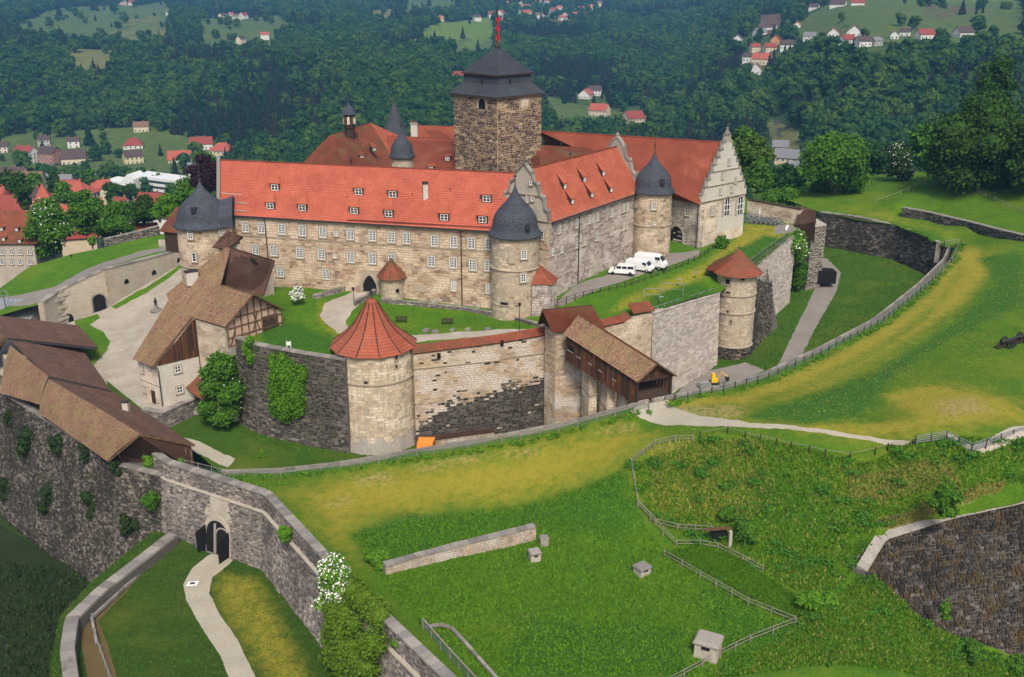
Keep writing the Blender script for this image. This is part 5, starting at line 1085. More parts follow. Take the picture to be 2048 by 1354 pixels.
# wall beyond the turret
q1 = [P(1500, 530, 3.2), P(1540, 500, 3.6), P(1592, 466, 4.2)]
WQ = piece_wall('ward_wall', 'grey ward wall running back from the corner turret, ivy at its far end', 'wall', q1, [-15, -13, -11], [2.6, 3.1, 3.7], 'pale', 'mortar_grey', 1, cope='capstone', cw=.9, seed=70, bh=.4, bw=.8, proud=.08)
bt = [V3(q1[0].xy + Vector((-.4, -.8)), -15), V3(q1[0].xy.lerp(q1[1].xy, .98) + Vector((3.2, -1.2)), -14), V3(q1[1].xy, -14), V3(q1[0].xy, -15)]
MB().hexa(bt, [V3(q1[0].xy + Vector((-.1, -.1)), 1.4), V3(q1[1].xy + Vector((-.3, -.6)), .0), V3(q1[1].xy, .2), V3(q1[0].xy + Vector((0, .1)), 1.4)]).obj('buttress_core', M['mortar_dark'], WQ)
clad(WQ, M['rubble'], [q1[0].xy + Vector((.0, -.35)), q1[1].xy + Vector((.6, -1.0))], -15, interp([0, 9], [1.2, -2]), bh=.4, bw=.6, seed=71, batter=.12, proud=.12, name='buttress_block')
# gatehouse box at the far end
g0, g1, g2_, g3 = P(1589, 570, -9).xy, P(1616, 575, -9).xy, P(1632, 560, -9).xy, P(1606, 556, -9).xy
g0 = Vector((60.4, 207)); g1 = Vector((61.6, 201.5)); g2_ = Vector((65.2, 203.5)); g3 = Vector((64.6, 211))
GH = empty('gatehouse', V3((g0 + g2_) / 2, -9), 'small plastered gatehouse with steep brown roof at the far end of the ward wall', 'gatehouse')
MB().hexa([V3(q, -11) for q in (g0, g1, g2_, g3)], [V3(q, 4.2) for q in (g0, g1, g2_, g3)]).obj('wall', M['plaster'], GH)
clad(GH, M['rubble'], [g1, g2_], -11, 4, seed=72, bh=.4, bw=.6, name='quoin_block')
tiled(GH, M['brownroof'], P(1590, 450, 4.4), V3(g1 + Vector((.5, -1)), 1.0), P(1631, 444, 5.6), P(1599, 412, 7.6), nu=3, seed=73); tiled(GH, M['brownroof'], P(1618, 480, .9), P(1633, 462, 2.4), P(1632, 420, 7), P(1600, 413, 7.6), nu=3, seed=74, name='side_roof')
pipe(GH, [V3(g1 + Vector((-.1, -.3)), 1), V3(g1 + Vector((-.1, -.3)), -8)])
t_ = PY(1652, 553, 203); MB().hexa([t_ + Vector(v) for v in ((-2.4, 0, -1.6), (2.2, 0, -1.6), (2.2, 3, -1.6), (-2.4, 3, -1.6))], [t_ + Vector(v) for v in ((-2.4, 0, 1.3), (2.2, 0, 1.0), (2.2, 3, 1.0), (-2.4, 3, 1.3))]).obj('porch', M['dark'], GH)
tw = [P(1492, 436, 3.2), P(1598, 456, 3.4)]; tws = piece_wall('terrace_wall', 'pinkish terrace wall running from the stepped gable to the small gatehouse', 'wall', tw, 2, 7.2, 'buff', 'mortar', .8, cope='brownroof', cw=.8, seed=75, bh=.5, bw=1)
# counterscarp beyond the moat path
k1 = [P(1634, 494, -7.4), P(1700, 503, -7.4), P(1790, 520, -7.6), P(1850, 545, -8), P(1882, 560, -8.4)]; kz = [PW(V3(k1[i], 0), V3(k1[min(i + 1, 4)], 0) if i < 4 else V3(k1[3], 0), x, y).z for i, (x, y) in enumerate(((1634, 424), (1700, 432), (1790, 450), (1850, 473), (1882, 492)))]
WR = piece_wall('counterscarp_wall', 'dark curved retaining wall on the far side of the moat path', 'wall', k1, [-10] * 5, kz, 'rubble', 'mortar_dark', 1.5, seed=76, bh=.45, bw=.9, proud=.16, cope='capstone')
k2 = [P(1801, 437, .6), P(1850, 446, .5), P(1930, 466, .6), P(2000, 486, .9), P(2080, 508, 1.4)]
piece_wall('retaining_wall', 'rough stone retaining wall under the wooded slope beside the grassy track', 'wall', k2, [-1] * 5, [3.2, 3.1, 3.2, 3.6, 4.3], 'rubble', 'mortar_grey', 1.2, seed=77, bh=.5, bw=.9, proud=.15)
ew = [EDGE[i] for i in range(9, 18)]; ew = [Vector((p.x - .9, p.y + .5, p.z)) for p in ew]
ep = [EDGE[0].lerp(EDGE[1], .9)] + EDGE[1:9]; ep = [Vector((p.x, p.y + .7, p.z)) for p in ep]
for L_, lb in ((ep, 'low stone moat edging below the pale round tower'), (ew, 'long curved stone moat edging below the wire fence')):
    t = empty('moat_edge', L_[0], lb, 'edging wall'); coping(t, M['capstone'], [p.xy for p in L_], [p.z - .15 for p in L_], wd=.38, h=.28, sl=1.6, seed=79); 
    wall_core(t, M['mortar_grey'], [p.xy for p in L_], [p.z - 4 for p in L_], [p.z - .12 for p in L_], .35)
# ------------------------------------------------------------------ covered bridge
BR = empty('covered_bridge', P(1300, 795, -5.3), 'roofed timber footbridge sloping down from the ward wall to the gravel path', 'bridge')
nl, nr_, nk = P(1275, 765, -2.4), P(1353, 752, -2.4), P(1315, 727, .3); fl_, fk = P(1126, 668, 1.7), P(1157, 628, 4.4); ax = (fl_ - nl); fr_ = fl_ + (nr_ - nl) * .95
tiled(BR, M['mossroof'], fl_ , nl, nk, fk, row=.3, nu=14, seed=80, curve=.12); tiled(BR, M['oldred'], nr_, fr_, fk, nk, row=.3, nu=10, name='rear_roof', seed=81)
ridge_tiles(BR, M['oldred'], nk, fk, .15)
ins = (nr_ - nl).normalized() * .45; axn = ax.normalized(); wl0, wl1 = nl + ins - Vector((0, 0, .1)) + axn * .5, fl_ + ins - Vector((0, 0, .1)) - axn * .1; wr0, wr1 = nr_ - ins + axn * .5, fr_ - ins
def planks(par, a, b, h0, h1, nrm, w_=.3, name='plank', mat='plankwood', top=0.):
    a, b = Vector(a), Vector(b); k = int((b - a).length / w_); rr = random.Random(k)
    for i in range(k):
        p, q = a.lerp(b, i / k), a.lerp(b, (i + .93) / k); o = nrm * rr.uniform(0, .04); d = -h0 - (h1 - h0) * i / k + rr.uniform(-.12, .05); z = Vector((0, 0, d)); t = nrm * .05; tt = Vector((0, 0, top))
        MB().hexa([p + o + z, q + o + z, q + o + z - t, p + o + z - t], [p + o + tt, q + o + tt, q + o - t + tt, p + o - t + tt]).obj(name, M[mat], par)
tt = NT('weathered_planks'); i_ = tt.isl(); c_ = tt.ramp(i_, [(0, (.03, .016, .01)), (.4, (.075, .03, .013)), (.75, (.2, .07, .022)), (1, (.05, .03, .02))]); nz = tt.noise(tt.pos((4, 4, .35)), 1.3, 5, .7); c_ = tt.mix(tt.val(nz, .35, .7), c_, (.035, .025, .02)); c_ = tt.mix(tt.val(tt.noise(tt.pos((3, 3, .5)), .7, 4), .62, .75), c_, (.3, .13, .05)); M['plankwood'] = tt.out(c_, .85, nz, .3, .03)
nb = Vector((0, 0, 1)).cross(ax).normalized(); nb = nb if nb.y < 0 else -nb
planks(BR, wl1, wl0, 4.0, 3.7, nb, .33)
MB().hexa([wl0 - Vector((0, 0, 3.1)), wr0 - Vector((0, 0, 3.1)), wr1 - Vector((0, 0, 3.1)), wl1 - Vector((0, 0, 3.1))], [wl0 - Vector((0, 0, 2.85)), wr0 - Vector((0, 0, 2.85)), wr1 - Vector((0, 0, 2.85)), wl1 - Vector((0, 0, 2.85))]).obj('deck', M['darkwood'], BR)
planks(BR, wr0, wr1, 3.2, 3.3, -nb, .6)
m = MB(); m.quad(wl0 - nb * .12 - Vector((0, 0, 2.9)), wl1 - nb * .12 - Vector((0, 0, 2.9)), wl1 - nb * .12, wl0 - nb * .12); m.quad(wl1 - Vector((0, 0, 3)), wr1 - Vector((0, 0, 3)), wr1, wl1); m.obj('inner_lining', M['darkwood'], BR)
gx = (nr_ - nl); gn_ = Vector((gx.y, -gx.x, 0)).normalized()
for i in range(14):
    s0_, s1_ = i / 14, (i + .92) / 14; f_ = lambda s_: (1 - abs(s_ - .5) * 2) * 2.35 - .05
    a, b = nl.lerp(nr_, s0_) + axn * .45, nl.lerp(nr_, s1_) + axn * .45; a.z = b.z = -2.4
    m = MB(); m.hexa([a + Vector((0, 0, -.15)), b + Vector((0, 0, -.15)), b + gn_ * .06 + Vector((0, 0, -.15)), a + gn_ * .06 + Vector((0, 0, -.15))], [a + Vector((0, 0, f_(s0_))), b + Vector((0, 0, f_(s1_))), b + gn_ * .06 + Vector((0, 0, f_(s1_))), a + gn_ * .06 + Vector((0, 0, f_(s0_)))]); m.obj('gable_board', M['plankwood'], BR)
for a in (wl0, wr0): MB().box(V3(a.xy, -5.9), .3, .3, a.z + 5.8, .8).obj('portal_post', M['darkwood'], BR)
MB().bar(wl0 + Vector((0, 0, -.1)), wr0 + Vector((0, 0, -.1)), .3).obj('portal_beam', M['darkwood'], BR)
for a, b in ((nl, nk), (nk, nr_)): MB().bar(a + gn_ * .08, b + gn_ * .08, .12, .22).obj('barge_board', M['wood'], BR)
for x, y, W_, H_ in ((1142, 697, 1.2, .9), (1157, 715, .8, .12), (1180, 728, .8, .12), (1201, 742, .8, .12), (1228, 760, .8, .12)):
    p = PP(wl0, wl1, wl0 - Vector((0, 0, 1)), x, y); m = MB(); e = axn * W_ / 2; z = Vector((0, 0, H_ / 2)); m.hexa([p - e - z, p + e - z, p + e - z + nb * .1, p - e - z + nb * .1], [p - e + z, p + e + z, p + e + z + nb * .1, p - e + z + nb * .1]); m.obj('hatch' if H_ > .5 else 'shutter_ledge', M['dark'] if H_ > .5 else M['greywood'], BR)
    if H_ > .5: MB().bar(p - e - z + nb * .15, p + e - z + nb * .15, .1).obj('hatch_sill', M['greywood'], BR)
pm = V3(axn.xy.normalized(), 0)
for x, y, s_, zt_ in ((1133, 838, .16, -2.2), (1176, 830, .42, -3.6), (1216, 822, .66, -5.2)):
    c = wl0.lerp(wl1, 1 - s_ + .02) + (wr0 - wl0) * .45; pr_ = empty('bridge_pier', V3(c.xy, -16), {1133: 'tallest ashlar pier carrying the bridge beside the ward wall', 1176: 'middle ashlar pier carrying the bridge', 1216: 'shortest ashlar pier of the bridge, next to the moat edge'}[x], 'pier', 'piers under the covered bridge')
    an = .25; h1 = Vector((math.cos(an), math.sin(an))); h2 = Vector((-h1.y, h1.x)); w1, w2 = .62, 1.75
    cs = [c.xy - h1 * w1 - h2 * w2, c.xy + h1 * w1 - h2 * w2, c.xy + h1 * w1 + h2 * w2, c.xy - h1 * w1 + h2 * w2]
    wall_core(pr_, M['mortar'], cs, -17, zt_, .4, closed=True)
    for i in range(4): clad(pr_, M['buff'], [cs[i], cs[(i + 1) % 4]], -17, zt_, bh=.45, bw=.8, seed=90 + i, proud=.05)
    MB().hexa([V3(q, zt_ - 5.2) for q in [c.xy + (q - c.xy) * 1.12 for q in cs]], [V3(q, zt_ - 4.9) for q in [c.xy + (q - c.xy) * 1.12 for q in cs]]).obj('string_course', M['trim'], pr_)
# gate building behind the bridge
GB = empty('gatehouse', P(1140, 655, -.5), 'low gatehouse with old red tile roof where the covered bridge meets the ward', 'gatehouse')
a, b, c, d = P(1104, 664, 1.6), P(1210, 656, 1.6), P(1184, 611, 5.2), P(1084, 620, 5.2)
tiled(GB, M['oldred'], a, b, c, d, row=.34, nu=8, seed=82); back_ = Vector((-.5, 4.5, 0)); tiled(GB, M['oldred'], V3(c.xy, 1.6) + back_, V3(d.xy, 1.6) + back_, d, c, nu=5, name='rear_roof', seed=83); ridge_tiles(GB, M['brownroof'], d, c)
MB().hexa([V3(q, -16) for q in (a.xy + Vector((.6, .6)), b.xy + Vector((-.6, .6)), c.xy + Vector((-.6, 3.6)), d.xy + Vector((.6, 3.6)))], [V3(q, 1.5) for q in (a.xy + Vector((.6, .6)), b.xy + Vector((-.6, .6)), c.xy + Vector((-.6, 3.6)), d.xy + Vector((.6, 3.6)))]).obj('wall', M['mortar'], GB); clad(GB, M['wardwall'], [d.xy + Vector((.6, 3.6)), a.xy + Vector((.6, .6))], -16, 1.4, seed=85, bh=.38, bw=.8)
clad(GB, M['wardwall'], [a.xy + Vector((.6, .55)), b.xy + Vector((-.6, .55))], -16, 1.4, seed=84, bh=.38, bw=.8)
MB().poly([a + Vector((.5, .6, 0)), V3(d.xy + Vector((.5, 3.6)), 1.6), d + Vector((.5, .2, -.2))]).obj('gable_boards', M['darkwood'], GB)
# ------------------------------------------------------------------ barn and house between courtyard and ward
BA = empty('barn_house', P(400, 800, -11), 'old house and barn with long mossy tile roof and dark wooden gable beside the courtyard', 'house')
A0, A1, A2 = P(265, 718, -4.6), P(304, 733, -4.6), P(383, 634, 1.9)
def pa(x, y): return PP(A0, A1, A2, x, y)
A3, A4 = pa(441, 570), pa(461, 496); B1, B2, B3 = pa(332, 588), pa(376, 552), pa(452, 494)
def skin(par, pts, mat, name, th=.15, u=None):
    pts = [Vector(p) for p in pts]; n = (pts[1] - pts[0]).cross(pts[2] - pts[0]).normalized(); n = n if n.z > 0 else -n; u = u.normalized() if u else (pts[1] - pts[0]).normalized(); v = n.cross(u); m = MB()
    k = len(pts); base = len(m.v); m.v += [tuple(p) for p in pts] + [tuple(p - n * th) for p in pts]; uv = [((p - pts[0]).dot(u), (p - pts[0]).dot(v)) for p in pts]
    o = list(range(k)); m.f.append(tuple(o)); m.uv.append(uv); m.m.append(0); m.f.append(tuple(q + k for q in o[::-1])); m.uv.append(uv[::-1]); m.m.append(0)
    for i in range(k): j = (i + 1) % k; m.f.append((i, j, k + j, k + i)); m.uv.append([(0, 0)] * 4); m.m.append(0)
    return m.obj(name, mat, par)
eu = (A1 - A0).normalized()
tiled(BA, M['mossroof'], A0, A1, A2, pa(337, 600), row=.32, nu=4, seed=101); skin(BA, [pa(337, 600), A2, A3, A4, B3, B2, B1], M['mossroof'], 'upper_roof', u=eu)
B_ = (A2 - A1)
cg, ce = P(506, 588, A3.z), P(450, 654, A2.z); tiled(BA, M['mossroof'], A2, ce, cg, A3, row=.34, nu=8, seed=102, name='cross_roof')
ce2 = P(568, 620, A2.z); bkk = A3 - cg; tiled(BA, M['mossroof'], ce2, ce2 + bkk, A3, cg, nu=5, seed=103, name='cross_rear_roof'); ridge_tiles(BA, M['mossroof'], A3, cg, .14)
u0, u1 = A4, PP(A4, A4 + Vector((0, 0, 1)), A4 + (cg - A3), 549, 521); u2, u3 = P(441, 571, A3.z - .2), None
u1 = P(549, 522, A4.z); e_ = cg + (A3 - cg) * 1.0; lowz = A3.z - 1.2; u2 = P(527, 592, lowz) ; u3 = P(436, 572, lowz)
tiled(BA, M['brownroof'], u3, u2, u1, u0, row=.34, nu=8, seed=104, name='steep_roof'); ridge_tiles(BA, M['brownroof'], u0, u1, .14)
for a_, b_ in (((505, 520), (517, 530)), ((485, 560), (505, 571))):
    a, b = PP(u0, u1, u2, *a_), PP(u0, u1, u2, *b_); MB().bar(a + Vector((0, -.3, .2)), b + Vector((0, -.3, .2)), .5, .3).obj('roof_slot', M['dark'], BA)
rb_ = u1 + (u1 - u2) * 0 + Vector((1, 5, -6)); sa, sb_ = P(529, 604, -.5), P(550, 600, -.5); sz = [PW(sa, sb_, 529, 560).z, PW(sa, sb_, 550, 530).z]; MB().hexa([V3(sa.xy, -3), V3(sb_.xy, -3), V3(sb_.xy + Vector((-1, 2)), -3), V3(sa.xy + Vector((-1, 2)), -3)], [V3(sa.xy, sz[0]), V3(sb_.xy, sz[1]), V3(sb_.xy + Vector((-1, 2)), sz[1]), V3(sa.xy + Vector((-1, 2)), sz[0])]).obj('side_wall', M['plaster_grey'], BA)
# walls of the house
h1_ = A1.xy + Vector((.75, .35)); h0_ = A0.xy + Vector((.55, .5)); h2_ = P(397, 712, -4.6).xy; hb = -12
hs1 = wall_windows(BA, h0_, h1_, [(285, 738, .5, 1.2, 1, 3), (290, 779, .45, .9, 1, 2)], 1, 1); hs2 = wall_windows(BA, h1_, h2_, [(355, 738, 1.0, 1.15, 2, 2), (359, 779, 1.0, 1.15, 2, 2)], 1, 1)
MB().hexa([V3(q, hb) for q in (h0_, h1_, h2_, A2.xy + Vector((0, 1.5)), B1.xy)], [V3(h0_, -4.7), V3(h1_, -4.5), V3(h2_, -4.6), V3(A2.xy + Vector((0, 1.5)), -4.6), V3(B1.xy, -4.6)]).obj('wall', M['plaster_white'], BA)
clad(BA, M['buff'], [h0_, h1_], -12, -4.8, holes=hs1 + [(2.9, 3.9, -12, -9.2)], seed=105, bh=.5, bw=.9, proud=.02, name='quoin_block'); cornice(BA, h0_, h1_, -8.2, .15, .12)
dn = (h1_ - h0_).normalized(); dp = h0_ + dn * 3.4 + Vector((dn.y, -dn.x)) * .06; MB().box(V3(dp, -11.4), .95, .12, 2.1, math.atan2(dn.y, dn.x)).obj('door', M['darkwood'], BA)
gap = V3(A2.xy, A2.z - .35) ; ga, gb = V3(h1_, -4.6), V3(h2_, -4.5); hd = (h2_ - h1_).normalized(); hn = Vector((hd.y, -hd.x)); W__ = (h2_ - h1_).length
for i in range(24):
    s0_, s1_ = i / 24, (i + .93) / 24; zt0 = -4.3 + (gap.z + 4.3) * min(1, s0_ * 1.04) ** 1.05; zt1 = -4.3 + (gap.z + 4.3) * min(1, s1_ * 1.04) ** 1.05
    a, b = h1_.lerp(h2_, s0_) + hn * .1, h1_.lerp(h2_, s1_) + hn * .1; MB().hexa([V3(a, -4.6), V3(b, -4.6), V3(b - hn * .08, -4.6), V3(a - hn * .08, -4.6)], [V3(a, zt0), V3(b, zt1), V3(b - hn * .08, zt1), V3(a - hn * .08, zt0)]).obj('gable_board', M['plankwood'], BA)
MB().bar(A1 + Vector((.2, -.1, -.1)), A2 + Vector((.2, -.1, -.1)), .14, .25).obj('barge_board', M['wood'], BA)
pipe(BA, [P(300, 735, -4.7), P(316, 738, -5), V3(h1_ + Vector((.1, -.3)), -5.6), V3(h1_ + Vector((.1, -.3)), -11.2)]); pipe(BA, [V3(h2_ + hn * .25, A2.z - .5), V3(h2_ + hn * .25, -11)])
hw = [h2_, ce.xy + Vector((-.2, .5))]; wall_core(BA, M['plaster'], hw, -14, A2.z - .3, 1, name='stone_wall'); clad(BA, M['buff'], hw, -14, A2.z - .4, seed=106, bh=.5, bw=1, proud=.03)
# half-timbered gable
hg0, hg1 = ce.xy + Vector((.2, .4)), ce2.xy + Vector((-.4, -.2)); gd_ = (hg1 - hg0).normalized(); gn2 = Vector((gd_.y, -gd_.x)); GW_ = (hg1 - hg0).length; zb_, ze_, za_ = -1.6, A2.z - .3, A3.z - .5
t = NT('brick_infill'); uv = t.co('UV'); br = t.node('ShaderNodeTexBrick'); t.l.new(uv, br.inputs['Vector']); [setattr(br.inputs[k], 'default_value', v) for k, v in (('Scale', 1), ('Mortar Size', .02), ('Brick Width', .28), ('Row Height', .1))]
br.inputs['Color1'].default_value = (.42, .17, .1, 1); br.inputs['Color2'].default_value = (.5, .27, .17, 1); br.inputs['Mortar'].default_value = (.5, .42, .35, 1); M['infill'] = t.out(t.mix(t.val(t.noise(t.pos(), .8), .4, .7), br.outputs[0], (.52, .4, .3)), .9)
def hp(u, z, o=0): return V3(hg0 + gd_ * u + gn2 * o, z)
MB().poly([hp(0, zb_), hp(GW_, zb_), hp(GW_, ze_), hp(GW_ / 2, za_), hp(0, ze_)], [(0, 0), (GW_, 0), (GW_, 3.2), (GW_ / 2, 7), (0, 3.2)]).obj('brick_infill', M['infill'], BA)
roofz = lambda u: ze_ + (za_ - ze_) * (1 - abs(u - GW_ / 2) / (GW_ / 2))
for i in range(9):
    u = GW_ * i / 8
    if 3.4 < u - 3.2 < 6.2 and False: continue
    MB().bar(hp(u, zb_, .04), hp(u, roofz(u) - .1, .04), .2, .12).obj('timber_post', M['wood'], BA)
for z in (zb_ + .1, zb_ + 1.5, ze_ - .2, ze_ + 1.3):
    h_ = 0 if z < ze_ else GW_ / 2 * (z - ze_) / (za_ - ze_); MB().bar(hp(h_, z, .05), hp(GW_ - h_, z, .05), .14, .2).obj('timber_rail', M['wood'], BA)
for u_a, u_b in ((.2, 1.5), (GW_ - .2, GW_ - 1.6), (4.6, 5.6), (GW_ - 4.4, GW_ - 5.4)): MB().bar(hp(u_a, zb_ + 1.5 if 2 < u_a < GW_ - 2 else zb_, .06), hp(u_b, ze_ + (1.2 if 2 < u_a < GW_ - 2 else -.2), .06), .12, .16).obj('timber_brace', M['wood'], BA)
MB().hexa([hp(6.4, zb_ + .3, .1), hp(9.4, zb_ + .3, .1), hp(9.4, zb_ + .3, 0), hp(6.4, zb_ + .3, 0)], [hp(6.4, zb_ + 3.3, .1), hp(9.4, zb_ + 3.3, .1), hp(9.4, zb_ + 3.3, 0), hp(6.4, zb_ + 3.3, 0)]).obj('barn_door', M['darkwood'], BA)
for a, b in ((ce, cg), (cg, ce2)): MB().bar(a + V3(gn2 * .1, -.05), b + V3(gn2 * .1, -.05), .14, .26).obj('barge_board', M['wood'], BA)
wall_core(BA, M['plaster_grey'], [hg0 + gn2 * .15, hg1 + gn2 * .15], -3, zb_ + .05, .8, name='plinth')
cb = P(384, 560, A3.z - .2); MB().box(cb + Vector((0, 0, -.8)), 1.9, .9, 2.2, .6).obj('chimney', M['plaster_white'], BA); MB().box(cb + Vector((0, 0, 1.4)), 2.1, 1.1, .22, .6).obj('chimney_cap', M['lead'], BA)
# small gabled roof tucked against the left tower
LT = empty('stair_house', P(450, 470, 8), 'little brown-roofed stair house squeezed between left tower and long wing', 'stair house')
tiled(LT, M['brownroof'], PY(424, 494, 164.5), PY(452, 499, 162.5), PY(459, 462, 167), PY(455, 460, 168), nu=2); tiled(LT, M['brownroof'], PY(452, 499, 162.5), PY(486, 476, 167), PY(486, 474, 168), PY(458, 461, 167.5), nu=2, name='right_roof')
MB().box(PY(462, 520, 167), 3.6, 3, 3.0, .3).obj('wall', M['plaster'], LT)
# open shed behind the chestnut tree
SH = empty('lean_to', P(410, 800, -13), 'open lean-to with red tile roof at the foot of the dark ward wall', 'shed')
tiled(SH, M['oldred'], P(366, 772, -9.2), P(425, 815, -10.6), P(530, 775, -8.6), P(402, 722, -6.2), nu=6); 
for x, y in ((380, 800), (392, 815), (440, 850)): MB().box(P(x, y, -13.8), .25, .25, 3.2).obj('post', M['wood'], SH)
TW = piece_wall('terrace_wall', 'low terrace wall in front of the white house', 'wall', [P(285, 830, -12.4), P(325, 838, -12.4), P(400, 805, -12.4)], -15, -11.5, 'gatestone', 'mortar_grey', 1, cope='capstone', cw=1, seed=110)
MB().hexa([V3(q, -14) for q in (P(285, 830, -12.4).xy, P(325, 838, -12.4).xy, P(400, 805, -12.4).xy, h2_, h1_, h0_)], [V3(q, -11.55) for q in (P(285, 830, -12.4).xy, P(325, 838, -12.4).xy, P(400, 805, -12.4).xy, h2_, h1_, h0_)]).obj('terrace_fill', M['gravel'], TW)
# ------------------------------------------------------------------ long shed range at the left
JS = empty('shed_range', P(200, 820, -14), 'long bent range of sheds with mossy tile roofs on the dark outer wall', 'shed')
r0, r1, r2 = P(282, 868, -8.6), P(98, 757, -8.6), P(14, 678, -8.4); r3 = P(-70, 600, -8.4)
e0_, e1_ = P(390, 890, -12), P(222, 781, -12); l0, l1 = P(214, 922, -14), P(78, 826, -13.6); l2 = P(0, 786, -14); l2b = P(-40, 740, -13.8)
tiled(JS, M['mossroof'], l1, l0, r0, r1, row=.32, nu=10, seed=111, name='mossy_roof', curve=-.25); tiled(JS, M['brownroof'], e0_, e1_, r1 + Vector((0, 0, .02)), r0, row=.32, nu=10, seed=112, name='brown_roof')
m0_, m1_ = r1 + Vector((0, 0, .35)), r2 + Vector((0, 0, .35)); tiled(JS, M['mossroof'], l2, l1 + Vector((0, 0, .35)) + (r1 - l1).normalized() * 1.0, m0_, P(20, 690, -8.2), row=.32, nu=6, seed=113, name='mossy_roof', curve=-.2)
tiled(JS, M['brownroof'], P(222, 781, -11.6), P(158, 690, -11.6), P(22, 682, -8), m0_, row=.32, nu=8, seed=114, name='brown_roof')
tiled(JS, M['brownroof'], P(195, 695, -10.4), P(158, 651, -10.6), P(-60, 624, -8), P(16, 676, -7.9), row=.32, nu=7, seed=115, name='brown_roof'); tiled(JS, M['mossroof'], P(-60, 740, -13), P(0, 700, -11.5), P(16, 676, -7.9), P(-60, 624, -8), nu=4, seed=116, name='mossy_roof')
MB().bar(m0_ + Vector((0, 0, -.1)), P(222, 783, -11.7), .3, .3).obj('verge_board', M['lead'], JS); MB().bar(P(16, 678, -8.1), P(195, 698, -10.6), .3, .3).obj('verge_board', M['lead'], JS)
sh = [(l0, -14.2), (e0_, -12.2), (e1_, -12.2), (r1, -9), (l1, -14)]; MB().hexa([V3(q.xy * 1.0 + Vector((0, .3)), -16) for q in (l0 + Vector((1, 2.5, 0)), e0_ + Vector((-1.5, .5, 0)), e1_ + Vector((-.8, -.6, 0)), P(160, 690, -12) + Vector((-1, 0, 0)), P(0, 700, -12), l1 + Vector((1, 2, 0)))], [V3(q.xy, z) for q, z in ((l0 + Vector((1, 2.5, 0)), -14.8), (e0_ + Vector((-1.5, .5, 0)), -12.3), (e1_ + Vector((-.8, -.6, 0)), -12.3), (P(160, 690, -12) + Vector((-1, 0, 0)), -12.3), (P(0, 700, -12), -12.6), (l1 + Vector((1, 2, 0)), -14.8))]).obj('wall', M['plaster'], JS)
fr0, fr1 = l0 + Vector((1.5, 1.2, 0)), e0_ + Vector((-.5, -.2, -.1)); MB().poly([V3(fr0.xy, -16), V3(fr1.xy, -16), fr1, r0 - Vector((0, .3, .3)), V3(fr0.xy, -13.6)]).obj('gable_boards', M['plankwood'], JS)
for k, s_ in enumerate((0, .36, .62, 1)): q = fr0.lerp(fr1, s_); MB().box(V3(q.xy + Vector((0, -.25)), -15.8), .3, .3, 2.6 + (1.6 if k in (1, 2) else .6)).obj('post', M['wood'], JS)
MB().bar(l0 + Vector((.2, -.2, 0)), r0 + Vector((0, -.3, 0)), .15, .3).obj('barge_board', M['wood'], JS); MB().bar(r0 + Vector((0, -.3, 0)), e0_ + Vector((0, -.2, 0)), .15, .3).obj('barge_board', M['wood'], JS)
cb = PP(e0_, e1_, r1, 253, 822); MB().box(cb + Vector((0, 0, -.5)), .85, .85, 2.0).obj('chimney', M['plaster_white'], JS); MB().box(cb + Vector((0, 0, 1.5)), 1, 1, .2).obj('chimney_cap', M['lead'], JS)
# dark outer wall under it
dw = [P(-120, 700, -15.4), P(0, 789, -15.4), P(232, 935, -15.2), P(303, 978, -15.0)]; dw[3] = Vector((-49.5, 126.9, -15))
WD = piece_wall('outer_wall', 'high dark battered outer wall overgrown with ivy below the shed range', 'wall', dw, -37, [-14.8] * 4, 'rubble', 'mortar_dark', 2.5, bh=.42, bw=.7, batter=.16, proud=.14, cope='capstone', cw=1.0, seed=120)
# gate bastion wall
gwp = [Vector((-51.5, 129.0)), Vector((-48.8, 126.2)), Vector((-32.8, 116.9)), Vector((-17.8, 94.6)), Vector((-6.7, 79.6)), Vector((4, 65.5))]
L_ = plen(gwp); gc = P(437, 1106, -23.1); gdv = (gwp[2] - gwp[1]).normalized(); gu_ = (gc.xy - gwp[1]).dot(gdv) + L_[1]
WG = piece_wall('bastion_wall', 'tall grey bastion wall with vaulted gateway leading into the fortress', 'wall', gwp, -24.5, [-14.9] * 6, 'gatestone', 'mortar_grey', 2.2, bh=.36, bw=.62, batter=.13, proud=.1, seed=121, holes=[(gu_ - 2.3, gu_ + 2.3, -25, -18.0), (gu_ - 1.3, gu_ + 1.8, -18, -15.2)])
pp_ = [p + Vector((.25, .3)) for p in gwp]
clad(WG, M['gatestone'], pp_, -14.9, -12.5, bh=.36, bw=.6, proud=.1, seed=122, name='parapet_block'); wall_core(WG, M['mortar_grey'], pp_, -15.2, -12.5, 1.0, name='parapet')
coping(WG, M['capstone'], pp_, [-12.5] * 6, wd=1.15, h=.22, sl=1.0, off=-.1, seed=123); coping(WG, M['plaster'], gwp, [-15.0] * 6, wd=.55, h=.14, sl=1.3, off=-.12, seed=124, name='ledge_stone')
gnv = Vector((gdv.y, -gdv.x)); fo = gnv * (.13 * 8.4)
fc = gwp[1] + gdv * (gu_ - L_[1])
def gp_(u, z, o): return V3(fc + gdv * u + gnv * ((-14.9 - z) * .13 + o), z)
Gz = -23.2; o = arch_pts(4.2, 4.9, 12); og = arch_pts(5.0, 5.6, 12); m = MB()
for i in range(len(o) - 1):
    A = [(o[i][0], Gz + o[i][1]), (o[i + 1][0], Gz + o[i + 1][1]), (og[i + 1][0], Gz + og[i + 1][1]), (og[i][0], Gz + og[i][1])]
    m.hexa([gp_(u, z, -1.2) for u, z in A], [gp_(u, z, .16) for u, z in A])
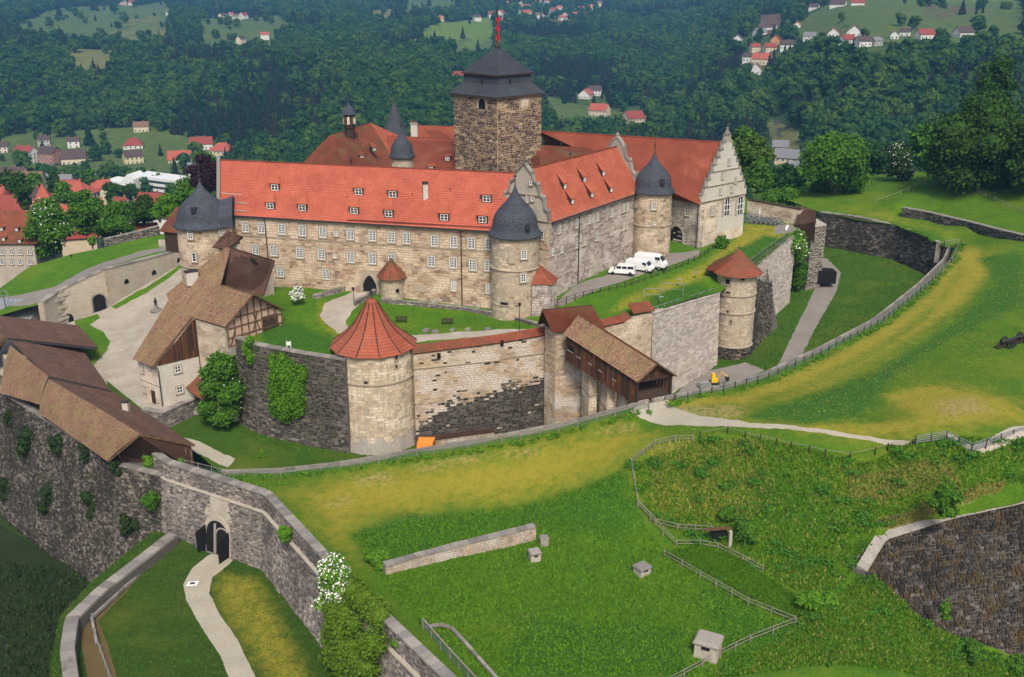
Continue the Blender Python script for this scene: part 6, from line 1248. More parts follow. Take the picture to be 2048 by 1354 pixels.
m.obj('gate_surround', M['plaster'], WG); MB().hexa([gp_(u, z, -.3) for u, z in ((-2.6, -18), (2.7, -18), (1.9, -15.1), (-1.4, -15.1))], [gp_(u, z, .07) for u, z in ((-2.6, -18), (2.7, -18), (1.9, -15.1), (-1.4, -15.1))]).obj('plaster_field', M['plaster'], WG)
m = MB(); m.poly([gp_(u, Gz + z, .05) for u, z in arch_pts(4.5, 5.1, 12)]); m.obj('gate_passage', M['dark'], WG)
MB().hexa([gp_(-.7, Gz, 0), gp_(-.3, Gz, 0), gp_(-.3, Gz, .09), gp_(-.7, Gz, .09)], [gp_(-.7, Gz + 4.3, 0), gp_(-.3, Gz + 4.5, 0), gp_(-.3, Gz + 4.5, .09), gp_(-.7, Gz + 4.3, .09)]).obj('gate_pier', M['plaster_grey'], WG)
m = MB(); o3 = arch_pts(2.4, 3.9, 10); 
for i in range(len(o3) - 1): m.hexa([gp_(.95 + u * k_, Gz + z * k_ ** .3, 0) for (u, z), k_ in ((o3[i], 1), (o3[i + 1], 1), (o3[i + 1], 1.18), (o3[i], 1.18))], [gp_(.95 + u * k_, Gz + z * k_ ** .3, .09) for (u, z), k_ in ((o3[i], 1), (o3[i + 1], 1), (o3[i + 1], 1.18), (o3[i], 1.18))])
m.obj('inner_arch', M['plaster_grey'], WG)
for s_, w_ in ((-2.15, 1.5), (2.2, 2.2)):
    a = gp_(s_, Gz, -.2); b = a + V3(gnv * w_ + gdv * (-.35 if s_ < 0 else .1), 0); MB().hexa([a, b, b + V3(gdv * .1, 0), a + V3(gdv * .1, 0)], [p + Vector((0, 0, h_)) for p, h_ in ((a, 3.9), (b, 3.3), (b + V3(gdv * .1, 0), 3.3), (a + V3(gdv * .1, 0), 3.9))]).obj('gate_leaf', M['dark'], WG)
# yard parapet
wy = [P(338, 1066, -21.6), P(192, 1178, -21.6), P(132, 1236, -21.6), P(122, 1300, -21.6), P(136, 1420, -21.6)]
WY = piece_wall('yard_parapet', 'broad yard parapet of big worn slabs above the left ditch', 'parapet', wy, [-30] * 5, [-21.8] * 5, 'gatestone', 'mortar_dark', 1.5, bh=.4, bw=.7, cope='capstone', cw=1.5, csl=1.7, seed=125, back=False, proud=.1, ch=.25)
rp = [p.xy for p in wy][::-1]; ip = [oy(*q) for q in [(235, 1400), (196, 1290), (186, 1240), (250, 1180), (350, 1085)]]
KB_ = empty('kerb', ip[2], 'thin stone kerb between sunken trench and yard lawn', 'kerb'); coping(KB_, M['capstone'], [p.xy for p in ip[1:]], [-23.15] * 4, wd=.3, h=.4, sl=1.4, seed=126)
clad(WY, M['gatestone'], [Vector((p.x, p.y)) + Vector((1.1, -1.0)) for p in wy[:3]][::-1], -23.6, -21.8, bh=.4, bw=.7, seed=127, proud=.05, name='inner_block')
mm = oy(385, 1168); MB().hexa([mm + Vector(v) for v in ((-.7, -.6, .05), (.7, -.4, .05), (.75, .6, .05), (-.65, .4, .05))], [mm + Vector(v) for v in ((-.7, -.6, .1), (.7, -.4, .1), (.75, .6, .1), (-.65, .4, .1))]).obj('plate', M['white'], empty('path_marker', mm, 'small white square marker on the yard path', 'marker')).parent
MB().hexa([mm + Vector(v) for v in ((-.3, -.25, .1), (.3, -.2, .1), (.3, .25, .1), (-.3, .2, .1))], [mm + Vector(v) for v in ((-.3, -.25, .13), (.3, -.2, .13), (.3, .25, .13), (-.3, .2, .13))]).obj('plate_centre', M['lead'], bpy.data.objects['path_marker'])
# big wall lower right
rw = [P(1728, 1150, -14.6), P(1768, 1082, -12.6), P(1900, 1040, -10.8), P(2085, 1000, -9.4)]
WL = piece_wall('bastion_wall', 'dark mossy bastion wall with pale worn rim above the right-hand ditch', 'wall', rw, -31, [-14.2, -12.4, -10.6, -9.2], 'mossrub', 'mortar_dark', 1.8, bh=.4, bw=.62, batter=.2, proud=.22, seed=130, joint=.05)
coping(WL, M['plaster_grey'], rw, [-14.1, -12.3, -10.5, -9.1], wd=1.2, h=.14, sl=.9, off=-.2, seed=131, tilt=.35)
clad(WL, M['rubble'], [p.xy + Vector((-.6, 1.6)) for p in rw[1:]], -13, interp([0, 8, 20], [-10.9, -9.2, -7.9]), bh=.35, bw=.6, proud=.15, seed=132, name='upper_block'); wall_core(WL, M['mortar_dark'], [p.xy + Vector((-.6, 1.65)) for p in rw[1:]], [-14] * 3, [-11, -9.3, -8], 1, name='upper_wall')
# short wall and stone blocks in the lower field
sw_ = [onfield(772, 1150), onfield(900, 1118), onfield(1072, 1078)]
piece_wall('garden_wall', 'short pale pitted wall standing alone in the lower grass field', 'wall', sw_, [-17] * 3, [p.z + 1.2 + k * .25 for k, p in enumerate(sw_)], 'wardwall', 'plaster_grey', .9, cope='capstone', cw=.95, csl=1.2, seed=133, proud=.03, bh=.3, bw=.5, ch=.16)
def block(x, y, sx, sy, h, rz, label, roof=True, cat='stone block', mat='plaster'):
    p = onfield(x, y); t = empty('stone_block' if cat == 'stone block' else 'vent_hut', p, label, cat)
    rr = random.Random(int(x)); m = MB(); m.box(p - Vector((0, 0, .5)), sx, sy, h + .5, rz, tp=.97); m.obj('body', M[mat], t)
    m = MB(); m.box(p + Vector((0, 0, h)), sx * 1.12, sy * 1.12, .16, rz); m.box(p + Vector((0, 0, h + .16)), sx * 1.08, sy * 1.08, .1 + h * .08, rz, tp=.9); m.obj('cap_slab', M['capstone'], t); 
    if roof:
        c_, s_ = math.cos(rz), math.sin(rz)
        for dx, dy in ((0, -sy / 2 - .02),): q = p + Vector((dx * c_ - dy * s_, dx * s_ + dy * c_, h * .72)); MB().box(q, sx * .35, .1, h * .18, rz).obj('vent_slot', M['dark'], t)
    return t
block(1069, 1118, 1.3, 1.2, .9, .3, 'small capped stone block near the end of the lone wall')
block(1284, 1146, 1.6, 1.4, .8, .6, 'low capped stone block in mid field left of the rail fence')
block(1088, 1088, 1.0, .8, .8, .2, 'broken mossy stone stub at the right end of the lone wall', False, mat='capstone')
block(1415, 1308, 2.5, 2.2, 1.7, -.45, 'pale vent hut with flat grey slab roof beside the long rail fence', True, 'hut')
# ------------------------------------------------------------------ fences
def fence(name, label, pts, h=1.05, sp=2.4, rails=(.95, .5), mat='greywood', pw=.12, rw=.055, group=None, mesh=False, postmat=None, rh=None):
    pts = [Vector(p) for p in pts]; t = empty(name, pts[0], label, 'fence', group); pm_ = None; prev = None
    for i in range(len(pts) - 1):
        a, b = pts[i], pts[i + 1]; k = max(1, round((b - a).length / sp))
        for j in range(k + (i == len(pts) - 2)):
            p = a.lerp(b, j / k)
            if pm_ is None: pm_ = MB().box((0, 0, -.4), pw, pw, h + .4).mesh('post', M[postmat or mat])
            o = link('post', pm_, t, world=False); o.location = p - t.location; o.rotation_euler = (rg.uniform(-.03, .03), rg.uniform(-.03, .03), rg.uniform(0, .3))
            if prev is not None:
                for z in rails: MB().bar(prev + Vector((0, 0, z)), p + Vector((0, 0, z)), rw, rh or rw * 1.3).obj('rail', M[mat], t)
                if mesh:
                    m = MB(); n = max(2, int((p - prev).length / .35))
                    for q in range(n + 1): c = prev.lerp(p, q / n); m.bar(c + Vector((0, 0, .05)), c + Vector((0, 0, h - .1)), .025)
                    for z in (.15, .4, .65): m.bar(prev + Vector((0, 0, z)), p + Vector((0, 0, z)), .025)
                    m.obj('wire_mesh', M['wire'], t)
            prev = p
    return t
M['wire'] = m_plain('galvanised_wire', (.2, .3, .26), .5, metal=.3); M['steel'] = m_plain('grey_steel', (.36, .38, .39), .4, metal=.4)
el = [Vector((p.x + .3, p.y - .9, FIELD(p.x + .3, p.y - .9))) for p in EDGE]
fence('mesh_fence', 'long low wire mesh fence along the left moat edge up to the bridge', el[0:9], 1.15, 2.6, (1.12,), 'greywood', mesh=True)
fence('mesh_fence', 'curving wire mesh fence along the right moat edge beside the mown track', [el[9] + Vector((-.2, 0, 0))] + el[9:18], 1.15, 2.3, (1.12,), 'steel', mesh=True, postmat='darkwood')
F = lambda *a: [onfield(*q) for q in a]
G_ = 'timber rail fences on the mound'
fence('rail_fence', 'two-rail fence from mound top down its left flank to the sunken door', F((1385, 884), (1350, 884), (1310, 893), (1262, 930), (1275, 1012), (1310, 1050), (1355, 1062), (1425, 1066)), 1.05, 2.6, group=G_)
fence('rail_fence', 'rail fence descending from the sunken door to the grass slope', F((1275, 1014), (1352, 1094), (1400, 1094), (1435, 1100), (1485, 1124), (1525, 1146)), 1.05, 2.4, group=G_)
fence('rail_fence', 'long rail fence running diagonally to the corner below the slope', F((1328, 1114), (1400, 1156), (1495, 1210), (1590, 1248)), 1.05, 2.6, group=G_)
fence('rail_fence', 'rail fence passing close behind the vent hut to the bottom edge', F((1590, 1250), (1500, 1285), (1440, 1315), (1330, 1375)), 1.05, 2.6, group=G_)
fence('wire_fence', 'dark-posted wire fence along the crest of the mound', F((1400, 876), (1455, 866), (1490, 877), (1520, 883), (1552, 890), (1582, 897), (1618, 904), (1650, 912), (1700, 918), (1750, 908), (1775, 900), (1825, 892)), .95, 2.6, (.85,), 'greywood', rw=.04, postmat='darkwood')
fence('railing', 'grey railing with planked path in front at the right edge', F((1830, 890), (1892, 880), (1942, 905), (2000, 885), (2075, 862)), 1.25, 2.0, (1.2, .9, .6, .3), 'steel', rw=.06, postmat='lead')
fence('rail_fence', 'white-grey rail fence under the big trees, upper part', F((1952, 384), (2000, 374), (2070, 362)), 1.1, 3, group='pasture fences on the wooded slope'); fence('rail_fence', 'weathered rail fence going down from the big trees to the right edge', F((1952, 386), (1990, 404), (2070, 440)), 1.1, 3, group='pasture fences on the wooded slope')
fence('rail_fence', 'faint rail fence crossing the dark slope left of the big trees', F((1750, 408), (1800, 390), (1850, 368)), 1.0, 3, (.9,), group='pasture fences on the wooded slope')
fence('ward_railing', 'railing along the van lane up to the stepped gable', [ow(*q) for q in ((1115, 612), (1150, 600), (1250, 575), (1340, 545), (1400, 518), (1440, 490), (1475, 462), (1482, 440))], 1.1, 1.9, (1.0, .55), 'lead', rw=.05)
fence('ward_railing', 'light railing on the ward wall behind the corner turret', [p + Vector((-.6, .3, -.3)) for p in (P(1505, 530, 3.6), P(1540, 503, 3.9), P(1582, 474, 4.3))], 1.1, 1.1, (1.05, .1), 'steel', rw=.05, postmat='lead')
fence('ward_railing', 'light railing on top of the long pale wall', [p + Vector((-.3, .9, -.6)) for p in o2], 1.1, 2.4, (1.05,), 'steel', rw=.05)
fence('yard_railing', 'short steel railing along the sunken trench in the yard', [ip[0], ip[1], ip[2]], 1.0, 1.6, (.95,), 'steel', rw=.05)
bp = [Vector((p[0] + 2.2, p[1] + 1.8, -15)) for p in (gwp[3].lerp(gwp[4], .45), gwp[4], gwp[5])]; bp = [Vector((p.x, p.y, FIELD(p.x, p.y))) for p in bp]
bp = F((846, 1256), (900, 1318), (975, 1400))
fence('green_railing', 'green-wired timber railing on the lower bastion rim', bp, 1.2, 2.2, (1.15,), 'greywood', rw=.16, mesh=True)
kb = [onfield(*q) for q in ((850, 1258), (893, 1250), (930, 1290), (1000, 1370))]; coping(empty('kerb', kb[0], 'mossy stone kerb of a small plot beside the green railing', 'kerb'), M['capstone'], [p.xy for p in kb], [p.z for p in kb], wd=.35, h=.25, sl=1.5, seed=135)
# curtain wall above the courtyard
kw = [P(96, 668, -13.8), P(130, 645, -13.2), P(219, 619, -12), P(368, 524, -7)]; kzt = [PW(V3(kw[i], 0), V3(kw[i + 1], 0), x, y).z for i, (x, y) in enumerate(((85, 606), (130, 580), (219, 537)))] + [-4.2]
hk = []
WK = piece_wall('curtain_wall', 'long pale plastered curtain wall with vaulted cellar doors beside the courtyard', 'wall', kw, [-15] * 4, kzt, 'plaster', 'mortar', 1.2, bh=.8, bw=2.2, cope='capstone', cw=1.2, csl=1.6, seed=136, proud=.02)
kn = Vector(((kw[2] - kw[1]).y, -(kw[2] - kw[1]).x)).normalized(); kn3 = Vector(((kw[3] - kw[2]).y, -(kw[3] - kw[2]).x)).normalized()
arch_panel(WK, PW(V3(kw[1], 0), V3(kw[2], 0), 201, 622), kn, 2.5, 3.6, M['dark'], 'cellar_door', rim=M['capstone'], out=.1); arch_panel(WK, PW(V3(kw[1], 0), V3(kw[2], 0), 138, 646), kn, 1.9, 2.0, M['dark'], 'cellar_door', out=.1)
for x, y in ((253, 567), (308, 549), (358, 524)): arch_panel(WK, PW(V3(kw[2], 0), V3(kw[3], 0), x, y), kn3, 1.2, 1.0, M['dark'], 'vent', out=.1)
UP = [Vector((k_.x, k_.y + 1)) for k_ in kw]; upz = [z - .3 for z in kzt]
UPL = [V3(a, b) for a, b in zip(UP, upz)] + GX((366, 478, -3.2), (330, 468, -3.2), (230, 489, -4.5), (150, 508, -6), (60, 532, -8), (22, 560, -9.5), (-30, 600, -11), (-30, 640, -11))
UPS = Surf(UPL, .5); rr_ = [onfield(x, y, UPS, -6) for x, y in ((60, 610), (90, 600), (171, 555), (274, 514), (366, 490), (362, 484), (270, 505), (165, 542), (110, 572), (40, 590), (0, 596), (0, 612))]
patch('upper_lawn', UPL, UPS, M['grass'], 1.8, [('ramp_road', rr_, M['gravel2'])], {'dry': lambda x, y: .05, 'bare': lambda x, y: 0, 'lush': lambda x, y: 0}, bump=bump1)
u0_ = [onfield(x, y, UPS, -4) for x, y in ((210, 492), (270, 478), (320, 465))]; piece_wall('garden_wall', 'weathered wall at the back of the upper lawn by the left tower', 'wall', u0_, [p.z - 1 for p in u0_], [p.z + 1.5 for p in u0_], 'rubble', 'mortar_grey', .6, seed=137, cope='capstone', cw=.7)
LB = empty('gate_building', PY(340, 480, 190), 'small tiled building partly hidden behind the left round tower', 'outbuilding'); a, b, c, d = PY(318, 462, 186), PY(385, 470, 184), PY(388, 414, 190), PY(352, 414, 193)
tiled(LB, M['oldred'], a, b, c, d, nu=4); MB().hexa([a + Vector((.8, .3, -4)), b + Vector((0, .3, -4)), b + Vector((0, 5, -4)), a + Vector((.8, 5, -4))], [a + Vector((.8, .3, -.1)), b + Vector((0, .3, -.1)), b + Vector((0, 5, -.1)), a + Vector((.8, 5, -.1))]).obj('wall', M['darkwood'], LB); MB().box(PY(350, 492, 187), 6, .6, 1.2).obj('base_wall', M['plaster'], LB)
GR = empty('metal_roof_shed', P(30, 640, -12), 'low shed with ribbed grey metal roof behind the shed range', 'shed'); a, b, c, d = P(-30, 640, -11.5), P(62, 640, -11.5), P(92, 600, -9), P(-20, 598, -9)
m = MB(); m.hexa([a, b, c, d], [q + Vector((0, 0, .15)) for q in (a, b, c, d)]); m.obj('roof', M['steel'], GR)
for i in range(13): MB().bar(a.lerp(b, i / 12) + Vector((0, 0, .2)), d.lerp(c, i / 12) + Vector((0, 0, .2)), .12).obj('roof_rib', M['steel'], GR)
MB().hexa([V3(q.xy, -15) for q in (a, b, c, d)], [q - Vector((0, 0, .1)) for q in (a, b, c, d)]).obj('wall', M['plaster'], GR)
# ================================================================== trees, shrubs, ivy
def m_leaf(name, c0, c1, c2=None, flower=None):
    t = NT(name); i = t.isl(); o = t.node('ShaderNodeObjectInfo').outputs['Random']
    c = t.mix(i, c0, c1)
    if c2: c = t.mix(t.val(o, .35, .9), c, t.mix(i, c2, tuple(x * .75 for x in c2)))
    if flower: c = t.mix(t.val(t.noise(t.pos(), flower[1], 3), flower[2], flower[2] + .04), c, flower[0])
    tr = t.node('ShaderNodeBsdfTranslucent'); mx = t.node('ShaderNodeMixShader'); mx.inputs[0].default_value = .22
    t.l.new(c, tr.inputs[0]); m = t.out(c, .8); t.l.new(t.b.outputs[0], mx.inputs[1]); t.l.new(tr.outputs[0], mx.inputs[2]); t.l.new(mx.outputs[0], t.n['Material Output'].inputs[0])
    return m
M['leaf'] = m_leaf('broad_leaves', (.055, .15, .01), (.09, .21, .014)); M['leaf_bright'] = m_leaf('fresh_leaves', (.085, .21, .01), (.12, .27, .015))
M['leaf_dark'] = m_leaf('deep_green_leaves', (.025, .07, .006), (.055, .12, .01)); M['leaf_purple'] = m_leaf('copper_leaves', (.03, .012, .018), (.05, .018, .022))
M['forest_leaf'] = m_leaf('forest_leaves', (.016, .06, .012), (.036, .108, .016), (.085, .16, .016)); M['conifer_leaf'] = m_leaf('needles', (.01, .032, .016), (.02, .05, .02), (.045, .04, .026))
M['blossom'] = m_plain('white_blossom', (.75, .75, .66), .8, var=.12, sc=5); M['yellow_blossom'] = m_plain('yellow_blossom', (.7, .5, .03), .8)
NR = np.random.RandomState(5)
def leaves(blobs, n, size, seed=0, shell=.55, flat=.5, wts=None):
    """vertices and faces of leaf tufts spread through the blobs (x, y, z, rx, rz)"""
    r = np.random.RandomState(seed); B = np.array(blobs, float); w_ = (B[:, 3] ** 2 * (1 if wts is None else np.array(wts))); idx = r.choice(len(B), n, p=w_ / w_.sum()); b = B[idx]
    d = r.normal(size=(n, 3)); d /= np.linalg.norm(d, axis=1)[:, None]; rad = shell + (1 - shell) * r.rand(n) ** .6; rad += .12 * r.normal(size=n)
    c = b[:, :3] + d * rad[:, None] * np.stack([b[:, 3], b[:, 3], b[:, 4]], 1)
    nn = d * flat + r.normal(size=(n, 3)) * .5; nn[:, 2] += .35; nn /= np.linalg.norm(nn, axis=1)[:, None]
    t = np.cross(nn, r.normal(size=(n, 3))); t /= np.linalg.norm(t, axis=1)[:, None] + 1e-9; u = np.cross(nn, t); s = size * r.uniform(.6, 1.35, n)[:, None] / 2
    v = np.stack([c - t * s - u * s * .6, c + t * s * .9 - u * s * .5, c + t * s * .7 + u * s * .8, c - t * s * .8 + u * s * .6], 1).reshape(-1, 3)
    return v, np.arange(n * 4).reshape(-1, 4)
def core(blobs, seg=8, k=.72):
    m = MB()
    for x, y, z, rx, rz in blobs:
        pr = [(max(.001, rx * k * math.sin(math.pi * i / 6) * (1 + .12 * math.sin(i * 5 + x))), -rz * k * math.cos(math.pi * i / 6)) for i in range(7)]; m.lathe((x, y, z), pr, seg)
    return m
def mesh_from(v, f, mats, name, extra=None, mi=None):
    me = bpy.data.meshes.new(name); V_ = v.tolist(); F_ = f.tolist(); MI = [0] * len(F_)
    for (m, k) in (extra or []):
        n = len(V_); V_ += [list(q) for q in m.v]; F_ += [[n + i for i in q] for q in m.f]; MI += [k] * len(m.f)
    me.from_pydata(V_, [], F_)
    for q in mats: me.materials.append(q)
    me.polygons.foreach_set('material_index', MI); me.update(); return me
def blobs_round(R_, H_, z0, n, seed, spread=.62):
    r = random.Random(seed); o = [(0, 0, z0 + H_ * .5, R_ * .62, H_ * .42)]
    for i in range(n):
        a = i * 2.4 + r.uniform(-.4, .4); h = r.uniform(.12, .92); q = math.sin(math.pi * min(.97, max(.2, h * .85 + .12))) * R_ * spread * r.uniform(.7, 1.15); s = R_ * r.uniform(.26, .42)
        o.append((q * math.cos(a), q * math.sin(a), z0 + H_ * h, s, s * r.uniform(.7, .95)))
    return o
def limbs(m, H_, R_, z0, seed, r0=.3, n=5):
    r = random.Random(seed); m.tube([(0, 0, -.5), (.05, 0, z0 * .6), (r.uniform(-.2, .2), .1, z0 + H_ * .35), (0, 0, z0 + H_ * .7)], r0, 7, r2=r0 * .25)
    for i in range(n): a = i * 2.4; s = R_ * r.uniform(.4, .7); m.tube([(0, 0, z0 * .7 + i * .3), (s * .5 * math.cos(a), s * .5 * math.sin(a), z0 + H_ * .28), (s * math.cos(a), s * math.sin(a), z0 + H_ * r.uniform(.4, .65))], r0 * .42, 5, r2=r0 * .08)
    return m
def tree(label, loc, R_, H_, z0=2, n=6000, size=.45, mat='leaf', seed=1, nb=16, name='broadleaf_tree', cat='tree', flowers=None, group=None, r0=.35, blobs=None, shell=.55, zrot=0, k=.6):
    t = empty(name, loc, label, cat, group, zrot); bl = blobs or blobs_round(R_, H_, z0, nb, seed); v, f = leaves(bl, n, size, seed, shell)
    o = link('crown', mesh_from(v, f, [M[mat]], 'crown', [(core(bl, k=k), 0)]), t, world=False)
    if r0: limbs(MB(), H_, R_, z0, seed, r0).obj('trunk', M['bark'], None).parent = t
    if flowers:
        fv, ff = leaves([(b[0], b[1], b[2] + .1, b[3] * 1.04, b[4] * 1.04) for b in bl], flowers[0], flowers[1], seed + 9, .95); link('blossom', mesh_from(fv, ff, [M[flowers[2]]], 'blossom'), t, world=False)
    return t
def shrub(label, loc, R_, H_, n=900, size=.3, mat='leaf_bright', seed=1, flowers=None, name='shrub', cat='shrub', group=None, nb=7):
    return tree(label, loc, R_, H_, -.1 * H_, n, size, mat, seed, nb, name, cat, flowers, group, r0=0, k=.8)
def gl(x, y, s=FIELD): return onfield(x, y, s)
tree('round chestnut tree with white candles in front of the mossy barn', onfield(452, 852, MOAT, -14), 4.5, 11.2, .8, 14000, .38, 'leaf', 3, 34, flowers=(170, .3, 'blossom'), name='chestnut_tree', r0=.3)
# ivy mass and climbers on the ward wall
def ivy(label, pts, n, size, mat, seed, depth=.8, name='ivy', fl=None):
    c = sum((Vector(p[:3]) for p in pts), Vector()) / len(pts); t = empty(name, c, label, 'ivy'); bl = [(p[0] - c.x, p[1] - c.y, p[2] - c.z, p[3], p[4]) for p in pts]
    v, f = leaves(bl, n, size, seed, .7); link('foliage', mesh_from(v, f, [M[mat]], 'foliage', [(core(bl, 7, .75), 0)]), t, world=False)
    if fl: v, f = leaves(bl, fl[0], fl[1], seed + 4, 1.0); link('blossom', mesh_from(v, f, [M[fl[2]]], 'blossom'), t, world=False)
    return t
def wpt(a, b, x, y, o=.5): p = PW(V3(a, 0), V3(b, 0), x, y); return p + Vector((0, -o, 0))
W1, W2 = m1[1], m1[2]
ivy('big rounded mass of bright ivy hanging on the dark ward wall', [(*wpt(W1, W2, x, y, .6), r_, h_) for x, y, r_, h_ in ((575, 745, 2.3, 2.6), (560, 775, 1.8, 3.2), (592, 780, 1.9, 3.2), (577, 800, 2.0, 2.8), (546, 722, .7, 1.6), (605, 745, .9, 1.6), (553, 810, 1.1, 1.8), (600, 810, 1.0, 1.6), (572, 828, 1.1, 1.0), (565, 715, .8, 1))], 12000, .26, 'leaf_bright', 11)
ivy('narrow strip of climber beside the house corner', [(*wpt(m1[0], W1, x, y, .35), r_, h_) for x, y, r_, h_ in ((495, 697, .7, 1.3), (503, 712, .7, 1.2), (500, 680, .6, .8))], 1100, .3, 'leaf_bright', 12)
ivy('climbing shrub with pale blossom at the far end of the turret wall', [(*P(x, y, z), r_, h_) for x, y, z, r_, h_ in ((1595, 478, 3, 1.6, 1.8), (1600, 500, 0, 1.8, 2), (1588, 490, 2, 1.4, 1.4))], 1800, .4, 'leaf_bright', 13, fl=(170, .4, 'blossom'))
ivy('dark ivy clump low on the wall beside the small gatehouse', [(*PY(x, y, 201), r_, h_) for x, y, r_, h_ in ((1600, 545, 1.5, 2.3), (1596, 562, 1.2, 1.6), (1607, 535, 1, 1.4))], 1500, .38, 'leaf', 14)
# ivy tower at the lower bastion
gm_ = gwp[3].lerp(gwp[4], .12); gmd = (gwp[4] - gwp[3]).normalized(); gmn = Vector((gmd.y, -gmd.x))
iv = []
for i in range(34):
    s_ = rnd.uniform(-4.2, 5.5); h_ = rnd.uniform(0, 1) ** .8; z = -13 - h_ * 11; q = gm_ + gmd * s_ + gmn * ((-13 - z) * .13 + .3 + 1.1 * math.sin(math.pi * min(1, h_ + .25))); iv.append((q.x, q.y, z, rnd.uniform(1.1, 1.8), rnd.uniform(1.2, 2.0)))
for s_ in (-3.6, -2, 0, 2, 3.6): q = gm_ + gmd * s_ - gmn * .5; iv.append((q.x, q.y, -12.4, 1.5, 1.2))
M['leaf_ivy'] = m_leaf('ivy_leaves', (.08, .17, .008), (.15, .24, .016)); M['leaf_ivy2'] = m_leaf('dark_ivy_leaves', (.02, .045, .01), (.04, .07, .014))
ivy('huge olive-green ivy cloak over the corner of the lower bastion', iv, 26000, .25, 'leaf_ivy', 15, name='ivy')
q = gm_ - gmd * 4.6 + gmn * .9
tree('white flowering hawthorn beside the ivy cloak on the bastion', V3(q, -16.4), 2.4, 7.4, .2, 6000, .34, 'leaf_bright', 17, 12, name='hawthorn', flowers=(1300, .26, 'blossom'), r0=.15)
shrub('round green bush at the left foot of the lone garden wall', gl(757, 1130), 1.7, 2.2, 1800, .32, 'leaf_bright', 18)
shrub('fresh green bush growing on the bastion ledge', V3(gwp[2].lerp(gwp[3], .34) + Vector((-.4, -.4)), -14.6), 1.2, 2.3, 1100, .28, 'leaf_bright', 19)
shrub('small green bush on the bastion rim above the green railing', V3(gwp[3].lerp(gwp[4], .5) + Vector((.8, .6)), -14.6), 1.2, 1.6, 900, .28, 'leaf_bright', 20)
wdp = (dw[3].xy, dw[2].xy)
shrub('bright bush at the right end of the long shed range', Vector((-51.5, 131.5, -15)), 3.0, 2.8, 3000, .36, 'leaf_bright', 21, nb=12); shrub('small bright bush behind the bastion corner stone', Vector((-47.5, 129.3, -15)), 1.0, 1.9, 700, .3, 'leaf_bright', 22)
shrub('leafy bush growing out of the wall joint left of the gateway', Vector((-50.8, 125.2, -19)), 1.5, 3.0, 1700, .32, 'leaf', 23)
for k, (x, y, r_, h_, lb) in enumerate(((28, 840, 1.2, 3.5, 'top left'), (70, 880, 2, 5, 'upper'), (130, 900, 1.6, 4, 'middle'), (180, 905, 1.3, 2.2, 'coping'), (120, 985, 2.2, 5, 'lower middle'), (200, 1000, 1.6, 4, 'lower right'), (235, 935, 1, 1.6, 'right end'), (40, 960, 2, 4, 'lower left'), (265, 1040, 1.2, 2.6, 'bottom right'))):
    zz = -16 - (y - 790 - x * .62) / 15.; p = wpt(dw[1], dw[2], x, y, .4); zz = p.z; p = P(x, y, zz); bl = [(p.x + rnd.uniform(-r_, r_), p.y - (-15.4 - p.z) * .16 + rnd.uniform(-.2, .2), p.z + rnd.uniform(-h_, h_) * .5, r_ * rnd.uniform(.4, .7), h_ * .25) for _ in range(7)]
    ivy('dark ivy patch on the outer wall, %s part of the wall' % lb, bl, 900, .34, 'leaf_ivy2', 30 + k)
shrub('bush beside the sunken door on the mound slope', gl(1490, 1082), 2.0, 2.8, 2200, .32, 'leaf', 24); shrub('small dark bush over the sunken door', gl(1455, 1040), 1.5, 2.0, 1200, .3, 'leaf', 25)
shrub('bright spreading bush by the rail fence corner', gl(1625, 1212), 1.9, 1.5, 1400, .3, 'leaf_bright', 26); shrub('bright bush low against the foot of the dark bastion wall', gl(1655, 1205), 1.2, 1.2, 600, .3, 'leaf_bright', 27)
shrub('slender sapling standing in front of the dark bastion wall', gl(1888, 1240), .9, 3.4, 700, .3, 'leaf', 28); shrub('leafy sapling at the lower right corner of the ditch', gl(1945, 1325), 1.4, 3.2, 1300, .32, 'leaf', 29); shrub('bush in the bottom right corner', gl(2030, 1345), 1.8, 2.2, 1500, .32, 'leaf', 30)
shrub('tall bush at the right edge above the bastion rim', Vector((50.5, 104, -8)), 2.0, 5.5, 2600, .36, 'leaf', 31)
shrub('tiny bright shrub on the moat grass left of the pale tower', onfield(525, 915, MOAT, -15), .8, 1.7, 500, .25, 'leaf_bright', 32)
shrub('round bush in the ward beside the stepped gable', ow(1443, 497), 1.7, 2.6, 2000, .33, 'leaf', 33); shrub('light shrub at the foot of the stepped gable', ow(1436, 462), 1.2, 2.0, 1000, .3, 'leaf_bright', 34); shrub('small shrub under the arched gable windows', ow(1412, 440), .9, 1.2, 600, .28, 'leaf', 35)
tree('ball-shaped white blossoming tree on the ward lawn', ow(597, 612), 1.35, 2.2, .9, 900, .25, 'leaf_bright', 36, 10, name='blossom_tree', flowers=(1500, .22, 'blossom'), r0=.08)
# big trees on the right-hand slope
def big(x, y, z, *a, **k): return tree(a[0], gl(x, y), *a[1:], **k)
big(1668, 392, 5, 'broad bright linden tree standing right of the stepped gable', 9.2, 13.2, 1.6, 13000, .6, 'leaf', 41, 30, name='linden_tree', r0=.45)
big(1795, 362, 8, 'white blossoming tree between linden and giant oak', 4.8, 9, .5, 3600, .6, 'leaf_dark', 42, 16, flowers=(700, .32, 'blossom'), name='blossom_tree', r0=.25)
big(1950, 372, 11, 'giant dark oak on the slope at the right edge', 13, 17.5, .5, 24000, .65, 'leaf_dark', 43, 40, name='oak_tree', r0=.7)
big(1962, 300, 12, 'tall dark tree rising behind the giant oak', 8, 23, 6, 6500, .8, 'leaf_dark', 44, 20, name='oak_tree', r0=.5)
big(2062, 385, 13, 'dark tree cut by the right edge beside the giant oak', 8, 15, 1, 6000, .8, 'leaf_dark', 45, 20, name='oak_tree', r0=.5)
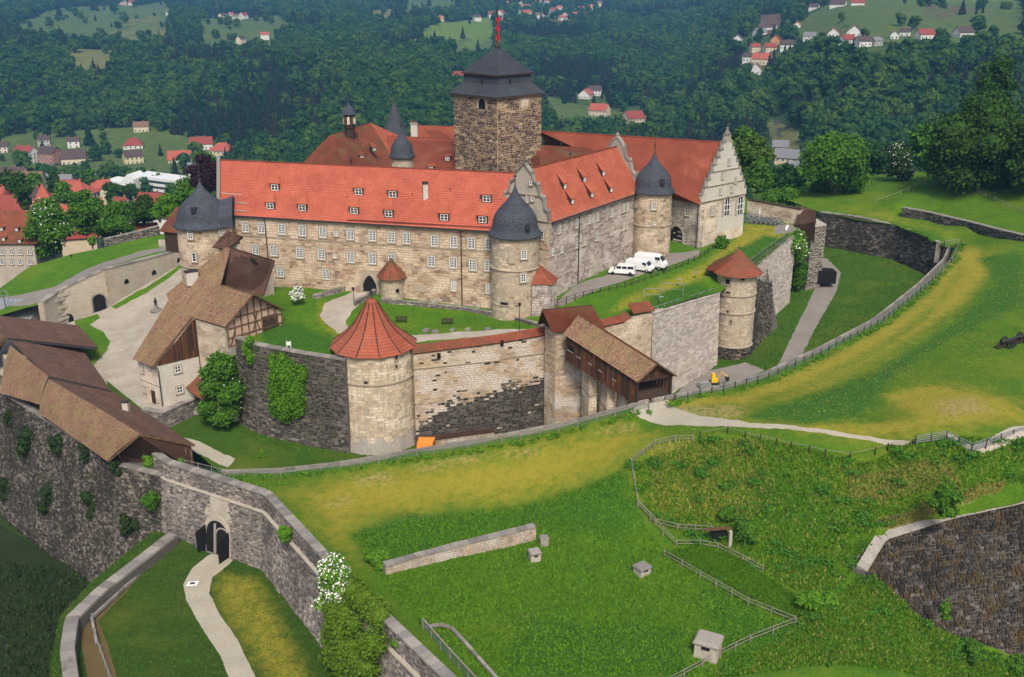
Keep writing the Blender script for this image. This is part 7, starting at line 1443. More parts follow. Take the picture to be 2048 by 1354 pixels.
big(1513, 385, 0, 'small dark tree just behind the stepped gable', 4.2, 8.5, .5, 3600, .6, 'leaf', 46, 14, r0=.25); big(1700, 380, 3, 'low bush at the foot of the linden', 3, 3, 0, 1500, .5, 'leaf_bright', 47, 8, name='shrub', cat='shrub', r0=0); big(1640, 383, 2, 'low hedge bush left of the linden trunk', 3.4, 2.4, 0, 1500, .5, 'leaf', 48, 8, name='shrub', cat='shrub', r0=0)
big(1560, 392, 0, 'ragged green hedge behind the terrace wall', 6, 2.6, -1, 2600, .5, 'leaf', 49, 14, name='hedge', cat='hedge', r0=0)
# trees at the left edge of the fortress
def lt(x, y, D, *a, **k): return tree(a[0], PY(x, y, D), *a[1:], **k)
lt(108, 520, 235, 'big flowering chestnut by the brown-roofed building', 6.4, 13, 1.0, 8000, .6, 'leaf', 51, 26, flowers=(520, .34, 'blossom'), name='chestnut_tree'); lt(181, 478, 262, 'broad dark tree right of the flowering chestnut', 5.3, 12, 1, 5500, .65, 'leaf', 52, 18)
lt(238, 470, 250, 'tree in the hollow behind the upper lawn', 5, 8, .5, 3600, .6, 'leaf', 53, 14); lt(215, 480, 255, 'bush row left of the hollow tree', 4, 5, 0, 2000, .55, 'leaf_dark', 54, 10); lt(290, 455, 262, 'dark leafy tree left of the small tiled building', 5.6, 7.5, .5, 3600, .65, 'leaf_dark', 55, 14)
lt(340, 440, 258, 'bright bushy tree touching the left round tower', 5.4, 6.2, .2, 3000, .5, 'leaf_bright', 56, 14); lt(418, 405, 232, 'dark copper-leaved tree between round tower and long wing', 4.6, 10, 1, 3600, .55, 'leaf_purple', 57, 14, name='copper_beech'); lt(385, 415, 250, 'green tree behind the slate dome of the left tower', 5.4, 9, 0, 3600, .6, 'leaf', 58, 14)
lt(185, 493, 238, 'small round bush on the upper lawn', 1.6, 2.4, 0, 700, .35, 'leaf_bright', 59, 7)
for k, (x, y, D, R_, H_, m_) in enumerate(((50, 425, 330, 3.6, 14, 'leaf_dark'), (135, 425, 380, 6, 11, 'leaf'), (22, 385, 420, 6, 11, 'leaf_dark'), (262, 402, 520, 7, 9.5, 'leaf_dark'), (228, 402, 500, 6, 10, 'leaf_dark'), (196, 385, 560, 6, 8, 'leaf'), (352, 412, 560, 5, 9, 'leaf'), (108, 385, 450, 4, 9, 'leaf_dark'), (73, 390, 460, 5, 10, 'leaf'), (410, 345, 560, 7, 12, 'leaf'), (180, 375, 520, 6, 10, 'leaf'))):
    wl = ('dark spire-shaped conifer in the old town', 'round tree among the old town roofs', 'dark tree at the left edge of the town', 'tall dark tree before the white office building', 'dark tree left of the office building front', 'tree close to the office building wall', 'slim tree at the right end of the office building', 'small dark tree by the red tower roof', 'green tree behind the red tower roof', 'tree behind the slate dome, near the road', 'tree left of the office building entrance')[k]
    tree(wl, PY(x, y, D), R_, H_, 0, 1500, 1.1, m_, 60 + k, 12, r0=.3)
# grass tufts: long grass on the mound and along the edges, leafy weeds on the slope (one mass each)
def tufts(name, polys, n, h, mat, seed, wd=.16, surf=FIELD, ex=None):
    r = np.random.RandomState(seed); V_ = []; EX = [[(p.x, p.y) for p in e] for e in (ex or (gp, gp2))]
    for pl in polys:
        a = np.array([(p.x, p.y) for p in pl]); mn_, mx_ = a.min(0), a.max(0); k = 0; q = r.rand(n * 4, 2) * (mx_ - mn_) + mn_; q = np.array([c for c in q if inpoly(c[0], c[1], [(s[0], s[1]) for s in a]) and not any(inpoly(c[0], c[1], e) for e in EX)][:n])
        if len(q) == 0: continue
        z = surf.many(q) + bump1(q); c = np.column_stack([q, z]); m = len(c); d = r.normal(size=(m, 3)) * np.array([1, 1, 0]); d /= np.linalg.norm(d, axis=1)[:, None]; hh = h * r.uniform(.4, 1.4, m); s = wd * r.uniform(.6, 1.5, m)[:, None]
        t = c + np.column_stack([r.normal(size=(m, 2)) * h * .45, hh]); V_.append(np.stack([c - d * s, c + d * s, t + d * s * .3, t - d * s * .3], 1).reshape(-1, 3))
    v = np.concatenate(V_); f = np.arange(len(v)).reshape(-1, 4); o = link(name, mesh_from(v, f, [mat], name)); return tag(o, kind='stuff', label={'long_grass': 'long uneven grass on the mound and slopes', 'dry_grass': 'tufts of straw-coloured dry grass', 'weeds': 'leafy green weeds spreading over the mound slope', 'moat_weeds': 'short rough grass on the moat floor'}.get(name, 'rough grass'), cat='grass')
M['blade'] = m_leaf('grass_blades', (.13, .28, .01), (.08, .2, .01)); M['blade_mown'] = m_leaf('mown_blades', (.34, .32, .03), (.2, .27, .015)); M['blade_dry'] = m_leaf('dry_blades', (.4, .36, .09), (.28, .29, .06)); M['weed'] = m_leaf('weed_leaves', (.05, .17, .012), (.08, .22, .016))
mound = fxy([(1265, 930), (1400, 880), (1500, 872), (1700, 920), (1890, 880), (2048, 880), (2048, 960), (1760, 1050), (1720, 1130), (1640, 1200), (1500, 1130), (1400, 1080), (1290, 1030)])
lowr = fxy([(1600, 1250), (1720, 1150), (1820, 1220), (1950, 1290), (2060, 1360), (1400, 1360)]); under = fxy([(1330, 1110), (1580, 1240), (1640, 1210), (1500, 1130), (1400, 1090)])
green_zone = fxy([(700, 1070), (900, 1025), (1120, 988), (1250, 935), (1290, 1050), (1340, 1110), (1590, 1250), (1400, 1354), (950, 1354), (790, 1200)])
tufts('long_grass', [mound, lowr, under], 34000, .3, M['blade'], 1, .09); tufts('long_grass', [green_zone], 42000, .2, M['blade'], 3, .09); tufts('short_grass', [fxy([(480, 960), (700, 945), (1250, 840), (1340, 815), (1600, 745), (1900, 540), (1925, 490), (2048, 500), (2048, 850), (1890, 865), (1500, 866), (1330, 880), (1260, 930), (1100, 990), (700, 1070), (640, 1080)])], 20000, .12, M['blade_mown'], 7, .06)
tufts('dry_grass', [fxy([(1690, 935), (1900, 925), (1930, 950), (1780, 1000), (1700, 1000)]), fxy([(1780, 1060), (2000, 985), (2010, 965), (1880, 1000), (1760, 1040)]), fxy([(1300, 890), (1520, 880), (1560, 1000), (1480, 1050), (1300, 1010)]), lowr, mound], 3000, .36, M['blade_dry'], 2, .08)
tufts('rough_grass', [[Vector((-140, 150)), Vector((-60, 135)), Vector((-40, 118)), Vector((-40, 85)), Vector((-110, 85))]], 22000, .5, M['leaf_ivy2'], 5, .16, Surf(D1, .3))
tufts('lawn_grass', [[Vector((p.x, p.y)) for p in WARD_O[1:17]] + [Vector((30, 180)), Vector((7, 156)), Vector((-5, 157)), Vector((-44, 166))]], 16000, .13, M['blade'], 6, .07, WARD, (wp1, wp2, wp3)); tufts('moat_weeds', [[Vector((p.x, p.y)) for p in MOAT_O[2:20]] + [Vector((58, 200)), Vector((20, 160)), Vector((-20, 143)), Vector((-50, 146))]], 26000, .2, M['leaf'], 16, .09, MOAT, (mp, mp2, mp3)); tufts('lawn_grass', [[Vector((p.x, p.y)) for p in YARD_O]], 12000, .13, M['leaf'], 18, .07, YARD, (yp, yt))
wv = []
for k in range(260):
    pl = mound if k % 3 else lowr
    a = pl[rnd.randrange(len(pl))].lerp(pl[rnd.randrange(len(pl))], rnd.random()); 
    if inpoly(a.x, a.y, [(p.x, p.y) for p in pl]): wv.append((a.x, a.y, FIELD(a.x, a.y) + .15, rnd.uniform(.4, 1.3), rnd.uniform(.2, .5)))
v, f = leaves(wv, 15000, .26, 8, .4); tag(link('weeds', mesh_from(v, f, [M['weed']], 'weeds')), 'leafy green weeds spreading over the mound slope', 'weeds', kind='stuff')
ed = [(p.x + .8, p.y - 1.6) for p in EDGE[1:20]]; wv = []
for a, b in zip(ed, ed[1:]):
    for i in range(int(math.dist(a, b) / .7)): t_ = rnd.random(); x, y = a[0] + (b[0] - a[0]) * t_, a[1] + (b[1] - a[1]) * t_; wv.append((x + rnd.uniform(-.5, .5), y + rnd.uniform(-.5, .5), FIELD(x, y) + .1, .6, .35))
v, f = leaves(wv, 9000, .26, 9, .3); tag(link('verge_grass', mesh_from(v, f, [M['blade']], 'verge_grass')), 'long grass along the wire fence at the moat edge', 'grass', kind='stuff')
# ------------------------------------------------------------------ forest
def fr_mesh(kind, seed):
    if kind == 'c':
        m = MB(); r = random.Random(seed); bl = []
        for i in range(9): t_ = i / 8; rr = 2.9 * (1 - t_) + .35; bl.append((0, 0, 2 + t_ * 12, rr, 1.5))
        v, f = leaves(bl, 420, 1.1, seed, .7); return mesh_from(v, f, [M['conifer_leaf'], M['bark']], 'conifer', [(MB().lathe((0, 0, 0), [(2.3, 1.6), (1.7, 5), (1, 9), (.1, 15)], 8), 0), (MB().tube([(0, 0, -2), (0, 0, 6)], .2, 5), 1)])
    bl = blobs_round(5.2, 9.5, 2.2, 13, seed, .66); v, f = leaves(bl, 620, 1.15, seed, .72); return mesh_from(v, f, [M['forest_leaf'], M['bark']], 'broadleaf', [(core(bl, 7, .82), 0), (MB().tube([(0, 0, -2), (0, 0, 6)], .3, 5), 1)])
FM = [fr_mesh('b', 71), fr_mesh('b', 72), fr_mesh('b', 73), fr_mesh('b', 74), fr_mesh('c', 75), fr_mesh('c', 76)]
FP = [[(p.x, p.y) for p in L] for n, L in FW if n != 'pasture' or L[0].y > 900 or True]; FB_ = [(min(p[0] for p in q), max(p[0] for p in q), min(p[1] for p in q), max(p[1] for p in q), q) for q in FP]
HOUSES = [  # x, y of the foot, width px, wall, roof, size class, place
 (55, 326, 40, 'w', 'm', 3, 0), (103, 327, 34, 'k', 'd', 3, 0), (150, 327, 48, 'c', 'd', 1.5, 0), (90, 292, 22, 'g', 'd', 2, 0), (149, 295, 22, 'w', 'd', 2, 0), (267, 327, 34, 'y', 'd', 2, 0), (284, 264, 28, 'c', 'n', 1.6, 0), (268, 296, 36, 'w', 'm', 1.2, 0), (361, 325, 44, 'l', 'r', 1.2, 0), (404, 298, 42, 'w', 'm', 1.5, 0), (447, 314, 44, 'c', 'r', 2, 0), (4, 306, 26, 'c', 'd', 2, 0),
 (1172, 196, 30, 'w', 'r', 1.4, 1), (1190, 190, 24, 'w', 'd', 2, 1), (1199, 232, 36, 'c', 'r', 2, 1), (1266, 246, 46, 'c', 'm', 2, 1), (918, 158, 20, 'w', 'm', 1.2, 1), (1570, 322, 52, 'c', 'g', 1, 1), (1560, 300, 30, 'w', 'g', 1, 1), (1592, 345, 40, 'w', 'g', 1, 1),
 (1476, 88, 22, 'w', 'd', 1.5, 2), (1519, 74, 22, 'w', 'g', 1.3, 2), (1543, 64, 18, 'w', 'd', 1.3, 2), (1594, 60, 16, 'w', 'o', 1.5, 2), (1551, 92, 24, 'o', 'm', 1.8, 2), (1573, 95, 24, 'w', 'd', 1.5, 2), (1509, 102, 18, 'c', 'm', 1.5, 2), (1538, 102, 22, 'c', 'm', 1.5, 2), (1524, 124, 34, 'c', 'r', 1.7, 2), (1497, 118, 20, 'w', 'd', 1.5, 2), (1513, 144, 24, 'w', 'n', 1.7, 2), (1497, 139, 16, 'w', 'd', 1.5, 2), (1620, 74, 22, 'w', 'g', 1.2, 2), (1668, 68, 26, 'w', 'm', 1.3, 2), (1709, 69, 34, 'w', 'd', 1.4, 2), (1693, 88, 28, 'w', 'm', 1.4, 2), (1725, 92, 26, 'w', 'd', 1.4, 2), (1752, 91, 20, 'g', 'g', 1.4, 2), (1789, 77, 22, 'w', 'd', 1.4, 2), (1810, 71, 18, 'w', 'd', 1.4, 2), (1849, 77, 32, 'w', 'm', 1.4, 2), (1926, 73, 30, 'w', 'd', 1.4, 2), (1628, 22, 18, 'w', 'd', 1.2, 2), (1676, 17, 28, 'w', 'd', 1.2, 2), (1714, 13, 24, 'w', 'm', 1.2, 2), (1587, 8, 20, 'w', 'd', 1.2, 2), (1546, 6, 12, 'w', 'd', 1.2, 2)]
HOUSES += [(x, y, w_, 'wcwwy'[i % 5], 'rmdornd'[i % 7], 1.6, 3) for i, (x, y, w_) in enumerate([(1002, 35, 18), (1007, 50, 22), (1033, 25, 12), (1054, 18, 12), (1054, 36, 20), (1078, 41, 14), (1078, 54, 18), (1095, 9, 12), (1108, 23, 16), (1110, 35, 14), (1119, 19, 10), (1101, 55, 20), (1117, 57, 20), (1132, 38, 22), (1153, 32, 16), (1166, 34, 14), (1184, 28, 18), (1180, 17, 12), (1163, 19, 12), (1200, 12, 12), (1215, 12, 12), (1018, 14, 12), (985, 37, 16), (954, 44, 14), (882, 47, 10), (1077, 7, 10), (1043, 12, 10), (1142, 20, 12), (1125, 46, 14), (1090, 30, 14), (1066, 24, 12)])]
HOUSES += [(x, y, w_, 'wcww'[i % 4], 'mdrn'[i % 4], 1.5, 4) for i, (x, y, w_) in enumerate([(226, 6, 14), (246, 8, 12), (265, 8, 14), (339, 27, 14), (352, 24, 10), (390, 28, 12), (380, 24, 10), (410, 13, 12), (433, 9, 12), (445, 37, 14), (462, 32, 12), (474, 38, 12), (487, 35, 16), (482, 84, 16), (530, 78, 16), (542, 90, 8)])]
HP = [(onhill(h[0], h[1]), h) for h in HOUSES]
hgrid = {}
for p, h in HP:
    wm = min(16, h[2] / FPX * p.y * 1.05); hgrid[(p.x, p.y)] = wm * .75 + (4 if p.y < 1400 else 13)
townw = [(p.x, p.y) for p in hxy([(-60, 285), (300, 268), (430, 285), (470, 315), (460, 350)])] + [(-60, 230), (-330, 230)]
vill = [[(p.x, p.y) for p in hxy(L)] for L in ([(940, 60), (1000, 28), (1050, 2), (1230, 2), (1220, 35), (1130, 62), (1000, 62)], [(1470, 145), (1480, 70), (1540, 45), (1600, 40), (1600, 70), (1560, 110), (1530, 150)], [(1600, 80), (1650, 55), (1960, 58), (1960, 78), (1740, 95), (1640, 92)], [(1130, 240), (1150, 180), (1300, 225), (1310, 255)], [(215, 12), (500, 0), (500, 42), (340, 30)])]
vb = [(min(p[0] for p in q), max(p[0] for p in q), min(p[1] for p in q), max(p[1] for p in q), q) for q in vill + [townw]]
roads = [hxy(L) for L in ([(-40, 333), (120, 335), (215, 332), (300, 345), (440, 350)], [(-40, 352), (215, 350), (440, 362)], [(1092, 196), (1108, 222), (1130, 240), (1140, 262)], [(1545, 245), (1562, 270), (1560, 290), (1530, 312)])]
def hit(bb, x, y):
    for k, (a, b, c, d, q) in enumerate(bb):
        if a < x < b and c < y < d and inpoly(x, y, q): return k
    return -1
hl = list(hgrid.items()); hx = np.array([k[0] for k, v in hl]); hy = np.array([k[1] for k, v in hl]); hr = np.array([v for k, v in hl]); hcl = np.array([30 if k[0] < -120 and k[1] < 1000 else 85 for k, v in hl])
TR = []; fr_ = random.Random(77); D = 285.
while D < 3800:
    s_ = 8.6 if D < 1200 else 8.6 + (D - 1200) * .0035
    x = -.62 * D
    while x < .62 * D:
        X, Yy = x + fr_.uniform(-.45, .45) * s_, D + fr_.uniform(-.45, .45) * s_; x += s_
        px_, py_ = Q((X, Yy, hz(X, Yy, False)))
        if py_ > 520 or px_ < -60 or px_ > 2110: continue
        if D < 420 and not (px_ < 440 or px_ > 1480): continue
        u = X / Yy
        if D < 620 and px_ < 470 and D < 560: 
            if fr_.random() > .26 or 195 < px_ < 400: continue
        k = hit(FB_, X, Yy)
        if k >= 0 and fr_.random() > (.02 if k not in (12,) else .3): continue
        k = hit(vb, X, Yy)
        if k >= 0 and fr_.random() > (.42 if k < 5 else .4): continue
        dd = (hx - X) ** 2 + (hy - Yy) ** 2; near = dd < hr ** 2
        if near.any(): continue
        # keep the view of each house open: nothing tall directly in front
        fr__ = (np.abs(hx - X * hy / Yy) < hr * .8) & (hy > Yy) & (hy - Yy < hcl)
        if fr__.any() and fr_.random() > .12: continue
        if any(segdist(X, Yy, [(q.x, q.y) for q in L] + [(q.x, q.y) for q in L[::-1]]) < 9 for L in roads if abs(L[0].y - Yy) < 250): continue
        cn = mn.noise(Vector((X * .006, Yy * .006, 3))) + fr_.uniform(-.25, .25) > .22
        TR.append((X, Yy, hz(X, Yy) - .5, (fr_.choice((.6, .75, .9, 1.0, 1.1, 1.25, 1.5)) * (s_ / 8.6) ** .8), fr_.uniform(0, 6.28), (4 + fr_.randrange(2)) if cn else fr_.randrange(4), px_, py_))
    D += s_
def vis(px_, py_): return (px_ < 430 and py_ < 345) or (430 <= px_ < 905 and py_ < 262) or (1085 < px_ < 1470 and py_ < 268) or (1500 < px_ < 1830 and py_ < 330)
cand = sorted([i for i, t_ in enumerate(TR) if vis(t_[6], t_[7])], key=lambda i: TR[i][1] / TR[i][3])[:295]; cs_ = set(cand)
for i in sorted(cand, key=lambda i: TR[i][6]):
    X, Yy, z, s_, a, k, px_, py_ = TR[i]; o = link('conifer_tree' if k > 3 else 'forest_tree', FM[k]); o.location = (X, Yy, z); o.rotation_euler = (0, 0, a); o.scale = (s_, s_, s_)
    tag(o, ('dark pointed conifer' if k > 3 else 'rounded broadleaf tree') + (' on the valley edge %s' % ('in the left part of the valley' if px_ < 430 else 'behind the long wing' if px_ < 905 else 'right of the keep' if px_ < 1470 else 'behind the linden tree')), 'tree', 'conifers at the forest edge' if k > 3 else 'broadleaf trees at the forest edge')
rest = [t_ for i, t_ in enumerate(TR) if i not in cs_]
me = bpy.data.meshes.new('forest'); me.from_pydata([t_[:3] for t_ in rest], [], [])
for nm, ty, vals in (('s', 'FLOAT', [t_[3] for t_ in rest]), ('a', 'FLOAT', [t_[4] for t_ in rest]), ('k', 'INT', [t_[5] for t_ in rest])): at = me.attributes.new(nm, ty, 'POINT'); at.data.foreach_set('value', vals)
fo = tag(link('forest', me), 'dense mixed woodland covering the valley sides and far hills', 'forest', kind='stuff')
g = bpy.data.node_groups.new('forest_points', 'GeometryNodeTree'); g.interface.new_socket('Geometry', in_out='INPUT', socket_type='NodeSocketGeometry'); g.interface.new_socket('Geometry', in_out='OUTPUT', socket_type='NodeSocketGeometry')
gi, go = g.nodes.new('NodeGroupInput'), g.nodes.new('NodeGroupOutput'); j = g.nodes.new('GeometryNodeJoinGeometry'); mp_ = g.nodes.new('GeometryNodeMeshToPoints'); g.links.new(gi.outputs[0], mp_.inputs[0])
def gat(nm, ty): n = g.nodes.new('GeometryNodeInputNamedAttribute'); n.data_type = ty; n.inputs[0].default_value = nm; return [o for o in n.outputs if o.enabled][0]
kk, ss, aa = gat('k', 'INT'), gat('s', 'FLOAT'), gat('a', 'FLOAT'); cx = g.nodes.new('ShaderNodeCombineXYZ'); g.links.new(aa, cx.inputs[2])
for k in range(6):
    src = next((o for o in bpy.data.objects if o.data is FM[k]), None)
    if src is None: continue
    c = g.nodes.new('FunctionNodeCompare'); c.data_type = 'INT'; c.operation = 'EQUAL'; g.links.new(kk, [i for i in c.inputs if i.enabled][0]); [i for i in c.inputs if i.enabled][1].default_value = k
    ob = g.nodes.new('GeometryNodeObjectInfo'); ob.transform_space = 'ORIGINAL'; ob.inputs['Object'].default_value = src; ob.inputs['As Instance'].default_value = True
    ip_ = g.nodes.new('GeometryNodeInstanceOnPoints'); g.links.new(mp_.outputs[0], ip_.inputs['Points']); g.links.new(c.outputs[0], ip_.inputs['Selection']); g.links.new(ob.outputs['Geometry'], ip_.inputs['Instance']); g.links.new(ss, ip_.inputs['Scale']); g.links.new(cx.outputs[0], ip_.inputs['Rotation']); g.links.new(ip_.outputs[0], j.inputs[0])
g.links.new(j.outputs[0], go.inputs[0]); fo.modifiers.new('points', 'NODES').node_group = g
print('trees', len(TR))
# woods on the fortress hill just outside the walls
for k, (x, y, D, R_, H_, lb) in enumerate(((1500, 345, 262, 6, 9, 'tree crowding behind the stepped gable'), (1490, 318, 300, 6, 10, 'rounded tree behind the gable crown'), (1560, 400, 262, 6, 9, 'tree in the dip behind the terrace wall'), (1850, 335, 285, 8, 12, 'pale blue-green tree behind the blossoming tree'), (1740, 345, 300, 6, 9, 'tree filling the gap right of the linden'), (1600, 395, 300, 7, 9, 'low tree in the dip left of the linden'))):
    tree(lb, PY(x, y, D), R_, H_, 0, 2600, .95, 'leaf' if k % 2 else 'forest_leaf', 80 + k, 16, r0=.35)
# ================================================================== houses of the valley
WC = {'w': (.72, .7, .64), 'c': (.66, .55, .38), 'y': (.7, .58, .3), 'k': (.36, .16, .1), 'g': (.42, .4, .37), 'l': (.5, .58, .38), 'o': (.62, .28, .1)}; WN = {'w': 'white', 'c': 'cream', 'y': 'yellow', 'k': 'brick-red', 'g': 'grey', 'l': 'pale green', 'o': 'orange'}
RC = {'m': (.27, .06, .045), 'r': (.4, .1, .065), 'd': (.09, .06, .055), 'n': (.2, .12, .08), 'o': (.5, .17, .07), 'g': (.2, .2, .21)}; RN = {'m': 'maroon', 'r': 'red', 'd': 'dark', 'n': 'brown', 'o': 'orange', 'g': 'grey'}
for k, c in WC.items(): M['w' + k] = m_plain('render_' + WN[k].replace('-', '_').replace(' ', '_'), c, .9, var=.07, sc=.5)
for k, c in RC.items(): M['r' + k] = m_plain('tiles_' + RN[k], c, .85, var=.25, sc=1.2)
hwin = MB().box((0, 0, 0), 1.5, .12, 1.9).mesh('window', M['white']); hgl = MB().box((0, -.06, .2), 1.15, .06, 1.5).mesh('pane', M['glass'])
PL = ['by the valley road', 'in the wooded valley right of the keep', 'on the right-hand hillside', 'in the village behind the flagpole', 'in the hamlets at upper left']
ORD = 'first second third fourth fifth sixth seventh eighth ninth tenth eleventh twelfth thirteenth fourteenth fifteenth sixteenth seventeenth eighteenth nineteenth twentieth'.split() + ['twenty-' + q for q in 'first second third fourth fifth sixth seventh eighth ninth'.split()] + ['thirtieth', 'thirty-first']
cnt = {}
def house(p, wm, lm, hm, wk, rk, rz, label, group=None, pitch=.85, win=True, hip=False, chim=True, cat='house', name='house'):
    t = empty(name, p, label, cat, group); ca, sa = math.cos(rz), math.sin(rz)
    def q(x, y, z): return Vector((p.x + x * ca - y * sa, p.y + x * sa + y * ca, p.z + z))
    w2, l2 = wm / 2, lm / 2; b = MB(); b.hexa([q(-w2, -l2, -4), q(w2, -l2, -4), q(w2, l2, -4), q(-w2, l2, -4)], [q(-w2, -l2, hm), q(w2, -l2, hm), q(w2, l2, hm), q(-w2, l2, hm)])
    rh = l2 * pitch; e = .5; hx_ = w2 * .35 if hip else 0
    if not hip: b.poly([q(-w2, -l2, hm), q(-w2, l2, hm), q(-w2, 0, hm + rh)]); b.poly([q(w2, -l2, hm), q(w2, l2, hm), q(w2, 0, hm + rh)])
    b.obj('wall', M['w' + wk], t)
    r = MB(); E = [q(-w2 - e, -l2 - e, hm - e * pitch), q(w2 + e, -l2 - e, hm - e * pitch), q(w2 + e, l2 + e, hm - e * pitch), q(-w2 - e, l2 + e, hm - e * pitch)]; T = [q(-w2 - e + hx_ * 2, 0, hm + rh), q(w2 + e - hx_ * 2, 0, hm + rh)]; u = Vector((0, 0, .25))
    r.hexa([E[0], E[1], T[1], T[0]], [E[0] + u, E[1] + u, T[1] + u, T[0] + u]); r.hexa([E[2], E[3], T[0], T[1]], [E[2] + u, E[3] + u, T[0] + u, T[1] + u])
    if hip: r.poly([E[1] + u, E[2] + u, T[1] + u]); r.poly([E[3] + u, E[0] + u, T[0] + u])
    ro = r.obj('roof', M['r' + rk], t)
    if chim: MB().box(q(w2 * .3, l2 * .25, hm + rh * .5), .8, .8, rh * .5 + 1.2, rz).obj('chimney', M['wk'], ro)
    if win:
        for s_ in (0, 1):
            for fl in range(max(1, int(hm / 2.9))):
                L_ = wm if s_ == 0 else lm; n = max(1, int(L_ / 3.2))
                for i in range(n):
                    x = -L_ / 2 + L_ * (i + .5) / n; pos = q(x, -l2 - .05, .6 + fl * 2.9) if s_ == 0 else q(w2 + .05 if rz > 0 else w2 + .05, x, .6 + fl * 2.9)
                    if s_ and rz > .1: pos = q(-w2 - .05, x, .6 + fl * 2.9)
                    o = link('window', hwin, t, world=False); o.location = pos - t.location; o.rotation_euler = (0, 0, rz + (0 if s_ == 0 else (-math.pi / 2 if rz > .1 else math.pi / 2))); link('pane', hgl, o, world=False)
    return t
order = {}
for i, (p, h) in enumerate(sorted(HP, key=lambda q: q[1][0])):
    x, y, wp, wk, rk, st, pl = h; order[pl] = order.get(pl, 0) + 1
    wm = min(18, wp / FPX * math.hypot(p.y, 90)); hr_ = random.Random(x); rz = hr_.choice((-.5, .45, .25, -.2, 1.2)) if pl else {55: -.35, 103: -.3, 150: .3, 267: .6, 447: -.3}.get(x, .25)
    lab = '%s house, %s roof, %s, %s from left' % (WN[wk], RN[rk], PL[pl], ORD[order[pl] - 1])
    gz = pl <= 2; hgt = 8 if pl > 2 else {1: 3, 1.2: 3.4, 1.3: 3.8, 1.4: 4.2, 1.5: 5, 1.6: 5.2, 1.7: 5.6, 1.8: 5.6, 2: 6.2, 3: 9}[st]
    house(p, wm, wm * hr_.uniform(.65, .8), hgt, wk, rk, rz, lab, 'houses ' + PL[pl], win=gz and p.y < 1250, hip=(x in (268, 447)), chim=p.y < 1300)
# old town below the walls
OT = [(60, 448, 360, 15, 9, 4, 'c', 'm', .2, 'long maroon roof behind the brown-roofed barracks', False), (150, 450, 370, 10, 8, 4, 'w', 'r', -.4, 'bright red roof between the two round trees', False), (140, 388, 520, 12, 8, 4, 'w', 'm', .1, 'white house with maroon roof above the red hipped roof', False), (185, 430, 430, 9, 7, 4, 'c', 'r', .5, 'red gable just below the red hipped roof', False), (345, 425, 470, 10, 7, 3.5, 'c', 'r', .2, 'red roof at the right end below the office building', False), (25, 360, 600, 16, 10, 3.5, 'w', 'd', .1, 'dark-roofed hall near the railway at the left edge', False), (72, 412, 440, 10, 8, 4.5, 'y', 'd', -.2, 'yellow house tucked left of the red tower roof', False), (330, 445, 400, 11, 7, 3, 'w', 'n', -.2, 'brown roof among trees above the upper lawn', False), (250, 450, 380, 10, 7, 3, 'c', 'm', .3, 'small maroon roof above the garden wall', False), (152, 408, 500, 20, 13, 6, 'c', 'r', -.15, 'big cream house with broad red hipped roof in the old town', True), (42, 385, 470, 22, 11, 5, 'c', 'n', .1, 'long house with brown roof left of the red tower roof', False), (10, 402, 430, 12, 9, 4, 'w', 'r', .2, 'red-roofed house at the left edge of the old town', False), (205, 392, 520, 9, 8, 5, 'c', 'r', .4, 'small red-roofed house just left of the office building', False),
      (246, 422, 470, 9, 7, 3.5, 'c', 'm', -.6, 'maroon-roofed house below the dark trees', False), (308, 416, 480, 14, 9, 3.5, 'y', 'm', -.3, 'yellow house with maroon roof below the office building', False), (118, 432, 420, 14, 8, 4, 'c', 'm', .25, 'dull red roof between conifer and round tree', False), (20, 432, 390, 16, 10, 4, 'c', 'm', -.1, 'wide maroon roof in front of the brown one', False), (215, 448, 330, 10, 7, 3, 'c', 'o', -.7, 'orange roof peeping out between the trees', False),
      (70, 372, 560, 14, 9, 3, 'w', 'g', .15, 'grey-roofed workshop near the railway', False), (120, 372, 560, 14, 8, 3, 'w', 'g', .1, 'second grey-roofed workshop near the railway, right of the first', False), (278, 428, 440, 10, 7, 2.6, 'w', 'g', -.3, 'flat grey roofed shed below the maroon roof', False), (283, 478, 262, 8, 5, 2.0, 'k', 'm', .25, 'small dark red roof with white chimney behind the upper lawn', False), (395, 345, 600, 10, 7, 3, 'w', 'g', .2, 'white shed near the road behind the slate dome', False)]
for x, y, D, wm, lm, hm, wk, rk, rz, lb, hip in OT: house(PY(x, y, D), wm, lm, hm, wk, rk, rz, lb, None, win=hm > 2.5, hip=hip)
p = PY(92, 425, 410); t = empty('town_tower', p, 'steep red pyramid roof of a town gate tower', 'tower'); MB().box(p - Vector((0, 0, 4)), 7, 7, 7, .3).obj('wall', M['wc'], t); MB().box(p + Vector((0, 0, 3)), 9, 9, 9, .3, tp=.04).obj('roof', M['rr'], t)
# big brown-roofed building at the left edge
p = PY(68, 540, 232); BB = empty('barracks', p, 'big plastered building with brown roof and dormers at the left edge', 'building')
a0, a1 = PY(-140, 545, 232), PY(76, 540, 232); dB = (a1 - a0).normalized(); nB = Vector((dB.y, -dB.x, 0)).normalized(); zE = PY(70, 487, 232).z
MB().hexa([V3(q.xy, -30) for q in (a0, a1, a1 - nB * 14, a0 - nB * 14)], [V3(q.xy, zE) for q in (a0, a1, a1 - nB * 14, a0 - nB * 14)]).obj('wall', M['plaster'], BB)
hs = wall_windows(BB, a0, a1, [(x, y) for y in (503, 523) for x in (-8, 4, 23, 40, 59)], .9, 1.4, 2, 2)
ea, eb = V3(a0.xy, zE) + nB * .6, V3(a1.xy, zE) + nB * .6 + dB * 1; rA, rB = V3((a0 - nB * 7).xy, zE + 6.6), V3((a1 - nB * 7).xy, zE + 6.6) - dB * 1
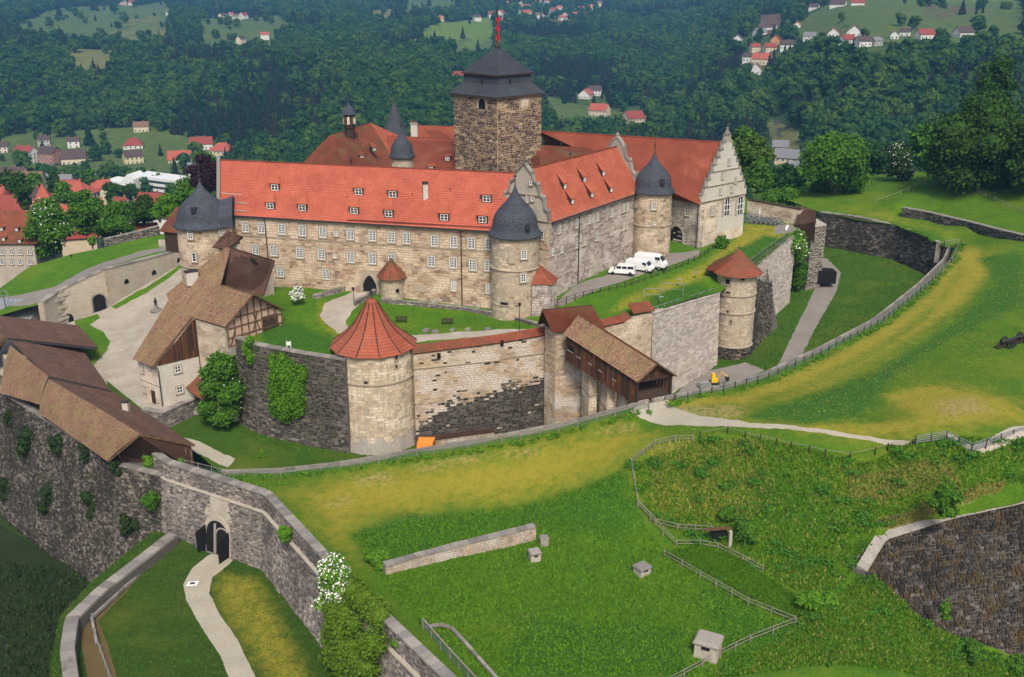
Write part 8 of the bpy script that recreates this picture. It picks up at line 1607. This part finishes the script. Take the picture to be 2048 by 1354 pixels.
tiled(BB, M['oldred'], ea, eb, rB, rA, nu=8); tiled(BB, M['oldred'], V3((a1 - nB * 14.6).xy, zE), V3((a0 - nB * 14.6).xy, zE), rA, rB, nu=4, name='rear_roof'); MB().poly([V3(a1.xy, zE), V3((a1 - nB * 14).xy, zE), rB]).obj('gable', M['plaster'], BB)
for x, y in ((4, 462), (34, 463), (8, 482), (40, 486)): dormer(BB, PP(ea, eb, rA, x, y), ea, eb, 1.1, .9, 1.6, up=rA - ea, mat='oldred')
r2_ = PY(130, 488, 262); house(PY(120, 505, 262), 20, 10, 5, 'c', 'm', .3, 'maroon-roofed wing behind the flowering chestnut', None, win=False)
# white office building
OB = empty('office_building', PY(320, 398, 640), 'white five-storey office building with long ribbon windows', 'office building')
c0, c1, c2, c3 = PY(283, 396, 640), PY(364, 404, 622), PY(382, 398, 640), PY(300, 392, 660); c0.z = c1.z = c2.z = c3.z = -81
def obx(cs, z0, z1, nm, mat): MB().hexa([V3(q.xy, z0) for q in cs], [V3(q.xy, z1) for q in cs]).obj(nm, mat, OB)
H5 = 17.6; obx((c0, c1, c2, c3), -84, -81 + H5, 'wall', M['white']); obx([q for q in (c0, c1, c2, c3)], -81 + H5, -81 + H5 + .8, 'parapet', M['white'])
dO = (c1 - c0).normalized(); nO = Vector((dO.y, -dO.x, 0))
for k in range(5):
    z = -79.6 + k * 3.45
    for i in range(9):
        a = c0 + dO * (1.2 + i * 2.75); MB().hexa([V3(q.xy, z) for q in (a, a + dO * 2.5, a + dO * 2.5 + nO * .15, a + nO * .15)], [V3(q.xy, z + 1.5) for q in (a, a + dO * 2.5, a + dO * 2.5 + nO * .15, a + nO * .15)]).obj('window', M['glass'], OB)
w0, w1, w2_, w3 = PY(210, 396, 652), PY(246, 392, 660), PY(283, 396, 640), PY(240, 398, 630); w0.z = w1.z = w2_.z = w3.z = -81
f0, f1, f2 = PY(212, 400, 640), PY(248, 402, 632), PY(272, 400, 636)
for q in (f0, f1, f2): q.z = -81
bkv = Vector((3, 16, 0)); obx((f0, f1, f1 + bkv, f0 + bkv), -84, -81 + 15.5, 'left_wall', M['white']); obx((f1, f2, f2 + bkv, f1 + bkv), -84, -81 + 17, 'entrance_block', M['white'])
for k in range(4):
    z = -79 + k * 3.6; a, b = f0.lerp(f1, .06), f0.lerp(f1, .92); nq = Vector((0, -.2, 0)); MB().hexa([V3(q.xy, z) for q in (a, b, b + nq, a + nq)], [V3(q.xy, z + 1.5) for q in (a, b, b + nq, a + nq)]).obj('window', M['glass'], OB)
a, b = f1.lerp(f2, .3), f1.lerp(f2, .75); MB().hexa([V3(q.xy, -81) for q in (a, b, b + nq, a + nq)], [V3(q.xy, -69) for q in (a, b, b + nq, a + nq)]).obj('stair_glazing', M['glass'], OB)
tp_ = [V3(f1.xy, -64), V3(f2.xy, -64), V3((f2 + bkv).xy, -64), V3((f1 + bkv).xy, -64)]; mid2 = (f1 + f2) / 2; MB().poly([tp_[0], tp_[1], V3(mid2.xy, -60.5)]).quad(tp_[0], V3(mid2.xy, -60.5), V3((mid2 + bkv).xy, -60.5), tp_[3]).quad(V3(mid2.xy, -60.5), tp_[1], tp_[2], V3((mid2 + bkv).xy, -60.5)).obj('pitched_parapet', M['white'], OB)
# ------------------------------------------------------------------ vehicles
M['tyre'] = m_plain('tyre', (.02, .02, .02), .9); M['car_white'] = m_plain('white_car_paint', (.78, .78, .78), .25, var=.02); M['dark_trim'] = m_plain('dark_trim', (.03, .03, .03), .6); M['redlamp'] = m_plain('red_lamp', (.4, .01, .01), .3); M['lamp_glass'] = m_plain('lamp_glass', (.6, .6, .6), .15)
def van(loc, L_, W_, H_, rz, label, kind):
    t = empty('parked_van', loc, label, 'van', 'white vans parked along the side wing', rz); hood = {0: .24, 1: .2, 2: .17}[kind]; k = L_
    top = [(-.5, .35), (-.5, .62), (-.475, .93), (-.44, 1.0), (.5 - hood - .13, 1.0), (.5 - hood - .02, .93), (.5 - hood + .07, .6), (.46, .5), (.5, .36), (.5, .2), (-.5, .2)]
    if kind == 0: top = [(-.5, .35), (-.49, .6), (-.46, .92), (-.42, 1.0), (.1, 1.0), (.17, .95), (.3, .6), (.46, .52), (.5, .36), (.5, .2), (-.5, .2)]
    def sec(y, s_): return [(x * k, y, z * H_) for x, z in top]
    m = MB(); n = len(top); ys = [(-W_ / 2, .9), (W_ / 2, .9)]
    V_ = []
    for y, ins in ((-W_ / 2, 0), (-W_ / 2 * .9, 1), (W_ / 2 * .9, 1), (W_ / 2, 0)):
        V_.append([(x * k * (1 if ins else .985), (y * (1 if ins else 1)) if z < .65 else y * (.93 if not ins else .93), (z * H_ if ins else (z * H_ * .975 if z > .3 else z * H_))) for x, z in top])
    for ring in V_: m.v += ring
    for r_ in range(3):
        for i in range(n): j = (i + 1) % n; m.f.append((r_ * n + i, r_ * n + j, (r_ + 1) * n + j, (r_ + 1) * n + i)); m.uv.append([(0, 0)] * 4); m.m.append(0)
    m.f += [tuple(range(n - 1, -1, -1)), tuple(range(3 * n, 4 * n))]; m.uv += [[(0, 0)] * n] * 2; m.m += [0, 0]
    link('body', m.mesh('body', M['car_white']), t, world=False)
    def pane(nm, pts, mat='glass'): o = MB(); o.poly(pts); link(nm, o.mesh(nm, M[mat]), t, world=False)
    xa, xb = (.5 - hood - .02, .5 - hood + .07) if kind else (.17, .3)
    pane('windscreen', [((xa + .012) * k, -W_ * .4, .92 * H_), ((xb + .012) * k, -W_ * .43, .62 * H_), ((xb + .012) * k, W_ * .43, .62 * H_), ((xa + .012) * k, W_ * .4, .92 * H_)])
    for s_ in (-1, 1):
        y = s_ * (W_ / 2 * .965 + .02); rngs = [(xa - .13, xa + .03)] if kind else [(-.44, -.2), (-.18, .0), (.02, .2)]
        for a, b in rngs: pane('side_window', [(a * k, y, .64 * H_), (b * k + (.03 * k if b == rngs[-1][1] else 0), y, .64 * H_), (b * k - .02 * k, y * .985, .9 * H_), (a * k, y * .985, .9 * H_)])
        for x in (-.32, .33):
            o = MB(); c = 14; o.lathe((0, 0, 0), [(0, -.11), (.3, -.11), (.34, -.07), (.34, .07), (.3, .11), (0, .11)], c); wq = link('wheel', o.mesh('wheel', M['tyre']), t, world=False); wq.location = (x * k, s_ * (W_ / 2 - .1), .34); wq.rotation_euler = (math.pi / 2, 0, 0)
            o = MB(); o.lathe((0, 0, 0), [(.2, -.12), (.2, .12), (0, .12)], 10); link('rim', o.mesh('rim', M['steel']), wq, world=False)
        pane('headlight', [(.5 * k * .965, s_ * W_ * .28, .5 * H_ * .96), (.5 * k + .01, s_ * W_ * .28, .4 * H_), (.5 * k + .01, s_ * W_ * .46, .4 * H_), (.5 * k * .965, s_ * W_ * .46, .5 * H_ * .96)], 'lamp_glass'); pane('tail_light', [(-.5 * k - .01, s_ * W_ * .4, .4 * H_), (-.5 * k - .01, s_ * W_ * .48, .4 * H_), (-.5 * k - .01, s_ * W_ * .48, .6 * H_), (-.5 * k - .01, s_ * W_ * .4, .6 * H_)], 'redlamp')
        o = MB().box((.27 * k, s_ * W_ * .55, .58 * H_), .12, .2, .22); link('mirror', o.mesh('mirror', M['dark_trim']), t, world=False)
    pane('rear_window', [(-.488 * k - .02, -W_ * .38, .64 * H_), (-.488 * k - .02, W_ * .38, .64 * H_), (-.476 * k - .02, W_ * .36, .9 * H_), (-.476 * k - .02, -W_ * .36, .9 * H_)])
    o = MB().box((.49 * k, 0, .2), .12, W_ * .9, .3); link('bumper', o.mesh('bumper', M['dark_trim']), t, world=False)
    return t
vz = lambda x, y: ow(x, y, 2.3)
van(vz(1301, 535), 6.0, 2.05, 2.6, R(-27), 'white high-roofed panel van, farthest right of the parked three', 2); van(vz(1279, 541), 5.1, 1.95, 2.0, R(-28), 'white low panel van, middle one of the parked three', 1); van(vz(1244, 548), 4.7, 1.85, 1.85, R(168), 'white minibus with dark side windows, left one of the parked three', 0)
# ------------------------------------------------------------------ small things
def bench(x, y, rz, lb):
    t = empty('park_bench', ow(x, y), lb, 'bench', 'benches on the ward lawn', rz)
    for i in range(3): o = MB().box((0, -.2 + i * .17, .44), 1.9, .13, .05); link('seat_slat', o.mesh('seat_slat', M['darkwood']), t, world=False)
    for i in range(3): o = MB().box((0, .27 + i * .03, .55 + i * .15), 1.9, .04, .11); link('back_slat', o.mesh('back_slat', M['darkwood']), t, world=False)
    for s_ in (-.75, .75):
        o = MB().box((s_, .05, 0), .1, .5, .44); o.bar((s_, .25, .4), (s_, .36, 1.0), .08); link('leg', o.mesh('leg', M['lead']), t, world=False)
bench(803, 645, .12, 'dark bench on the lawn, left one near the round tower roof'); bench(895, 649, .1, 'dark bench on the lawn, right one below the long wing')
for x, y, lb in ((852, 662, 'leftmost'), (870, 664, 'second'), (905, 662, 'third'), (935, 661, 'fourth'), (975, 660, 'rightmost')):
    q = ow(x, y); MB().box(q - Vector((0, 0, .1)), 1.1, .7, .45, x * .3, tp=.85).obj('slab', M['capstone'], empty('kerb_stone', q, '%s of the low stone slabs edging the ward path' % lb, 'stone slab', 'stone slabs beside the ward path'))
def lamp(p, h, lb, nm='street_lamp'):
    t = empty(nm, p, lb, 'street lamp'); MB().tube([p, p + Vector((0, 0, h))], .06, 6).obj('pole', M['lead'], t); MB().lathe(p + Vector((0, 0, h)), [(.05, 0), (.2, .1), (.24, .45), (.3, .5), (.05, .7), (0, .72)], 8).obj('lantern', M['dark_trim'], t)
lamp(ow(1039, 664), 4.2, 'slim lamp post on the lawn before the round corner tower'); lamp(ow(708, 607), 2.2, 'short lamp beside the curved path near the gateway'); lamp(V3(ca, 6.6), .9, 'small ball finial on top of the flared red cone', 'finial')
st_ = oc(313, 622); t = empty('fountain', st_, 'small dark stone figure on a plinth in the courtyard', 'statue'); MB().lathe(st_, [(1.2, 0), (1.2, .3), (.5, .4), (.3, 1.1), (.45, 1.2), (.2, 1.3)], 12).obj('basin', M['capstone'], t); MB().lathe(st_ + Vector((0, 0, 1.3)), [(.25, 0), (.3, .5), (.38, .85), (.15, 1.0), (.12, 1.1), (.2, 1.25), (.15, 1.45), (0, 1.5)], 10).obj('figure', M['lead'], t)
q = ow(578, 697); t = empty('info_board', q, 'white notice board on two posts at the lawn edge', 'sign')
for s_ in (-.3, .3): MB().box(q + Vector((s_, 0, 0)), .1, .1, 1.2).obj('post', M['white'], t)
MB().box(q + Vector((0, -.06, .5)), .6, .05, .6).obj('board', M['white'], t)
# low wall before the long wing, kerb along gateway path
lw = [ow(*q) for q in ((762, 604), (840, 612), (930, 622), (1010, 636), (1075, 654), (1110, 660))]; piece_wall('low_wall', 'low dark wall between the lawn and the long wing', 'wall', lw, [p.z - .5 for p in lw], [p.z + .55 for p in lw], 'gatestone', 'mortar_dark', .4, seed=140, cope='capstone', cw=.5, csl=.9, bh=.3, bw=.5, ch=.12)
b1 = [ow(*q) for q in ((628, 600), (690, 582), (728, 570))]; piece_wall('low_wall', 'low parapet on the left of the gateway path', 'wall', b1, [p.z - .5 for p in b1], [p.z + .7 for p in b1], 'gatestone', 'mortar_grey', .4, seed=141, cope='capstone', cw=.5, bh=.3, bw=.5)
b1 = [ow(*q) for q in ((712, 612), (760, 583))]; piece_wall('low_wall', 'low parapet on the right of the gateway path', 'wall', b1, [p.z - .5 for p in b1], [p.z + .7 for p in b1], 'gatestone', 'mortar_dark', .4, seed=142, cope='capstone', cw=.5, bh=.3, bw=.5)
# orange tent
q = onfield(848, 893, MOAT, -15); q = P(850, 892, -12.9); M['orange_tarp'] = m_plain('orange_tarp', (.85, .25, .04), .6, var=.05)
t = empty('site_container', q, 'bright orange box-shaped site cover in the moat beside the pale tower', 'container'); m = MB(); a, b, c, d = (q + Vector(v) for v in ((-1.5, -1, -2.5), (1.0, -1.1, -2.5), (1.5, 1.4, -2.5), (-1, 1.4, -2.5))); T = [a + Vector((.4, .6, 3.1)), b + Vector((.2, .5, 3.1)), c + Vector((0, 0, 3.3)), d + Vector((0, 0, 3.3))]
m.hexa([a, b, c, d], T); m.obj('body', M['orange_tarp'], t); MB().bar(T[3], T[2], .18).bar(T[2], T[1], .12).obj('lid_edge', M['wood'], t)
# cannons
def cannon(p, rz, lb):
    t = empty('cannon', p, lb, 'cannon', 'old cannons on the grass', rz)
    for s_ in (-.75, .75):
        o = MB(); o.lathe((0, 0, 0), [(.55, -.06), (.78, -.09), (.78, .09), (.55, .06), (.55, -.06)], 16); o.lathe((0, 0, 0), [(0, -.12), (.14, -.12), (.14, .12), (0, .12)], 8)
        for i in range(4): a = math.pi * i / 4; o.bar((math.cos(a) * .6, math.sin(a) * .6, 0), (-math.cos(a) * .6, -math.sin(a) * .6, 0), .07)
        w_ = link('wheel', o.mesh('wheel', M['dark_trim']), t, world=False); w_.location = (0, s_, .68); w_.rotation_euler = (math.pi / 2, 0, 0)
    o = MB(); o.tube([(-1.2, 0, .85), (-.9, 0, .92), (2.1, 0, 1.5)], .3, 10, r2=.19); link('barrel', o.mesh('barrel', M['lead']), t, world=False)
    o = MB(); o.bar((-2.2, -.25, .15), (.5, -.3, .8), .16, .3); o.bar((-2.2, .25, .15), (.5, .3, .8), .16, .3); o.bar((0, -.8, .68), (0, .8, .68), .14); link('carriage', o.mesh('carriage', M['darkwood']), t, world=False)
cannon(onfield(2014, 694), .35, 'dark cannon on the grass, the left of two'); cannon(onfield(2046, 684), .5, 'dark cannon cut by the right edge, the right of two')
# mini excavator and sheet-covered pallet at the foot of the pale wall
q = onfield(1428, 768, MOAT, -14); t = empty('mini_excavator', q, 'small yellow excavator on bare earth at the foot of the pale wall', 'excavator'); M['yellow'] = m_plain('yellow_paint', (.75, .5, .03), .5)
MB().box(q, 1.6, 1.3, .45).obj('tracks', M['dark_trim'], t); MB().box(q + Vector((0, 0, .45)), 1.1, 1.1, .5).obj('body', M['yellow'], t); MB().box(q + Vector((-.2, 0, .95)), .7, .9, 1.0, tp=.85).obj('cab', M['yellow'], t); MB().tube([q + Vector((.4, -.2, .8)), q + Vector((1.1, -.5, 2.4)), q + Vector((2.0, -.8, 1.7))], .12, 6).obj('boom', M['yellow'], t); MB().box(q + Vector((2.0, -.8, .9)), .5, .5, .7, tp=1.3).obj('bucket', M['dark_trim'], t)
q = onfield(1408, 774, MOAT, -14); t = empty('pallet', q, 'pale sheet-covered pallet beside the small excavator', 'pallet'); MB().box(q, 2.2, 1.4, .2, .3).obj('base', M['wood'], t); MB().box(q + Vector((0, 0, .2)), 2.1, 1.3, .7, .3, tp=.93).obj('sheet', M['steel'], t)
# tables and chairs on the terrace
ch_ = None; k_ = 0
for r_ in range(3):
    for c_ in range(7):
        x, y = 1494 + c_ * 9.5 + r_ * 3, 437 + r_ * 4.4 + c_ * .9; q = ow(x, y, 3.4); t = empty('terrace_table', q, 'light metal table with chairs, %s from left, %s row of the terrace' % (ORD[c_], ('back', 'middle', 'front')[r_]), 'table', 'tables on the terrace')
        MB().box(q + Vector((0, 0, .72)), .8, .8, .05, .3).obj('table_top', M['steel'], t); MB().box(q, .08, .08, .72).obj('leg', M['steel'], t)
        for s_ in (-1, 1): m = MB().box(q + Vector((s_ * .7, .1, .42)), .42, .42, .05, .3); m.box(q + Vector((s_ * .88, .12, .0)), .05, .42, .9, .3); m.obj('chair_seat', M['steel'], t)
for x in (1518, 1560): q = ow(x, 440, 3.4); t = empty('parasol', q, 'closed white parasol, %s one on the terrace' % ('left' if x < 1530 else 'right'), 'parasol'); MB().tube([q, q + Vector((0, 0, 2.8))], .04, 6).obj('pole', M['white'], t); MB().lathe(q + Vector((0, 0, 1.2)), [(.1, 0), (.18, .3), (.05, 1.6), (0, 1.7)], 8).obj('canopy', M['white'], t)
q = ow(1574, 457, 3.8); t = empty('bench_block', q, 'white stone bench on the grey paving', 'bench'); MB().box(q, .5, 3.0, .45, -.35).obj('seat', M['white'], t)
# steel climbing frames on the terrace lawn
for x, y, w_, lb in ((1303, 603, 2.6, 'left steel frame on the terrace lawn'), (1345, 592, 3.6, 'long steel frame beside the pale wall')):
    q = ow(x, y, 1); t = empty('steel_frame', q, lb, 'frame')
    for s_ in (-1, 1): MB().tube([q + Vector((s_ * w_ / 2, 0, 0)), q + Vector((s_ * w_ / 2, 0, 2.3))], .05, 6).obj('post', M['steel'], t)
    MB().bar(q + Vector((-w_ / 2, 0, 2.25)), q + Vector((w_ / 2, 0, 2.25)), .08).obj('rail', M['steel'], t); MB().bar(q + Vector((-w_ / 2, 0, 1.2)), q + Vector((w_ / 2, 0, 1.2)), .05).obj('rail', M['steel'], t)
for x, y in ((1358, 575), (1392, 560), (1322, 610)): q = ow(x, y, 1.5); t = empty('satellite_dish', q, 'small grey dish on a pole, near x %s of the terrace lawn' % {1358: 'the middle', 1392: 'the upper end', 1322: 'the lower end'}[x], 'dish'); t['label'] = 'small grey dish on a pole at %s of the terrace lawn' % {1358: 'the middle', 1392: 'the upper end', 1322: 'the lower end'}[x]; MB().tube([q, q + Vector((0, 0, 1.5))], .04, 6).obj('pole', M['steel'], t); MB().lathe(q + Vector((0, -.1, 1.4)), [(.4, .1), (.25, .02), (0, 0)], 12).obj('dish', M['steel'], t)
# sunken door in the mound
q = onfield(1452, 1086); t = empty('sunken_door', q, 'dark sunken doorway with stone jamb in the mound slope', 'doorway'); MB().box(q + Vector((-.7, .9, -.8)), 1.8, 1.0, 2.0).obj('recess', M['dark'], t); MB().box(q + Vector((.35, -.5, -.4)), .35, .5, 2.3).obj('jamb', M['plaster'], t); MB().bar(q + Vector((-2.6, .2, 1.7)), q + Vector((.4, .2, 2.0)), .3).obj('lintel', M['wood'], t)
st2 = onfield(392, 828, MOAT, -13); MB().lathe(st2, [(.5, -.2), (.75, .2), (.6, .8), (.3, 1.2), (0, 1.3)], 7, sx=1.4).obj('stone', M['capstone'], empty('boulder', st2, 'pale boulder on the grass by the white house', 'boulder'))
hb_ = bpy.data.objects
for x, y, lb in ((20, 592, 'tall iron wheel sculpture by the metal-roofed shed'),):
    q = PY(x - 8, 620, 190); t = empty('iron_wheel', q, lb, 'sculpture'); m = MB()
    for i in range(16): a, b = 2 * math.pi * i / 16, 2 * math.pi * (i + 1) / 16; m.bar(q + Vector((math.cos(a) * 1.0, 0, 3 + math.sin(a) * 1.0)), q + Vector((math.cos(b) * 1.0, 0, 3 + math.sin(b) * 1.0)), .1)
    m.bar(q + Vector((-1, 0, 3)), q + Vector((1, 0, 3)), .08); m.obj('wheel', M['steel'], t); MB().tube([q, q + Vector((0, 0, 4))], .08, 6).obj('pole', M['lead'], t)
lp = PY(145, 530, 215); t = empty('lamp_post', lp, 'floodlight on a short pole on the upper lawn', 'floodlight'); MB().tube([lp, lp + Vector((0, 0, 2))], .06, 6).obj('pole', M['lead'], t); MB().box(lp + Vector((0, 0, 2)), .5, .4, .4).obj('lamp_head', M['lead'], t)
# parked cars far below on the road
for x, y, c, lb in ((80, 331, 'car_white', 'tiny white car on the left part of the valley road'), (115, 332, 'dark_trim', 'tiny dark car on the valley road by the brick house'), (418, 345, 'car_white', 'tiny white van on the valley road beside the red-roofed house')):
    q = onhill(x, y) + Vector((0, 0, .5)); t = empty('car', q, lb, 'car'); MB().box(q + Vector((0, 0, .3)), 4.5, 1.8, .7, .1).obj('body', M[c], t); MB().box(q + Vector((-.2, 0, 1)), 2.5, 1.6, .55, .1, tp=.8).obj('cabin', M['glass'], t); MB().box(q, 3.4, 1.85, .35, .1).obj('wheels', M['tyre'], t)
# ------------------------------------------------------------------ haze over the whole valley
hz_ = MB(); hz_.hexa([(-8000, -60, -95), (8000, -60, -95), (8000, 6400, -95), (-8000, 6400, -95)], [(-8000, -60, 420), (8000, -60, 420), (8000, 6400, 420), (-8000, 6400, 420)])
t = NT('haze_air'); t.n.remove(t.b); vp = t.node('ShaderNodeVolumePrincipled'); vp.inputs['Color'].default_value = (.2, .55, 1.0, 1); vp.inputs['Density'].default_value = .00016; vp.inputs['Anisotropy'].default_value = .1
t.l.new(vp.outputs[0], t.n['Material Output'].inputs['Volume']); tag(hz_.obj('haze', t.mat), 'thin bluish air over the valley', 'haze', kind='stuff')
